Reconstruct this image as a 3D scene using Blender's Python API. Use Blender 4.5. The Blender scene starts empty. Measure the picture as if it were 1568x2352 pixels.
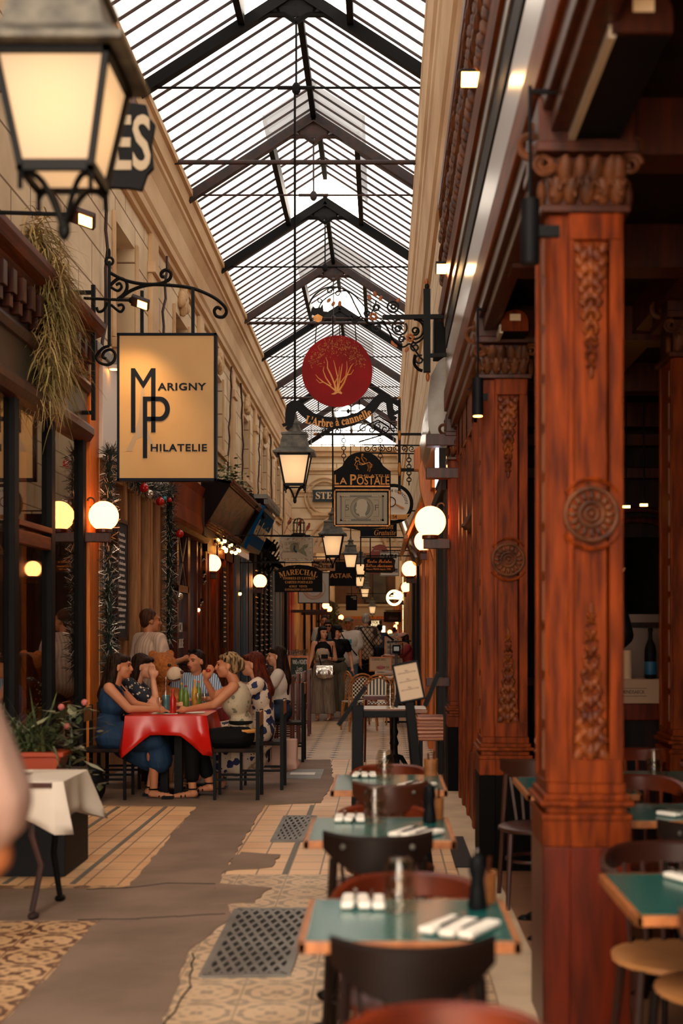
import bpy, bmesh, math, random
from mathutils import Vector, Matrix, Euler
R = random.Random(7)
S = bpy.context.scene
C = S.collection
PI = math.pi
# ---------------------------------------------------------------- camera
H = 1.55          # eye height; the passage runs along +Y, X is to the right
FPX = 3000.0      # focal length in pixels of the 1568 x 2352 frame
CX, CY = 880.0, 1442.0   # where the passage vanishes in the frame
cam_d = bpy.data.cameras.new('camera')
cam = bpy.data.objects.new('camera', cam_d); C.objects.link(cam)
cam.location = (0, 0, H); cam.rotation_euler = (PI/2, 0, 0)
cam_d.sensor_fit = 'VERTICAL'; cam_d.sensor_height = 36.0; cam_d.sensor_width = 24.0
cam_d.lens = FPX/2352*36.0
cam_d.shift_x = -(CX-784)/2352.0
cam_d.shift_y = (CY-1176)/2352.0
cam_d.clip_end = 300; cam_d.clip_start = 0.05
cam_d.dof.use_dof = True; cam_d.dof.focus_distance = 17.0; cam_d.dof.aperture_fstop = 2.2
S.camera = cam
# ---------------------------------------------------------------- world, exposure
W = bpy.data.worlds.new('sky'); S.world = W; W.use_nodes = True
bg = W.node_tree.nodes['Background']
bg.inputs[0].default_value = (1.0, 0.86, 0.71, 1); bg.inputs[1].default_value = 5.2
S.view_settings.view_transform = 'Standard'; S.view_settings.look = 'None'
S.view_settings.exposure = 1.25; S.view_settings.gamma = 1.0; S.view_settings.use_curve_mapping = False
cy = S.cycles
cy.use_denoising = True; cy.max_bounces = 6; cy.diffuse_bounces = 3; cy.glossy_bounces = 3
cy.transmission_bounces = 4; cy.transparent_max_bounces = 12; cy.caustics_reflective = False; cy.caustics_refractive = False
cy.sample_clamp_indirect = 4.0
# ---------------------------------------------------------------- helpers
def P(x, y, Y): return Vector(((x-CX)*Y/FPX, Y, H-(y-CY)*Y/FPX))
def lin(h):
    h = h.lstrip('#'); v = [int(h[i:i+2], 16)/255 for i in (0, 2, 4)]
    return tuple((c/12.92 if c <= .04045 else ((c+.055)/1.055)**2.4) for c in v)+(1,)
def newmat(name):
    m = bpy.data.materials.new(name); m.use_nodes = True
    nt = m.node_tree; return m, nt, nt.nodes['Principled BSDF']
def N(nt, t, **kw):
    n = nt.nodes.new(t)
    for k, v in kw.items(): setattr(n, k, v)
    return n
def coords(nt, kind='Object', scale=(1,1,1)):
    if kind == 'World': g = N(nt, 'ShaderNodeNewGeometry'); out = g.outputs['Position']
    else: g = N(nt, 'ShaderNodeTexCoord'); out = g.outputs[kind]
    mp = N(nt, 'ShaderNodeMapping'); mp.inputs['Scale'].default_value = scale
    nt.links.new(out, mp.inputs[0]); return mp.outputs[0]
def mat(name, col, rough=.6, metal=0, col2=None, nscale=6, stretch=(1,1,1), bump=0, kind='World', spec=.5, lo=.35, hi=.65, detail=4, coat=0):
    m, nt, b = newmat(name)
    b.inputs['Roughness'].default_value = rough; b.inputs['Metallic'].default_value = metal
    b.inputs['Specular IOR Level'].default_value = spec
    b.inputs['Base Color'].default_value = lin(col)
    if coat: b.inputs['Coat Weight'].default_value = coat; b.inputs['Coat Roughness'].default_value = .15
    if col2 or bump:
        v = coords(nt, kind, stretch)
        n = N(nt, 'ShaderNodeTexNoise'); n.inputs['Scale'].default_value = nscale; n.inputs['Detail'].default_value = detail
        nt.links.new(v, n.inputs['Vector'])
        if col2:
            r = N(nt, 'ShaderNodeValToRGB'); e = r.color_ramp.elements
            e[0].position = lo; e[1].position = hi; e[0].color = lin(col); e[1].color = lin(col2)
            nt.links.new(n.outputs['Fac'], r.inputs[0]); nt.links.new(r.outputs[0], b.inputs['Base Color'])
        if bump:
            bp = N(nt, 'ShaderNodeBump'); bp.inputs['Strength'].default_value = bump; bp.inputs['Distance'].default_value = .02
            nt.links.new(n.outputs['Fac'], bp.inputs['Height']); nt.links.new(bp.outputs[0], b.inputs['Normal'])
    return m
def emat(name, col, strength):
    m, nt, b = newmat(name)
    b.inputs['Base Color'].default_value = (.8, .7, .6, 1)
    c = lin(col); b.inputs['Emission Color'].default_value = c; b.inputs['Emission Strength'].default_value = strength
    return m
def glass(name, tint='ffffff', gloss=.12, rough=.02, fres=True, ex=4.0, mul=.6):
    m = bpy.data.materials.new(name); m.use_nodes = True; nt = m.node_tree; nt.nodes.clear()
    o = N(nt, 'ShaderNodeOutputMaterial'); mx = N(nt, 'ShaderNodeMixShader'); t = N(nt, 'ShaderNodeBsdfTransparent'); g = N(nt, 'ShaderNodeBsdfGlossy')
    t.inputs[0].default_value = lin(tint); g.inputs['Roughness'].default_value = rough
    if fres:      # more mirror like at grazing angles
        f = N(nt, 'ShaderNodeLayerWeight'); f.inputs[0].default_value = .5
        pw = N(nt, 'ShaderNodeMath', operation='POWER'); pw.inputs[1].default_value = ex; nt.links.new(f.outputs['Facing'], pw.inputs[0])
        ma = N(nt, 'ShaderNodeMath', operation='MULTIPLY_ADD'); ma.inputs[1].default_value = mul; ma.inputs[2].default_value = gloss; ma.use_clamp = True
        nt.links.new(pw.outputs[0], ma.inputs[0]); nt.links.new(ma.outputs[0], mx.inputs[0])
    else: mx.inputs[0].default_value = gloss
    nt.links.new(t.outputs[0], mx.inputs[1]); nt.links.new(g.outputs[0], mx.inputs[2]); nt.links.new(mx.outputs[0], o.inputs[0])
    return m
def frame_of(d):
    d = d.normalized(); a = Vector((0, 0, 1)) if abs(d.z) < .9 else Vector((1, 0, 0))
    u = d.cross(a).normalized(); return u, d.cross(u).normalized()
class MB:
    def __init__(s): s.v = []; s.f = []
    def add(s, v, f):
        o = len(s.v); s.v += [tuple(q) for q in v]; s.f += [tuple(i+o for i in q) for q in f]; return s
    def box(s, x0, x1, y0, y1, z0, z1):
        v = [(x, y, z) for x in (x0, x1) for y in (y0, y1) for z in (z0, z1)]
        return s.add(v, [(0,1,3,2), (4,6,7,5), (0,4,5,1), (2,3,7,6), (0,2,6,4), (1,5,7,3)])
    def obox(s, c, size, rot=(0,0,0)):
        M = Euler(rot).to_matrix(); c = Vector(c); a, b, d = [q/2 for q in size]
        v = [c+M@Vector((x, y, z)) for x in (-a, a) for y in (-b, b) for z in (-d, d)]
        return s.add(v, [(0,1,3,2), (4,6,7,5), (0,4,5,1), (2,3,7,6), (0,2,6,4), (1,5,7,3)])
    def bar(s, p, q, w, h=None):      # rectangular bar from p to q
        p = Vector(p); q = Vector(q); h = h or w; u, w2 = frame_of(q-p)
        v = [b+u*(i*w/2)+w2*(j*h/2) for b in (p, q) for i, j in ((-1,-1), (1,-1), (1,1), (-1,1))]
        return s.add(v, [(3,2,1,0), (4,5,6,7), (0,1,5,4), (1,2,6,5), (2,3,7,6), (3,0,4,7)])
    def cyl(s, p, q, r, r2=None, n=12):
        p = Vector(p); q = Vector(q); r2 = r if r2 is None else r2; u, w = frame_of(q-p); v = []
        for b, rr in ((p, r), (q, r2)):
            v += [b+(u*math.cos(2*PI*i/n)+w*math.sin(2*PI*i/n))*rr for i in range(n)]
        return s.add(v, [(i, (i+1) % n, n+(i+1) % n, n+i) for i in range(n)]+[tuple(range(n))[::-1], tuple(range(n, 2*n))])
    def tube(s, pts, r, n=6, r_end=None):
        pts = [Vector(p) for p in pts]; m = len(pts); v = []; f = []
        u = None
        for k, p in enumerate(pts):
            d = (pts[min(k+1, m-1)]-pts[max(k-1, 0)])
            if d.length < 1e-9: d = Vector((0, 0, 1))
            d.normalize()
            if u is None: u = frame_of(d)[0]
            else:
                u = u-d*u.dot(d); u = u.normalized() if u.length > 1e-6 else frame_of(d)[0]
            w = d.cross(u); rr = r if r_end is None else r+(r_end-r)*k/(m-1)
            v += [p+(u*math.cos(2*PI*i/n)+w*math.sin(2*PI*i/n))*rr for i in range(n)]
        for k in range(m-1):
            f += [(k*n+i, k*n+(i+1) % n, (k+1)*n+(i+1) % n, (k+1)*n+i) for i in range(n)]
        f += [tuple(range(n))[::-1], tuple(range((m-1)*n, m*n))]
        return s.add(v, f)
    def lathe(s, c, prof, n=20, sq=False, rot=0):      # prof: (r, z) from bottom to top; sq -> square section
        c = Vector(c); v = []; f = []; 
        if sq: n = 4
        for r, z in prof:
            for i in range(n):
                a = 2*PI*i/n+(PI/4 if sq else 0)+rot; k = math.sqrt(2) if sq else 1
                v.append(c+Vector((r*k*math.cos(a), r*k*math.sin(a), z)))
        for k in range(len(prof)-1):
            f += [(k*n+i, k*n+(i+1) % n, (k+1)*n+(i+1) % n, (k+1)*n+i) for i in range(n)]
        f += [tuple(range(n))[::-1], tuple(range((len(prof)-1)*n, len(prof)*n))]
        return s.add(v, f)
    def ell(s, c, r, n=12, m=8, rot=None):
        c = Vector(c); r = (r, r, r) if isinstance(r, (int, float)) else r; M = (Euler(rot).to_matrix() if isinstance(rot, tuple) else rot) if rot is not None else Matrix.Identity(3)
        v = [c+M@Vector((0, 0, -r[2]))]; f = []
        for j in range(1, m):
            t = -PI/2+PI*j/m
            for i in range(n):
                a = 2*PI*i/n; v.append(c+M@Vector((r[0]*math.cos(t)*math.cos(a), r[1]*math.cos(t)*math.sin(a), r[2]*math.sin(t))))
        v.append(c+M@Vector((0, 0, r[2])))
        for i in range(n): f.append((0, 1+(i+1) % n, 1+i))
        for j in range(m-2):
            f += [(1+j*n+i, 1+j*n+(i+1) % n, 1+(j+1)*n+(i+1) % n, 1+(j+1)*n+i) for i in range(n)]
        L = len(v)-1
        for i in range(n): f.append((L, 1+(m-2)*n+i, 1+(m-2)*n+(i+1) % n))
        return s.add(v, f)
    def cap(s, p, r1, q, r2, n=10):    # rounded cone
        s.cyl(p, q, r1, r2, n); s.ell(p, r1, n, 6); s.ell(q, r2, n, 6); return s
    def prism(s, pts, y0, y1):         # outline in the XZ plane, extruded along Y
        n = len(pts); v = [(x, y0, z) for x, z in pts]+[(x, y1, z) for x, z in pts]
        return s.add(v, [(i, (i+1) % n, n+(i+1) % n, n+i) for i in range(n)]+[tuple(range(n))[::-1], tuple(range(n, 2*n))])
    def sweep(s, prof, y0, y1):        # open or closed XZ profile along Y (closed polygon)
        return s.prism(prof, y0, y1)
    def torus(s, c, R_, r, n=24, m=8, axis='y'):
        pts = []
        for i in range(n+1):
            a = 2*PI*i/n
            o = {'y': (math.cos(a), 0, math.sin(a)), 'z': (math.cos(a), math.sin(a), 0), 'x': (0, math.cos(a), math.sin(a))}[axis]
            pts.append(Vector(c)+Vector(o)*R_)
        return s.tube(pts, r, m)
    def build(s, name, m, parent=None, smooth=False, bevel=0, loc=None, rot=None):
        me = bpy.data.meshes.new(name); me.from_pydata(s.v, [], s.f); me.update()
        bm = bmesh.new(); bm.from_mesh(me); bmesh.ops.recalc_face_normals(bm, faces=bm.faces); bm.to_mesh(me); bm.free()
        if smooth:
            me.polygons.foreach_set('use_smooth', [True]*len(me.polygons))
            try: me.set_sharp_from_angle(angle=math.radians(42))
            except Exception: pass
        o = bpy.data.objects.new(name, me); C.objects.link(o); me.materials.append(m)
        if parent: o.parent = parent
        if loc is not None: o.location = loc
        if rot is not None: o.rotation_euler = rot
        if bevel:
            b = o.modifiers.new('bevel', 'BEVEL'); b.width = bevel; b.segments = 2; b.limit_method = 'ANGLE'
        return o
def tag(o, label=None, cat=None, group=None, kind=None):
    if label: o['label'] = label
    if cat: o['category'] = cat
    if group: o['group'] = group
    if kind: o['kind'] = kind
    return o
def root(name, label, cat, loc=(0,0,0), rz=0, group=None):
    o = bpy.data.objects.new(name, None); C.objects.link(o); o.empty_display_size = .1
    o.location = loc; o.rotation_euler = (0, 0, rz); return tag(o, label, cat, group)
def struct(name, mb, m, **k):
    o = mb.build(name, m, **k); o['kind'] = 'structure'; return o
def dup(r, loc, rz=None, label=None, group=None):
    def cp(o, par):
        c = o.copy(); C.objects.link(c)
        if par: c.parent = par
        for ch in [q for q in bpy.data.objects if q.parent == o and q != c]: cp(ch, c)
        return c
    c = cp(r, None); c.location = loc
    if rz is not None: c.rotation_euler = (0, 0, rz)
    if label: c['label'] = label
    if group: c['group'] = group
    return c
def text_geo(body, size=1, align='CENTER', bold=0, shear=0, extrude=.002, xs=1.0, space=1.0):
    cu = bpy.data.curves.new('t', 'FONT'); cu.body = body; cu.size = size; cu.align_x = align; cu.align_y = 'CENTER'
    cu.extrude = extrude; cu.offset = bold; cu.shear = shear; cu.resolution_u = 3; cu.space_character = space
    o = bpy.data.objects.new('t', cu); C.objects.link(o)
    dg = bpy.context.evaluated_depsgraph_get(); me = bpy.data.meshes.new_from_object(o.evaluated_get(dg))
    v = [(q.co.x*xs, q.co.y, q.co.z) for q in me.vertices]; f = [tuple(p.vertices) for p in me.polygons]
    bpy.data.objects.remove(o); bpy.data.curves.remove(cu); bpy.data.meshes.remove(me)
    return v, f
def text(body, size, m, parent, loc, width=None, side='front', bend=None, **k):
    v, f = text_geo(body, size, **k)
    if width:
        xs = [q[0] for q in v]; w = max(xs)-min(xs); mid = (max(xs)+min(xs))/2 if k.get('align', 'CENTER') == 'CENTER' else min(xs)
        v = [((q[0]-mid)*width/w, q[1], q[2]) for q in v]
    if bend: v = [bend(*q) for q in v]
    mb = MB()
    if side == 'front': v = [(x, -z, y) for x, y, z in v]          # faces -Y
    elif side == 'right': v = [(z, x, y) for x, y, z in v]          # faces +X, reads towards +Y
    elif side == 'left': v = [(-z, -x, y) for x, y, z in v]         # faces -X
    mb.add(v, f); return mb.build('lettering', m, parent, loc=loc)
def spiral(c, r0, r1, a0, a1, n=26, plane='xz'):
    out = []
    for i in range(n+1):
        t = i/n; a = a0+(a1-a0)*t; r = r0+(r1-r0)*t
        p = (r*math.cos(a), r*math.sin(a))
        out.append(Vector(c)+(Vector((p[0], 0, p[1])) if plane == 'xz' else Vector((0, p[0], p[1]))))
    return out
# ---------------------------------------------------------------- materials
M = {}
M['cream'] = mat('aged_cream_plaster', 'e3cba4', .85, col2='d2b48a', nscale=1.3, bump=.15, detail=8)
M['cream_trim'] = mat('cream_moulding', 'dcbc93', .8, col2='c29c72', nscale=2, stretch=(1,.3,1), detail=8)
M['cream2'] = mat('pale_plaster', 'ead7b4', .85, col2='dcc299', nscale=.8)
M['wood'] = mat('orange_brown_varnished_wood', '4a1a04', .45, col2='7c3208', nscale=5, stretch=(6,6,.7), spec=.09, bump=.08)
M['wood_dark'] = mat('dark_brown_wood', '2b120a', .4, col2='4a200f', nscale=5, stretch=(5,5,.6), spec=.25)
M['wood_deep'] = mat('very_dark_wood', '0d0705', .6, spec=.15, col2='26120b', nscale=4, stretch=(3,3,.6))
M['wood_red'] = mat('reddish_varnished_wood', '3e1104', .35, col2='5e1c07', nscale=5, stretch=(5,5,.7), coat=.06, spec=.2)
M['wood_orange'] = mat('honey_orange_wood', 'a85312', .4, col2='cf7420', nscale=5, stretch=(8,8,.5), coat=.05, spec=.3)
M['wood_tan'] = mat('tan_oak', 'b5804a', .5, col2='96602f', nscale=5, stretch=(8,8,.6))
M['wood_horiz'] = mat('brown_rail_wood', '481d08', .5, col2='70310b', nscale=5, stretch=(6,.5,6), spec=.15)
M['carved'] = mat('carved_gilt_brown_wood', '431705', .5, col2='7a3c12', nscale=14, spec=.2)
M['carved_dark'] = mat('carved_brown_cornice', '35190b', .55, col2='63371a', nscale=10, spec=.25)
M['black'] = mat('black_paint', '07080a', .6, col2='0e0f12', nscale=6, spec=.12)
M['iron'] = mat('black_wrought_iron', '070708', .55, spec=.15)
M['iron_brown'] = mat('rusty_brown_iron', '3b2019', .6, col2='1d1214', nscale=8)
M['navy'] = mat('navy_lacquer', '08101c', .55, spec=.12)
M['grey'] = mat('dark_grey_paint', '1c1d20', .6, col2='141518', nscale=4, stretch=(1,8,.3), spec=.2)
M['greyl'] = mat('grey_zinc', '77736c', .4, metal=.3, col2='5d5750', nscale=4)
M['zinc'] = mat('weathered_zinc', '3c3a35', .55, metal=.3, col2='5f5c52', nscale=14)
M['gold'] = mat('gilt', 'b97c2e', .4, metal=.3, col2='9b5f1f', nscale=20)
M['goldtext'] = mat('gold_lettering', 'd49347', .6)
M['creamtext'] = mat('cream_lettering', 'e5cfa5', .7)
M['white'] = mat('white_paint', 'e8e0d2', .5)
M['blue'] = mat('blue_shop_paint', '123a52', .4)
M['teal'] = mat('teal_laminate', '125b58', .22, spec=.6)
M['tabledge'] = mat('table_edge_wood', 'b06c38', .45, col2='8c4e22', nscale=20)
M['chrome'] = mat('brushed_steel', 'b8b4ac', .25, metal=1)
M['red'] = mat('red_paint', '8f1414', .4)
M['asphalt'] = mat('worn_asphalt', '74604f', .75, col2='8c7464', nscale=2.2, bump=.35, detail=10, spec=.4)
M['globe'] = emat('lit_opal_globe', 'ffd9a0', 3.0)
_m, _nt, _b = newmat('lit_opal_globe')   # warm opal glass, slightly dimmer towards its rim
_b.inputs['Emission Color'].default_value = (1, .30, .085, 1); _b.inputs['Emission Strength'].default_value = 4.2; M['globe'] = _m
_b.inputs['Base Color'].default_value = (.1, .08, .06, 1); _b.inputs['Specular IOR Level'].default_value = .1
M['lampglass'] = None
_m, _nt, _b = newmat('lit_frosted_lantern_glass'); M['lampglass'] = _m
_t = N(_nt, 'ShaderNodeTexCoord'); _g = N(_nt, 'ShaderNodeTexGradient', gradient_type='SPHERICAL'); _mp = N(_nt, 'ShaderNodeMapping')
_mp.inputs['Location'].default_value = (0, 0, -.1); _mp.inputs['Scale'].default_value = (3.2, 3.2, 3.2)
_nt.links.new(_t.outputs['Object'], _mp.inputs[0]); _nt.links.new(_mp.outputs[0], _g.inputs[0])
_r = N(_nt, 'ShaderNodeValToRGB'); _r.color_ramp.elements[0].color = (.42, .235, .125, 1); _r.color_ramp.elements[1].color = (1.25, .72, .32, 1); _r.color_ramp.elements[1].position = .75
_nt.links.new(_g.outputs[0], _r.inputs[0]); _nt.links.new(_r.outputs[0], _b.inputs['Emission Color']); _b.inputs['Emission Strength'].default_value = .44
_b.inputs['Base Color'].default_value = (.13, .11, .09, 1); _b.inputs['Roughness'].default_value = .5; _b.inputs['Specular IOR Level'].default_value = .15
M['bulb'] = emat('lit_bulb', 'ffb050', 14); M['flood'] = emat('lit_flood_lamp', 'ffa04a', 7)
M['bulboff'] = glass('clear_bulb_glass', 'd8c8b0', .15)
M['pane'] = glass('shop_window_glass', 'c9c0b4', .03, ex=2.6, mul=.9)
M['clear'] = glass('clear_drinking_glass', 'f7f4ee', .05)
M['cloth'] = mat('white_linen', 'd9cdbd', .9)
M['napkin'] = mat('paper_napkin', 'e9e2d6', .9)
M['redcloth'] = mat('red_oilcloth', 'c4160c', .3, spec=.5)
def lines_mat(name, base, line, bw, bh, mortar=.02, rough=.8, axes='yz', col2=None, offset=.5):
    m, nt, b = newmat(name); b.inputs['Roughness'].default_value = rough
    g = N(nt, 'ShaderNodeNewGeometry'); sp = N(nt, 'ShaderNodeSeparateXYZ'); cb = N(nt, 'ShaderNodeCombineXYZ')
    nt.links.new(g.outputs['Position'], sp.inputs[0])
    nt.links.new(sp.outputs['XYZ'.index(axes[0].upper())], cb.inputs[0]); nt.links.new(sp.outputs['XYZ'.index(axes[1].upper())], cb.inputs[1])
    br = N(nt, 'ShaderNodeTexBrick'); br.offset = offset; br.inputs['Scale'].default_value = 1
    br.inputs['Brick Width'].default_value = bw; br.inputs['Row Height'].default_value = bh; br.inputs['Mortar Size'].default_value = mortar
    br.inputs['Mortar Smooth'].default_value = .1
    br.inputs['Color1'].default_value = lin(base); br.inputs['Color2'].default_value = lin(col2 or base); br.inputs['Mortar'].default_value = lin(line)
    nt.links.new(cb.outputs[0], br.inputs['Vector'])
    no = N(nt, 'ShaderNodeTexNoise'); no.inputs['Scale'].default_value = 1.6; no.inputs['Detail'].default_value = 8; nt.links.new(g.outputs['Position'], no.inputs['Vector'])
    mx = N(nt, 'ShaderNodeMix', data_type='RGBA', blend_type='MULTIPLY'); mx.inputs['Factor'].default_value = .5
    rr = N(nt, 'ShaderNodeValToRGB'); rr.color_ramp.elements[0].position = .35; rr.color_ramp.elements[1].position = .6
    rr.color_ramp.elements[0].color = (.62, .52, .42, 1); rr.color_ramp.elements[1].color = (1, 1, 1, 1)
    nt.links.new(no.outputs['Fac'], rr.inputs[0]); nt.links.new(br.outputs['Color'], mx.inputs['A']); nt.links.new(rr.outputs[0], mx.inputs['B'])
    nt.links.new(mx.outputs['Result'], b.inputs['Base Color'])
    bp = N(nt, 'ShaderNodeBump'); bp.inputs['Strength'].default_value = .35; bp.inputs['Distance'].default_value = .02; bp.invert = True
    nt.links.new(br.outputs['Fac'], bp.inputs['Height']); nt.links.new(bp.outputs[0], b.inputs['Normal'])
    return m
M['ashlar'] = lines_mat('grooved_cream_render', 'e6d0ab', '8c6c4c', 1.15, .42, .012)
M['ashlar_end'] = lines_mat('grooved_cream_end_wall', 'ecd9b6', 'b08e64', 3.0, .36, .02, axes='xz')
M['tile'] = lines_mat('plain_beige_floor_tiles', 'f2c898', '8d7258', .2, .27, .006, rough=.45, axes='xy', col2='e6b586', offset=0)
def tile_pattern(name, base, dark, sc, kind):
    m, nt, b = newmat(name); b.inputs['Roughness'].default_value = .5
    g = N(nt, 'ShaderNodeNewGeometry'); sp = N(nt, 'ShaderNodeSeparateXYZ'); nt.links.new(g.outputs['Position'], sp.inputs[0])
    def mth(op, a, bb=None, c=None):
        n = N(nt, 'ShaderNodeMath', operation=op)
        for i, q in enumerate((a, bb, c)):
            if q is None: continue
            if isinstance(q, (int, float)): n.inputs[i].default_value = q
            else: nt.links.new(q, n.inputs[i])
        return n.outputs[0]
    def fr(o): return mth('ABSOLUTE', mth('SUBTRACT', mth('FRACT', mth('ADD', mth('MULTIPLY', o, 1/sc), 50)), .5))
    ax, ay = fr(sp.outputs[0]), fr(sp.outputs[1])
    if kind == 'diamond':
        v = mth('GREATER_THAN', mth('ADD', ax, ay), .80)
        v = mth('MAXIMUM', v, mth('MULTIPLY', mth('GREATER_THAN', mth('MAXIMUM', ax, ay), .488), .35))
    else:
        a = mth('SINE', mth('MULTIPLY', ax, 2*PI*3)); c = mth('SINE', mth('MULTIPLY', ay, 2*PI*3))
        ra = mth('SQRT', mth('ADD', mth('MULTIPLY', ax, ax), mth('MULTIPLY', ay, ay)))
        ring = mth('SINE', mth('MULTIPLY', ra, 34))
        v = mth('ADD', mth('MULTIPLY', a, c), mth('MULTIPLY', ring, .75))
        no = N(nt, 'ShaderNodeTexNoise'); no.inputs['Scale'].default_value = 9; nt.links.new(g.outputs['Position'], no.inputs['Vector'])
        v = mth('ADD', v, mth('MULTIPLY', mth('SUBTRACT', no.outputs['Fac'], .5), 2.2))
        v = mth('MULTIPLY', mth('SUBTRACT', v, .15), 2.0); n_ = nt.nodes[-1]; 
        v = mth('MINIMUM', mth('MAXIMUM', v, 0), 1)
        v = mth('MAXIMUM', v, mth('GREATER_THAN', mth('MAXIMUM', ax, ay), .485))
    r = N(nt, 'ShaderNodeMix', data_type='RGBA'); nt.links.new(v, r.inputs['Factor'])
    r.inputs['A'].default_value = lin(base); r.inputs['B'].default_value = lin(dark)
    no = N(nt, 'ShaderNodeTexNoise'); no.inputs['Scale'].default_value = 2.3; no.inputs['Detail'].default_value = 6; nt.links.new(g.outputs['Position'], no.inputs['Vector'])
    rr = N(nt, 'ShaderNodeValToRGB'); rr.color_ramp.elements[0].position = .3; rr.color_ramp.elements[1].position = .65
    rr.color_ramp.elements[0].color = (.7, .62, .55, 1); nt.links.new(no.outputs['Fac'], rr.inputs[0])
    mx = N(nt, 'ShaderNodeMix', data_type='RGBA', blend_type='MULTIPLY'); mx.inputs['Factor'].default_value = .8
    nt.links.new(r.outputs['Result'], mx.inputs['A']); nt.links.new(rr.outputs[0], mx.inputs['B']); nt.links.new(mx.outputs['Result'], b.inputs['Base Color'])
    return m
M['tile_l'] = tile_pattern('ornate_brown_encaustic_tiles', 'd9b083', '6b4530', .30, 'orn')
M['tile_r'] = tile_pattern('ornate_grey_encaustic_tiles', 'd6b894', 'a08a70', .30, 'orn')
M['tile_d'] = tile_pattern('beige_tiles_with_black_diamonds', 'd3b692', '2a2624', .30, 'diamond')
# ================================================================ STRUCTURE
YE = 42.0                       # cross wall where the glass roof ends
XL, XR = -2.95, 0.62            # wall planes
def panel(y0, y1, x, z0, z1, t=.12):
    return MB().box(min(x, x+t), max(x, x+t), y0, y1, z0, z1)
# floor and its patches
struct('floor', MB().box(-5.4, 5.0, -9, 95, -.2, 0), M['tile'])
def patch(name, pts, m, z=.002, jit=0.0, step=.12):
    out = []
    for i, (a, b) in enumerate(zip(pts, pts[1:]+pts[:1])):
        a = Vector(a); b = Vector(b); L = (b-a).length; k = max(1, int(L/step)) if jit else 1
        for q in range(k):
            p = a+(b-a)*(q/k)
            out.append((p.x+R.uniform(-jit, jit)*(q > 0), p.y+R.uniform(-jit, jit)*(q > 0)))
    n = len(out); mb = MB(); mb.add([(x, y, z) for x, y in out]+[(x, y, -.01) for x, y in out], [tuple(range(n))]+[(i, (i+1) % n, n+(i+1) % n, n+i) for i in range(n)])
    return struct(name, mb, m)
patch('floor_tiles_left', [(-5, -2), (-1.4, -2), (-1.4, 7.85), (-5, 7.85)], M['tile_l'], .002)
patch('floor_tiles_right', [(-1.2, -2), (.62, -2), (.62, 8.2), (-1.2, 8.2)], M['tile_r'], .002)
patch('floor_tiles_diamond', [(-2.9, 15.4), (.62, 15.4), (.62, 21.6), (-2.9, 21.6)], M['tile_d'], .002)
patch('floor_asphalt', [(-1.48, -2), (-.84, -2), (-.84, 4.8), (-.93, 6.3), (-.8, 7.0), (-1.0, 7.7), (-1.02, 9.6), (-1.03, 11.4), (-.55, 11.55), (-.5, 13.2), (-.62, 15.3), (-2.9, 15.3), (-2.9, 11.45), (-1.62, 11.3), (-1.52, 7.7), (-1.48, 5)], M['asphalt'], .006, .014)
patch('floor_asphalt_near_left', [(-2.9, 6.9), (-1.5, 6.9), (-1.5, 7.75), (-2.9, 7.75)], M['asphalt'], .005, .012)
patch('floor_asphalt_far', [(-2.9, 21.6), (-.2, 21.6), (-.2, 60), (-2.9, 60)], M['asphalt'], .004, .03, .5)
patch('floor_asphalt_mend', [(-1.02, 8.3), (-.72, 8.45), (-.70, 8.9), (-.98, 9.0)], M['asphalt'], .007, .02, .08)
patch('floor_asphalt_mend', [(-1.0, 7.3), (-.72, 7.35), (-.66, 7.75), (-1.0, 7.9)], M['asphalt'], .008, .02, .08)
_ln = mat('grey_inlay_strip', '6d695e', .6)
for x_, y0, y1 in ((-2.47, 7.9, 11.3), (-2.29, 7.9, 11.3), (-1.88, 7.9, 11.3), (-.62, 8.2, 11.4), (.2, 8.2, 15.2), (-.25, 11.7, 15.2)):
    patch('floor_inlay', [(x_-.016, y0), (x_+.016, y0), (x_+.016, y1), (x_-.016, y1)], _ln, .004)
_kerb = mat('pale_kerb_stone', 'c9b193', .6, col2='b39a7c', nscale=3)
struct('floor_kerb', MB().box(.47, .70, -2, 12.2, -.05, .025), _kerb, bevel=.004)
struct('floor_restaurant', MB().box(.70, 5.0, -9, 12.4, -.05, .02), mat('restaurant_floor', '8a5f45', .4, col2='5d3c2a', nscale=2))
_crk = mat('dark_crack', '1d1512', .9)
for pts in ([(-1.75, 7.72), (-1.5, 7.75), (-1.3, 7.9), (-1.02, 7.87)], [(-1.62, 6.9), (-1.3, 6.93), (-1.1, 6.98), (-.85, 7.05)], [(-.86, 4.9), (-.83, 5.6), (-.9, 6.2)]):
    struct('floor_crack', MB().tube([(x+R.uniform(-.01, .01), y+R.uniform(-.01, .01), .007) for x, y in [tuple(V0.lerp(V1, t/6)) for V0, V1 in zip([Vector(p) for p in pts], [Vector(p) for p in pts[1:]]) for t in range(7)]], .0032, 5), _crk)
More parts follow.
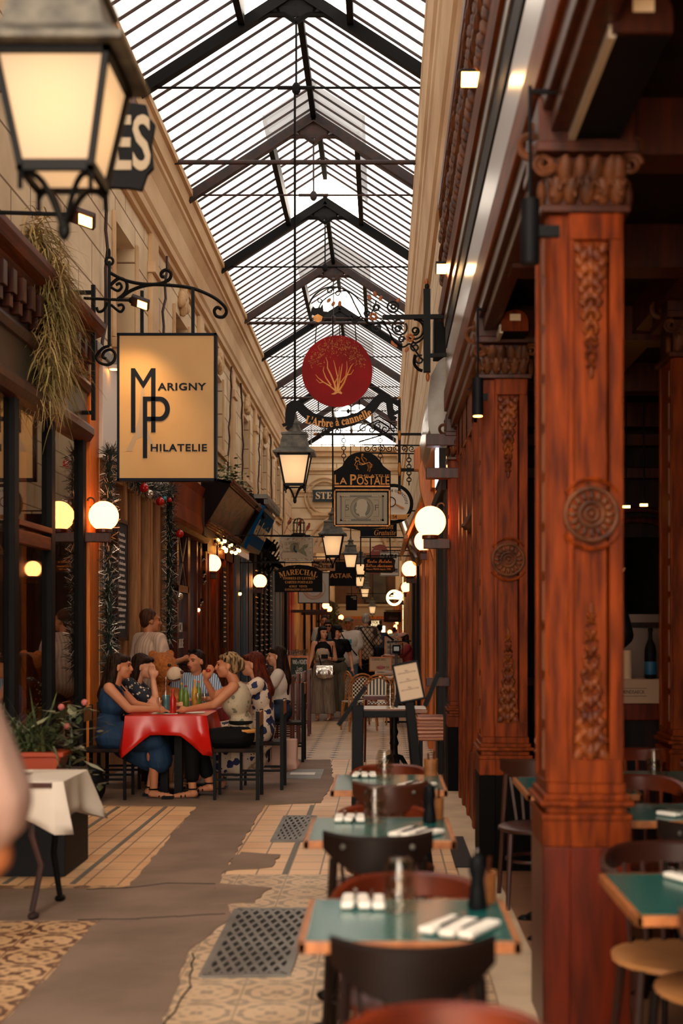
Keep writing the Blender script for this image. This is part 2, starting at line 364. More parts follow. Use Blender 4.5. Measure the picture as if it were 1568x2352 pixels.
# ---- left wall
wl = MB(); wins = [(14.3, 15.5), (18.4, 19.7), (22.6, 23.9), (27.3, 28.6), (31.6, 32.9), (35.8, 37.1)]
y = -2.0
for a, b in wins+[(YE, YE)]:
    wl.box(XL-.45, XL, y, a, 3.4, 8.1)
    if b > a: wl.box(XL-.45, XL, a, b, 3.4, 4.72); wl.box(XL-.45, XL, a, b, 6.05, 8.1)
    y = b
struct('wall_left', wl, M['ashlar'])
struct('wall_left_lower', MB().box(-5.4, -5.2, -2.2, 95, 0, 8), mat('dim_shop_back_wall', '3a2416', .8, col2='5b3a20', nscale=1.5))
_wf = mat('cream_window_frame', 'cfb08a', .6); _wg = glass('old_window_glass', '8a7a68', .12)
_cnt = 0
for a, b in wins:
    z0, z1 = 4.72, 6.05
    w = MB().box(XL-.30, XL-.26, a, b, z0, z1).build('window_%d' % _cnt, _wg); w['kind'] = 'structure'
    f = MB()
    for yy in (a, (a+b)/2-.02, b-.05): f.box(XL-.32, XL-.21, yy, yy+.05, z0, z1)
    for zz in (z0, z0+.65, z1-.05): f.box(XL-.32, XL-.21, a, b, zz, zz+.05)
    f.build('window_frame', _wf, w)
    s_ = MB().box(XL, XL+.10, a-.12, b+.12, z0-.12, z0-.01).box(XL, XL+.05, a-.08, b+.08, z0-.25, z0-.12)
    for yy in (a-.1, b+.02): s_.box(XL, XL+.035, yy, yy+.08, z0, z1+.05)
    s_.build('window_sill', M['cream_trim'], w, bevel=.008)
    if _cnt != 0:
        k = MB(); yc = (a+b)/2
        for i in range(26):
            t = R.uniform(-1, 1); k.ell((XL+.04, yc+.26*t, z1+.20+.24*(1-t*t)*R.uniform(-.4, 1)), (.06, .05+.03*R.random(), .06+.05*R.random()), 8, 6)
        k.build('cartouche', M['cream_trim'], w, smooth=True)
    _cnt += 1
for yy in (16.6, 20.9, 25.4, 29.8, 34.2, 38.5):
    struct('trim_%d' % int(yy), MB().box(XL, XL+.06, yy-.22, yy+.22, 3.6, 6.5).box(XL, XL+.10, yy-.27, yy+.27, 6.0, 6.14), M['cream_trim'], bevel=.006)
for yy in (13.4, 17.3, 24.5, 26.6, 30.4, 33.6, 37.6):      # cables running down the wall
    pts = [(XL+.06+R.uniform(-.01, .02), yy+R.uniform(-.05, .05)+.25*math.sin(z*1.3+yy), z) for z in [3.9+i*.2 for i in range(14)]]
    struct('trim_cable', MB().tube(pts, .018, 6), M['iron_brown'])
# left cornice (stepped profile)
prof = [(XL, 6.50), (XL+.05, 6.50), (XL+.06, 6.56), (XL+.11, 6.58), (XL+.12, 6.66), (-2.80, 6.70), (-2.77, 6.95), (-2.70, 7.08), (-2.67, 7.10), (-2.67, 7.16), (-2.63, 7.18), (-2.60, 7.34), (-2.56, 7.35), (-2.56, 7.43), (-2.7, 7.5), (XL-.1, 7.5)]
struct('trim_cornice_left', MB().sweep(prof, -2, YE), M['cream_trim'])
# right upper wall + cove cornice
struct('wall_right', MB().box(XR, XR+.4, 12.2, YE, 3.32, 7.6), M['ashlar'])
struct('wall_right_near', MB().box(XR+.1, XR+.5, -2, 12.2, 4.4, 7.6), M['cream'])
profr = [(XR+.02, 6.05), (.58, 6.1), (.56, 6.25), (.53, 6.3), (.49, 6.75), (.47, 6.8), (.47, 6.95), (.44, 7.0), (.41, 7.32), (.40, 7.34), (.40, 7.46), (.7, 7.6), (.95, 7.6), (.95, 6.05)]
struct('trim_cornice_right', MB().sweep(profr, -2, YE), M['cream_trim'])
# ---- glass roof
EL, ER, RX, EZ, RZ = -2.66, .78, -.94, 7.40, 8.51
_m = bpy.data.materials.new('cloudy_roof_glass'); _m.use_nodes = True; nt = _m.node_tree; nt.nodes.clear()
o_ = N(nt, 'ShaderNodeOutputMaterial'); mx = N(nt, 'ShaderNodeMixShader'); tr = N(nt, 'ShaderNodeBsdfTransparent'); df = N(nt, 'ShaderNodeBsdfTranslucent')
v_ = coords(nt, 'World', (2.5, 2.5, 2.5)); no = N(nt, 'ShaderNodeTexNoise'); no.inputs['Scale'].default_value = .45; no.inputs['Detail'].default_value = 9; nt.links.new(v_, no.inputs['Vector'])
rp = N(nt, 'ShaderNodeValToRGB'); rp.color_ramp.elements[0].position = .38; rp.color_ramp.elements[1].position = .62
rp.color_ramp.elements[0].color = (.090, .092, .098, 1); rp.color_ramp.elements[1].color = (.128, .137, .151, 1)
nt.links.new(no.outputs['Fac'], rp.inputs[0]); nt.links.new(rp.outputs[0], tr.inputs[0]); df.inputs[0].default_value = (.21, .22, .24, 1)
mx.inputs[0].default_value = .25; nt.links.new(tr.outputs[0], mx.inputs[1]); nt.links.new(df.outputs[0], mx.inputs[2]); nt.links.new(mx.outputs[0], o_.inputs[0])
M['roofglass'] = _m
tl = .66     # raised lantern starts here on the slope
def slope(t, side): return (EL+(RX-EL)*t, EZ+(RZ-EZ)*t) if side < 0 else (ER+(RX-ER)*t, EZ+(RZ-EZ)*t)
raised = [(3.5+.1, 7.1), (10.6, 14.1), (17.6, 21.0), (24.6, 28.1), (31.7, 35.1)]
truss_y = [.1+3.5*i for i in range(0, 13)]
g = MB(); bars = MB(); brd = MB()
def quad(mb, a, b, c, d): mb.add([a, b, c, d], [(0, 1, 2, 3)])
for i in range(12):
    y0, y1 = truss_y[i], truss_y[i+1]; up = (i % 2 == 1)
    for s in (-1, 1):
        a, b = slope(0, s), slope(tl if up else 1, s)
        quad(g, (a[0], y0, a[1]), (b[0], y0, b[1]), (b[0], y1, b[1]), (a[0], y1, a[1]))
        if up:
            c, d = slope(tl-.05, s), slope(1, s); dz = .38
            quad(g, (c[0], y0, c[1]+dz), (d[0], y0, d[1]+dz), (d[0], y1, d[1]+dz), (c[0], y1, c[1]+dz))
            brd.box(b[0]-.035, b[0]+.035, y0+.05, y1-.05, b[1]-.10, b[1]+.12)
            brd.box(c[0]-.02, c[0]+.02, y0+.05, y1-.05, c[1]+dz-.07, c[1]+dz+.02)
        n = 11
        for k in range(n):
            yy = y0+(k+.5)*(y1-y0)/n
            bars.bar((a[0], yy, a[1]-.012), (b[0], yy, b[1]-.012), .014, .028)
            if up: bars.bar((c[0], yy, c[1]+dz-.012), (d[0], yy, d[1]+dz-.012), .014, .028)
        for t in ((.33, .66) if up else (.33, .66)):
            q = slope(t, s)
        zz = .38 if up else 0
    brd.box(RX-.035, RX+.035, y0, y1, RZ+zz-.10, RZ+zz+.02)
struct('ceiling', g, M['roofglass']); struct('ceiling_glazing_bars', bars, M['iron_brown']); struct('ceiling_ridge_beam', brd, M['iron'])
for i, yy in enumerate(truss_y):
    t = MB()
    for s in (-1, 1):
        a, b = slope(0, s), slope(1, s)
        t.bar((a[0], yy, a[1]-.07), (b[0], yy, b[1]-.07), .06, .12)
        t.bar((a[0], yy, a[1]-.14), (b[0], yy, b[1]-.14), .11, .02)
        t.tube([(RX+s*.55, yy, RZ-.45), (RX+s*.30, yy, RZ-.34), (RX+s*.12, yy, RZ-.34), (RX, yy, RZ-.42)], .03, 6)
        t.ell((RX+s*.06, yy, RZ-.26), (.16, .03, .12), 10, 6)
    t.cyl((EL, yy, EZ-.02), (ER, yy, EZ-.02), .012, n=6); t.cyl((RX, yy, RZ-.1), (RX, yy, EZ-.05), .012, n=6)
    t.ell((RX, yy, EZ-.03), (.05, .04, .07), 8, 6); t.cyl((RX-.2, yy, EZ-.02), (RX+.2, yy, EZ-.02), .02, n=6)
    struct('ceiling_truss', t, M['iron_brown'] if i % 2 else M['iron'])
for yy in (9.2, 16.3, 24.9, 33.0):
    struct('ceiling_tie_beam', MB().cyl((EL, yy, 7.36), (ER, yy, 7.36), .03, n=8), M['iron_brown'])
# ---- end wall with an arch moulding and the low passage behind
OZ = 4.05
ew = MB().box(-4, -2.95, YE, YE+.4, 0, 8.3).box(.62, 2.5, YE, YE+.4, 0, 8.3).box(-2.95, .62, YE, YE+.4, OZ, 7.35)
struct('wall_end', ew, M['ashlar_end'])
tr_ = MB().box(-4, 2, YE-.25, YE, 7.2, 7.36).box(-4, 2, YE-.16, YE, 7.05, 7.2).box(-4, 2, YE-.10, YE, 6.6, 6.68).box(-4, 2, YE-.1, YE, 5.9, 5.96).box(-2.3, 1.2, YE-.12, YE, 5.15, 5.25).box(-2.3, 1.2, YE-.18, YE, OZ-.1, OZ+.1)
struct('trim_end_wall', tr_, M['cream_trim'])
am = MB()
for rr in (1.55, 1.38, 1.22):
    am.tube([(-1.0+rr*math.cos(a), YE-.06, 3.7+rr*math.sin(a)) for a in [PI*i/24 for i in range(25)]], .05, 6)
for zc, rr in ((5.75, .62), (5.75, .5)):
    am.torus((-1.9, YE-.05, zc), rr, .03, 28, 6)
struct('trim_arch', am, M['cream_trim'])
struct('wall_far_right', MB().box(.74, .9, YE+.4, 82, 0, 7.4), M['cream']); struct('wall_far_left', MB().box(-3.2, -2.97, YE+.4, 82, 0, 7.4), M['cream'])
struct('ceiling_far', MB().box(-3.1, -2.0, YE, 82, 7.2, 7.3).box(-.1, .8, YE, 82, 7.2, 7.3), M['cream2'])
struct('ceiling_far_added_skylight', MB().box(-2.0, -.1, YE, 82, 7.22, 7.24), glass('added_skylight_glass', 'b8b4ac', .04, fres=False))  # unseen skylight, added to bring daylight into the far passage
_br = mat('brown_far_wall', '6a4630', .7, col2='4b2f20', nscale=1)
struct('wall_far_end', MB().box(-3.1, .8, 80, 80.3, 2.9, 7.3).box(-3.1, .8, 81.5, 81.8, 0, 2.9), _br)
struct('trim_far_end', MB().box(-3.1, .8, 79.9, 80.3, 2.25, 2.95).box(-3.1, .8, 79.8, 80.0, 2.86, 3.0), mat('pale_far_band', 'b9a88e', .8))
struct('trim_far_end_rail', MB().box(-3.1, .8, 79.75, 79.95, 2.1, 2.26), M['wood_orange'])
# bright gable light end above cross wall
gb = MB()
for i in range(11): gb.box(EL+i*.33, EL+i*.33+.03, YE-.02, YE+.02, 7.3, 8.3)
for zz in (7.42, 7.75, 8.1): gb.box(EL, ER, YE-.02, YE+.02, zz, zz+.03)
struct('window_9', gb, M['greyl'])
# passage roof shell beyond the walls (keeps sky light out from the sides)
struct('wall_left_back', MB().box(-5.4, -2.96, -2.2, -2, 0, 7.5), M['cream'])
# ---- pendant street lanterns
def lantern(label, x, Y, zc, s=1.0, rod_top=None, group='lanterns hanging along the middle of the passage'):
    """zc = height of the glass centre"""
    r = root('street_lantern', label, 'lantern', (x, Y, zc), 0, group)
    gw, gb_, gh = .165*s, .105*s, .165*s          # half top width, half bottom width, half height
    MB().lathe((0,0,0), [(gb_-.006, -gh), (gw-.006, gh)], sq=True).build('glass_panes', M['lampglass'], r)
    f = MB(); w = .020*s
    for sx in (-1, 1):
        for sy in (-1, 1): f.bar((sx*gb_, sy*gb_, -gh), (sx*gw, sy*gw, gh), w, w)
    for hw, z, t in ((gb_, -gh, .016*s), (gw, gh, .02*s)):
        for sg in (-1, 1):
            f.box(-hw-w/2, hw+w/2, sg*hw-w/2, sg*hw+w/2, z-t, z+t); f.box(sg*hw-w/2, sg*hw+w/2, -hw-w/2, hw+w/2, z-t, z+t)
    f.build('frame', M['iron'], r)
    rf = MB().lathe((0,0,gh), [(.22*s, 0), (.225*s, .02*s), (.20*s, .035*s), (.155*s, .07*s), (.128*s, .20*s), (.14*s, .205*s), (.14*s, .225*s), (.10*s, .24*s)], sq=True)
    rf.build('roof', M['zinc'], r, bevel=.004)
    MB().lathe((0,0,gh+.24*s), [(.085*s, 0), (.06*s, .05*s), (.05*s, .085*s), (.075*s, .09*s), (.075*s, .11*s), (.03*s, .14*s), (.02*s, .2*s)], 14).build('chimney', M['zinc'], r, smooth=True)
    c = MB()
    for sx, sy in ((-1,-1), (-1,1), (1,-1), (1,1)):
        pts = [(sx*gb_*(1-t)+0, sy*gb_*(1-t), -gh-.03*s-.13*s*t**1.2+.055*s*math.sin(PI*t)) for t in [i/8 for i in range(9)]]
        c.tube(pts, .010*s, 6); c.cyl((sx*gb_, sy*gb_, -gh), (sx*gb_, sy*gb_, -gh-.07*s), .008*s, n=6)
    c.ell((0,0,-gh-.16*s), (.02*s, .02*s, .035*s), 8, 6); c.build('scroll_bracket', M['iron'], r, smooth=True)
    if rod_top: MB().cyl((0,0,gh+.42*s), (0,0,rod_top-zc), .014*s if s > .9 else .02, n=6).build('rod', M['iron'], r)
    return r
lantern('large blurred street lantern, lit frosted glass, at top left nearest of all', P(147, 270, 4.0).x, 4.0, P(147, 283, 4.0).z, 1.0, 7.4)
lantern('street lantern on a long rod under the left end of the black ribbon', P(677, 1085, 14.1).x, 14.1, P(677, 1080, 14.1).z, 1.0, 7.4)
lantern('orange lit street lantern below the bottom left corner of the postal stamp sign', P(764, 1252, 24.5).x, 24.5, P(764, 1254, 24.5).z, 1.18, 7.4)
lantern('weathered street lantern just right of and behind the orange one', P(805, 1280, 31.6).x, 31.6, P(805, 1289, 31.6).z, .98, 7.4)
lantern('street lantern half hidden behind the black old postcards sign', P(828, 1310, 38.6).x, 38.6, P(828, 1308, 38.6).z, 1.0, 7.4)
lantern('street lantern hanging right under the one half hidden by the postcards sign', P(826, 1335, 44).x, 44, P(826, 1336, 44).z, 1.0, 7.2)
lantern('small street lantern above the heads, left of the last black one', P(838, 1362, 55).x, 55, P(838, 1362, 55).z, 1.1, 7.2)
lantern('smallest black topped street lantern, farthest down the passage', P(855, 1402, 66).x, 66, P(855, 1401, 66).z, 1.1, 7.2)
# ---- globe lamps
GL = {}
def globe(label, x, y, rpx, Y, wallx, group):
    p = P(x, y, Y); rr = rpx*Y/FPX
    r = root('globe_lamp', label, 'lamp', p, 0, group); s = 1 if wallx > p.x else -1; d = abs(wallx-p.x)
    MB().ell((0,0,0), rr, 28, 18).build('globe', M['globe'], r, smooth=True)
    a = MB().box(-.05*s if s > 0 else .05, 0, -.01, .01, 0, 0) if False else MB()
    a.cyl((0,0,-rr-.02), (0,0,-rr*.88), rr*.55, n=16)
    a.box(min(-s*rr*.45, s*d), max(-s*rr*.45, s*d), -.045, .045, -rr-.11, -rr-.02)
    a.build('bracket', M['wood_dark'], r, bevel=.004)
    if Y < 16:
        b = MB().tube(spiral((s*(d-.09), 0, -rr*.2), .07, .02, PI/2, PI/2+s*4.5), .010, 6); b.tube(spiral((s*(d-.07), 0, -rr*.2+.17), .06, .02, -PI/2, -PI/2-s*4.5), .009, 6)
        b.build('scroll', M['iron_brown'], r, smooth=True)
    return r
gl_ = 'round globe lamps on the left shopfronts'; gr_ = 'round globe lamps on the right shopfronts'
globe('largest lit globe lamp on the left, in front of the tinsel garland', 238, 1185, 34, 12.6, -2.9, gl_)
globe('lit globe lamp under the string of warm bulbs, second on the left', 487, 1294, 20.5, 21.4, -2.9, gl_)
globe('lit globe lamp left of the arched black stamp dealer sign', 597, 1335, 15.5, 28.5, -2.9, gl_)
globe('large lit globe lamp at the corner of the wooden facade on the right', 988, 1198, 35.5, 12.2, .62, gr_)
globe('lit globe lamp partly hidden below the large right one', 975, 1243, 24, 17.5, .66, gr_)
globe('third lit globe lamp on the right, beside the orange wood', 941, 1307, 18.5, 23.5, .66, gr_)
globe('fourth lit globe lamp on the right, beside the dark blue shopfront', 933, 1349, 12, 33, .66, gr_)
globe('fifth lit globe lamp on the right, touching the neon roundel', 915, 1368, 10, 40, .66, gr_)
for i, (x, y, r_, Y, lb) in enumerate(((919, 1411, 6.5, 50, 'globe lamp at the right edge of the dark hanging panel'), (914, 1428, 6.5, 54, 'globe lamp under the dark hanging panel, upper of two'), (909, 1440, 5.5, 60, 'globe lamp under the dark hanging panel, lower of two'), (895, 1452, 5, 70, 'lowest and farthest globe lamp on the right, above the man with the backpack'))):
    globe('small lit '+lb, x, y, r_, Y, .66, gr_)
globe('far lit globe lamp on the left, first below the white pizza sign', 748, 1391, 8, 40, -2.9, gl_)
globe('far lit globe lamp on the left, just below and right of the first', 756, 1399, 6.3, 46, -2.9, gl_)
globe('small lit globe lamp above the two walking women, by the hanging foliage', 783, 1418, 5.7, 56, -2.9, gl_)
# ================================================================ LEFT SHOPFRONTS
GX = -2.91
# --- A: the dark wood cafe with tall panes
cafe = root('cafe_front', 'dark wooden cafe front with tall window panes and a dentilled cornice, nearest on the left', 'shopfront', (0,0,0))
MB().sweep([(GX-.1, 4.28), (-2.84, 4.28), (-2.80, 4.33), (-2.72, 4.36), (-2.68, 4.43), (-2.68, 4.48), (GX-.1, 4.50)], -2, 12.62).build('top_cornice', M['wood_horiz'], cafe)
d = MB()
yy = 3.0
while yy < 12.5: d.box(-2.86, -2.76, yy, yy+.10, 4.06, 4.24); d.box(-2.86, -2.79, yy+.01, yy+.09, 3.96, 4.06); yy += .26
tag(d.build('dentils', M['wood_dark'], cafe, bevel=.005), kind='stuff')
MB().box(-2.95, -2.86, -2, 12.62, 3.36, 4.28).build('fascia', mat('patinated_blue_black_fascia', '15171c', .35, col2='4a2a1a', nscale=1.6, lo=.45, hi=.7), cafe)
MB().sweep([(GX, 3.80), (-2.83, 3.82), (-2.80, 3.87), (-2.83, 3.92), (GX, 3.94)], -2, 12.62).sweep([(GX, 3.34), (-2.83, 3.35), (-2.79, 3.41), (-2.79, 3.47), (-2.84, 3.52), (GX, 3.54)], -2, 12.62).build('mouldings', M['wood_dark'], cafe)
posts = [4.6, 6.5, 8.3, 10.22, 11.36, 12.54]
for i, yy in enumerate(posts):
    MB().box(GX-.05, GX+.045, yy-.065, yy+.065, 0.0, 3.36).build('post', M['black'], cafe, bevel=.006)
MB().box(GX-.02, GX+.04, 10.28, 11.3, 2.22, 2.33).box(GX-.02, GX+.05, 10.28, 11.3, 2.36, 2.41).build('transom', M['wood_horiz'], cafe, bevel=.006)
MB().box(GX-.04, GX+.03, -2, 12.5, 0, .5).build('base_board', M['black'], cafe, bevel=.004)
for a, b in zip([-2]+posts[:-1], posts):
    MB().box(GX-.006, GX, a+.06, b-.06, .5, 3.34).build('window_pane', M['pane'], cafe)
# inside the cafe: shelves of boxes and a tan back panel
sh = root('display_shelf', 'wall shelves with coloured boxes seen through the cafe window', 'shelf', (-4.6, 10.4, 0))
MB().box(-.2, -.16, -3, 2.1, .3, 3).build('back_panel', M['wood_tan'], sh)
s_ = MB()
for z in (.5, .95, 1.4, 1.85, 2.3): s_.box(-.16, .16, -3, 2.1, z, z+.03)
s_.build('shelf_board', M['wood_dark'], sh)
bx = MB()
cs = [M['red'], M['cream2'], M['blue'], M['wood_orange'], M['goldtext']]
for ci, m_ in enumerate(cs):
    b_ = MB()
    for z in (.53, .98, 1.43, 1.88, 2.33):
        for k in range(14):
            if R.random() < .22: yy = -2.9+k*.35+R.uniform(0, .08); b_.box(-.1, .12, yy, yy+R.uniform(.12, .28), z, z+R.uniform(.12, .36))
    if b_.v: tag(b_.build('shelved_boxes', m_, sh), kind='stuff')
# hanging grass on the cafe cornice
gmat = mat('dry_green_grass', '837a45', .7, col2='b89a62', nscale=3)
gr = root('hanging_grass', 'long dry grass plant trailing down from the cafe cornice', 'plant', P(100, 560, 10.9))
base = P(100, 560, 10.9)
def strand(mb, p, d, L, droop, w, n=7):
    p = Vector(p); d = Vector(d).normalized(); pts = []
    for i in range(n+1):
        t = i/n; q = p+d*(L*t)+Vector((0, 0, -droop*t*t)); pts.append(q)
    side = d.cross(Vector((0, 0, 1))); side = side.normalized() if side.length > 1e-3 else Vector((1, 0, 0))
    v = []
    for i, q in enumerate(pts):
        ww = w*(1-(i/n)**2*.9)
        v += [q-side*ww, q+side*ww+Vector((0, 0, .3*ww))]
    mb.add(v, [(2*i, 2*i+1, 2*i+3, 2*i+2) for i in range(n)])
g_ = MB()
for (px, py, cnt, L0) in ((78, 560, 300, .55), (110, 620, 240, .5), (122, 680, 320, .45), (130, 740, 260, .42), (118, 800, 320, .42), (125, 840, 320, .45), (108, 890, 150, .42)):
    c = P(px, py, 10.9)-base
    for k in range(int(cnt*1.4)):
        a = R.uniform(0, 2*PI); strand(g_, c+Vector((R.gauss(0, .05), R.gauss(0, .12), R.gauss(0, .1))), (math.cos(a), math.sin(a)*.8, R.uniform(-.2, .9)), R.uniform(.15, L0)*.75, R.uniform(.2, .85)*L0, .0065)
g_.build('leaves', gmat, gr)
MB().tube([P(x, y, 10.95)-base for x, y in ((85, 560), (105, 610), (110, 680), (100, 760), (95, 830), (98, 900))], .012, 6).build('stem', mat('brown_stem', '8a5a28', .8), gr)
# --- B: oak door front with white fascia
b_ = root('pizzeria_front', 'tan oak shopfront with a white fascia board behind the tinsel garland', 'shopfront', (0,0,0))
MB().box(-2.93, -2.84, 12.66, 13.05, 0, 4.3).build('corner_pillar', M['wood_orange'], b_, bevel=.006)
MB().box(-2.93, -2.80, 13.05, 17.05, 3.25, 4.25).build('fascia_board', M['white'], b_, bevel=.006)
MB().box(-2.93, -2.77, 12.66, 17.05, 4.25, 4.34).build('fascia_cap', M['greyl'], b_, bevel=.006)
text('PIZZA', .42, M['greyl'], b_, (-2.79, 14.3, 3.5), side='right', extrude=.03)
f = MB()
for yy in (13.05, 13.55, 14.35, 15.0, 15.15, 15.75, 15.95, 16.5, 16.95): f.box(-2.93, -2.83, yy, yy+.10, 0, 3.25)
f.box(-2.93, -2.85, 13.05, 17.05, 0, .7).box(-2.93, -2.84, 13.05, 17.05, 3.1, 3.25).box(-2.93, -2.84, 13.05, 14.4, 2.2, 2.28)
f.build('frame', M['wood_tan'], b_, bevel=.005)
MB().box(-2.92, -2.915, 13.1, 17, .7, 3.1).build('window_pane', M['pane'], b_)
MB().box(-3.6, -3.55, 13, 17, 0, 3.3).build('inner_wall', M['wood_orange'], b_)
cb = root('chalkboard', 'tall black chalkboard menu with white handwriting beside the tinsel garland', 'chalkboard', (-2.80, 14.0, 2.05))
MB().box(-.03, 0, -.26, .26, -.60, .62).build('board', mat('chalk_black', '1d1a18', .8), cb)
MB().box(-.03, .015, -.30, -.26, -.64, .66).box(-.03, .015, .26, .30, -.64, .66).box(-.03, .015, -.3, .3, .62, .66).box(-.03, .015, -.3, .3, -.64, -.60).build('frame', M['wood_dark'], cb)
for k in range(17):
    z = .5-.062*k; L = R.uniform(.25, .46)
    text(''.join(R.choice('aemnoruvcistl ') for _ in range(int(L*46))), .055, M['white'], cb, (.002, 0, z), width=L, side='right', extrude=.001)
bp_ = root('poster', 'blue and white poster in the window left of the chalkboard', 'poster', (-2.82, 13.35, 2.3))
MB().box(-.01, 0, -.16, .16, -.36, .40).build('sheet', M['white'], bp_); MB().box(0, .003, -.15, .15, -.30, .12).box(0, .003, -.15, .15, .18, .36).build('blue_blocks', mat('poster_blue', '1d4f8a', .6), bp_)
# garland
gar = root('tinsel_garland', 'green and silver tinsel garland framing the oak door with red baubles', 'garland', (0,0,0))
path = [Vector((-2.74, 13.05, z)) for z in [1.1+i*.1 for i in range(23)]]
n0 = len(path)
path += [Vector((-2.72, 13.05+3.7*t, 3.33-.18*math.sin(PI*t))) for t in [i/22 for i in range(1, 23)]]
path += [Vector((-2.74, 16.75, z)) for z in [3.2-i*.1 for i in range(19)]]
gd, gl = MB(), MB()
for i in range(len(path)-1):
    for k in range(95):
        c = path[i].lerp(path[i+1], R.random()); a, b2 = R.uniform(0, 2*PI), R.uniform(-1, 1); d3 = Vector((math.cos(a)*math.sqrt(1-b2*b2), math.sin(a)*math.sqrt(1-b2*b2), b2))
        L = R.uniform(.09, .15); u, w = frame_of(d3); q = c+d3*L; t = .0045; mb = gl if R.random() < .26 else gd
        mb.add([c-u*t, c+u*t, q+u*t*.6, q-u*t*.6], [(0, 1, 2, 3)])
        if k % 3 == 0: mb.add([c-w*t, c+w*t, q+w*t*.6, q-w*t*.6], [(0, 1, 2, 3)])
gd.build('dark_tinsel', mat('dark_green_tinsel', '14231c', .5), gar); gl.build('silver_tinsel', mat('frosted_tinsel', 'cfc6b4', .35, metal=.3), gar)
gtube = MB().tube(path, .035, 6).build('core', mat('garland_core', '18261c', .9), gar)
rb = M['redb'] = mat('glossy_red_bauble', 'b3120c', .15); sb_ = mat('silver_bauble', 'c9bfae', .15, metal=.8); bb = mat('teal_bauble', '1a7a8a', .2)
for i, (t, m_, dz, nm) in enumerate(((.05, rb, .02, 'first red bauble, at the near corner of the garland'), (.16, rb, 0, 'second red bauble along the garland'), (.34, rb, .02, 'red bauble in the middle of the swag'), (.42, sb_, 0, 'silver bauble beside the middle red one'), (.62, rb, -.02, 'large red bauble on the far half of the swag'), (.70, bb, .02, 'small teal bauble on the far half of the swag'), (.80, rb, 0, 'small red bauble just above the silver bell'))):
    p = Vector((-2.62, 13.05+3.7*t, 3.22-.18*math.sin(PI*t)+dz)); r_ = .05 if 'small' not in nm else .03
    o = MB().ell((0,0,0), r_, 12, 10).cyl((0,0,r_*.9), (0,0,r_*1.2), .012, n=8).build('bauble', m_, smooth=True, loc=p); tag(o, nm, 'bauble', 'baubles on the tinsel garland')
for dz, y_, nm in ((2.75, 16.7, 'red bauble at the top of the far garland post'), (1.95, 16.65, 'silver bauble halfway down the far garland post')):
    o = MB().ell((0,0,0), .05, 12, 10).cyl((0,0,.045), (0,0,.06), .012, n=8).build('bauble', rb if 'red' in nm else sb_, smooth=True, loc=(-2.60, y_, dz)); tag(o, nm, 'bauble', 'baubles on the tinsel garland')
# --- C: stamp shop with wood frames
c_ = root('stamp_shop_front', 'brown framed stamp shop window with white lettering and orange fascia', 'shopfront', (0,0,0))
MB().sweep([(-2.95, 2.95), (-2.86, 2.98), (-2.83, 3.08), (-2.86, 3.3), (-2.84, 3.60), (-2.80, 3.74), (-2.95, 3.75)], 17.1, 20.55).build('fascia', mat('orange_brown_fascia', '8a3d10', .7, col2='6c290a', nscale=1.5, spec=.1), c_)
MB().sweep([(-2.95, 2.86), (-2.75, 2.88), (-2.72, 2.94), (-2.95, 3.0)], 17.1, 20.55).build('moulding', M['wood_horiz'], c_)
f = MB()
for yy, w in ((17.1, .12), (18.0, .14), (19.0, .12), (19.12, .1), (19.9, .12), (20.3, .25)): f.box(-2.95, -2.84, yy, yy+w, 0, 2.9)
f.box(-2.95, -2.84, 17.1, 20.5, 0, .7).box(-2.95, -2.84, 18.0, 19.1, 2.05, 2.15)
f.build('frame', M['wood_red'], c_, bevel=.005)
MB().box(-2.92, -2.915, 17.1, 20.5, .7, 2.9).build('window_pane', M['pane'], c_)
text('MARCIA', .20, M['white'], c_, (-2.90, 18.52, 1.55), side='right'); text('PHILATELIE', .19, M['white'], c_, (-2.90, 18.52, 1.32), width=.9, side='right')
text('POSTES', .2, M['white'], c_, (-2.90, 17.6, 2.4), width=.6, side='right'); text('EXPERTISE', .2, M['white'], c_, (-2.90, 17.6, 2.1), width=.7, side='right'); text('ACHAT', .2, M['white'], c_, (-2.90, 17.6, 1.8), width=.5, side='right')
MB().bar((-2.86, 18.2, 2.1), (-2.86, 18.9, 2.85), .03).bar((-2.86, 18.9, 2.1), (-2.86, 18.2, 2.85), .03).build('hanging_struts', M['greyl'], c_)
MB().box(-3.6, -3.55, 17, 21, 0, 3).build('inner_wall', mat('dim_interior', '5b3a20', .8), c_)
def pic(name, label, x0, y0, x1, y1, Y, m_, fm=None, t=.03, gr_=None, cat='picture'):
    a, b = P(x0, y0, Y), P(x1, y1, Y); r = root(name, label, cat, ((a.x+b.x)/2, Y, (a.z+b.z)/2), 0, gr_); hw, hh = (b.x-a.x)/2, (a.z-b.z)/2
    MB().box(-hw, hw, 0, t, -hh, hh).build('panel', m_, r)
    if fm:
        w = min(hw, hh)*.1; MB().box(-hw-w, hw+w, -.01, t, hh, hh+w).box(-hw-w, hw+w, -.01, t, -hh-w, -hh).box(-hw-w, -hw, -.01, t, -hh, hh).box(hw, hw+w, -.01, t, -hh, hh).build('frame', fm, r)
    return r
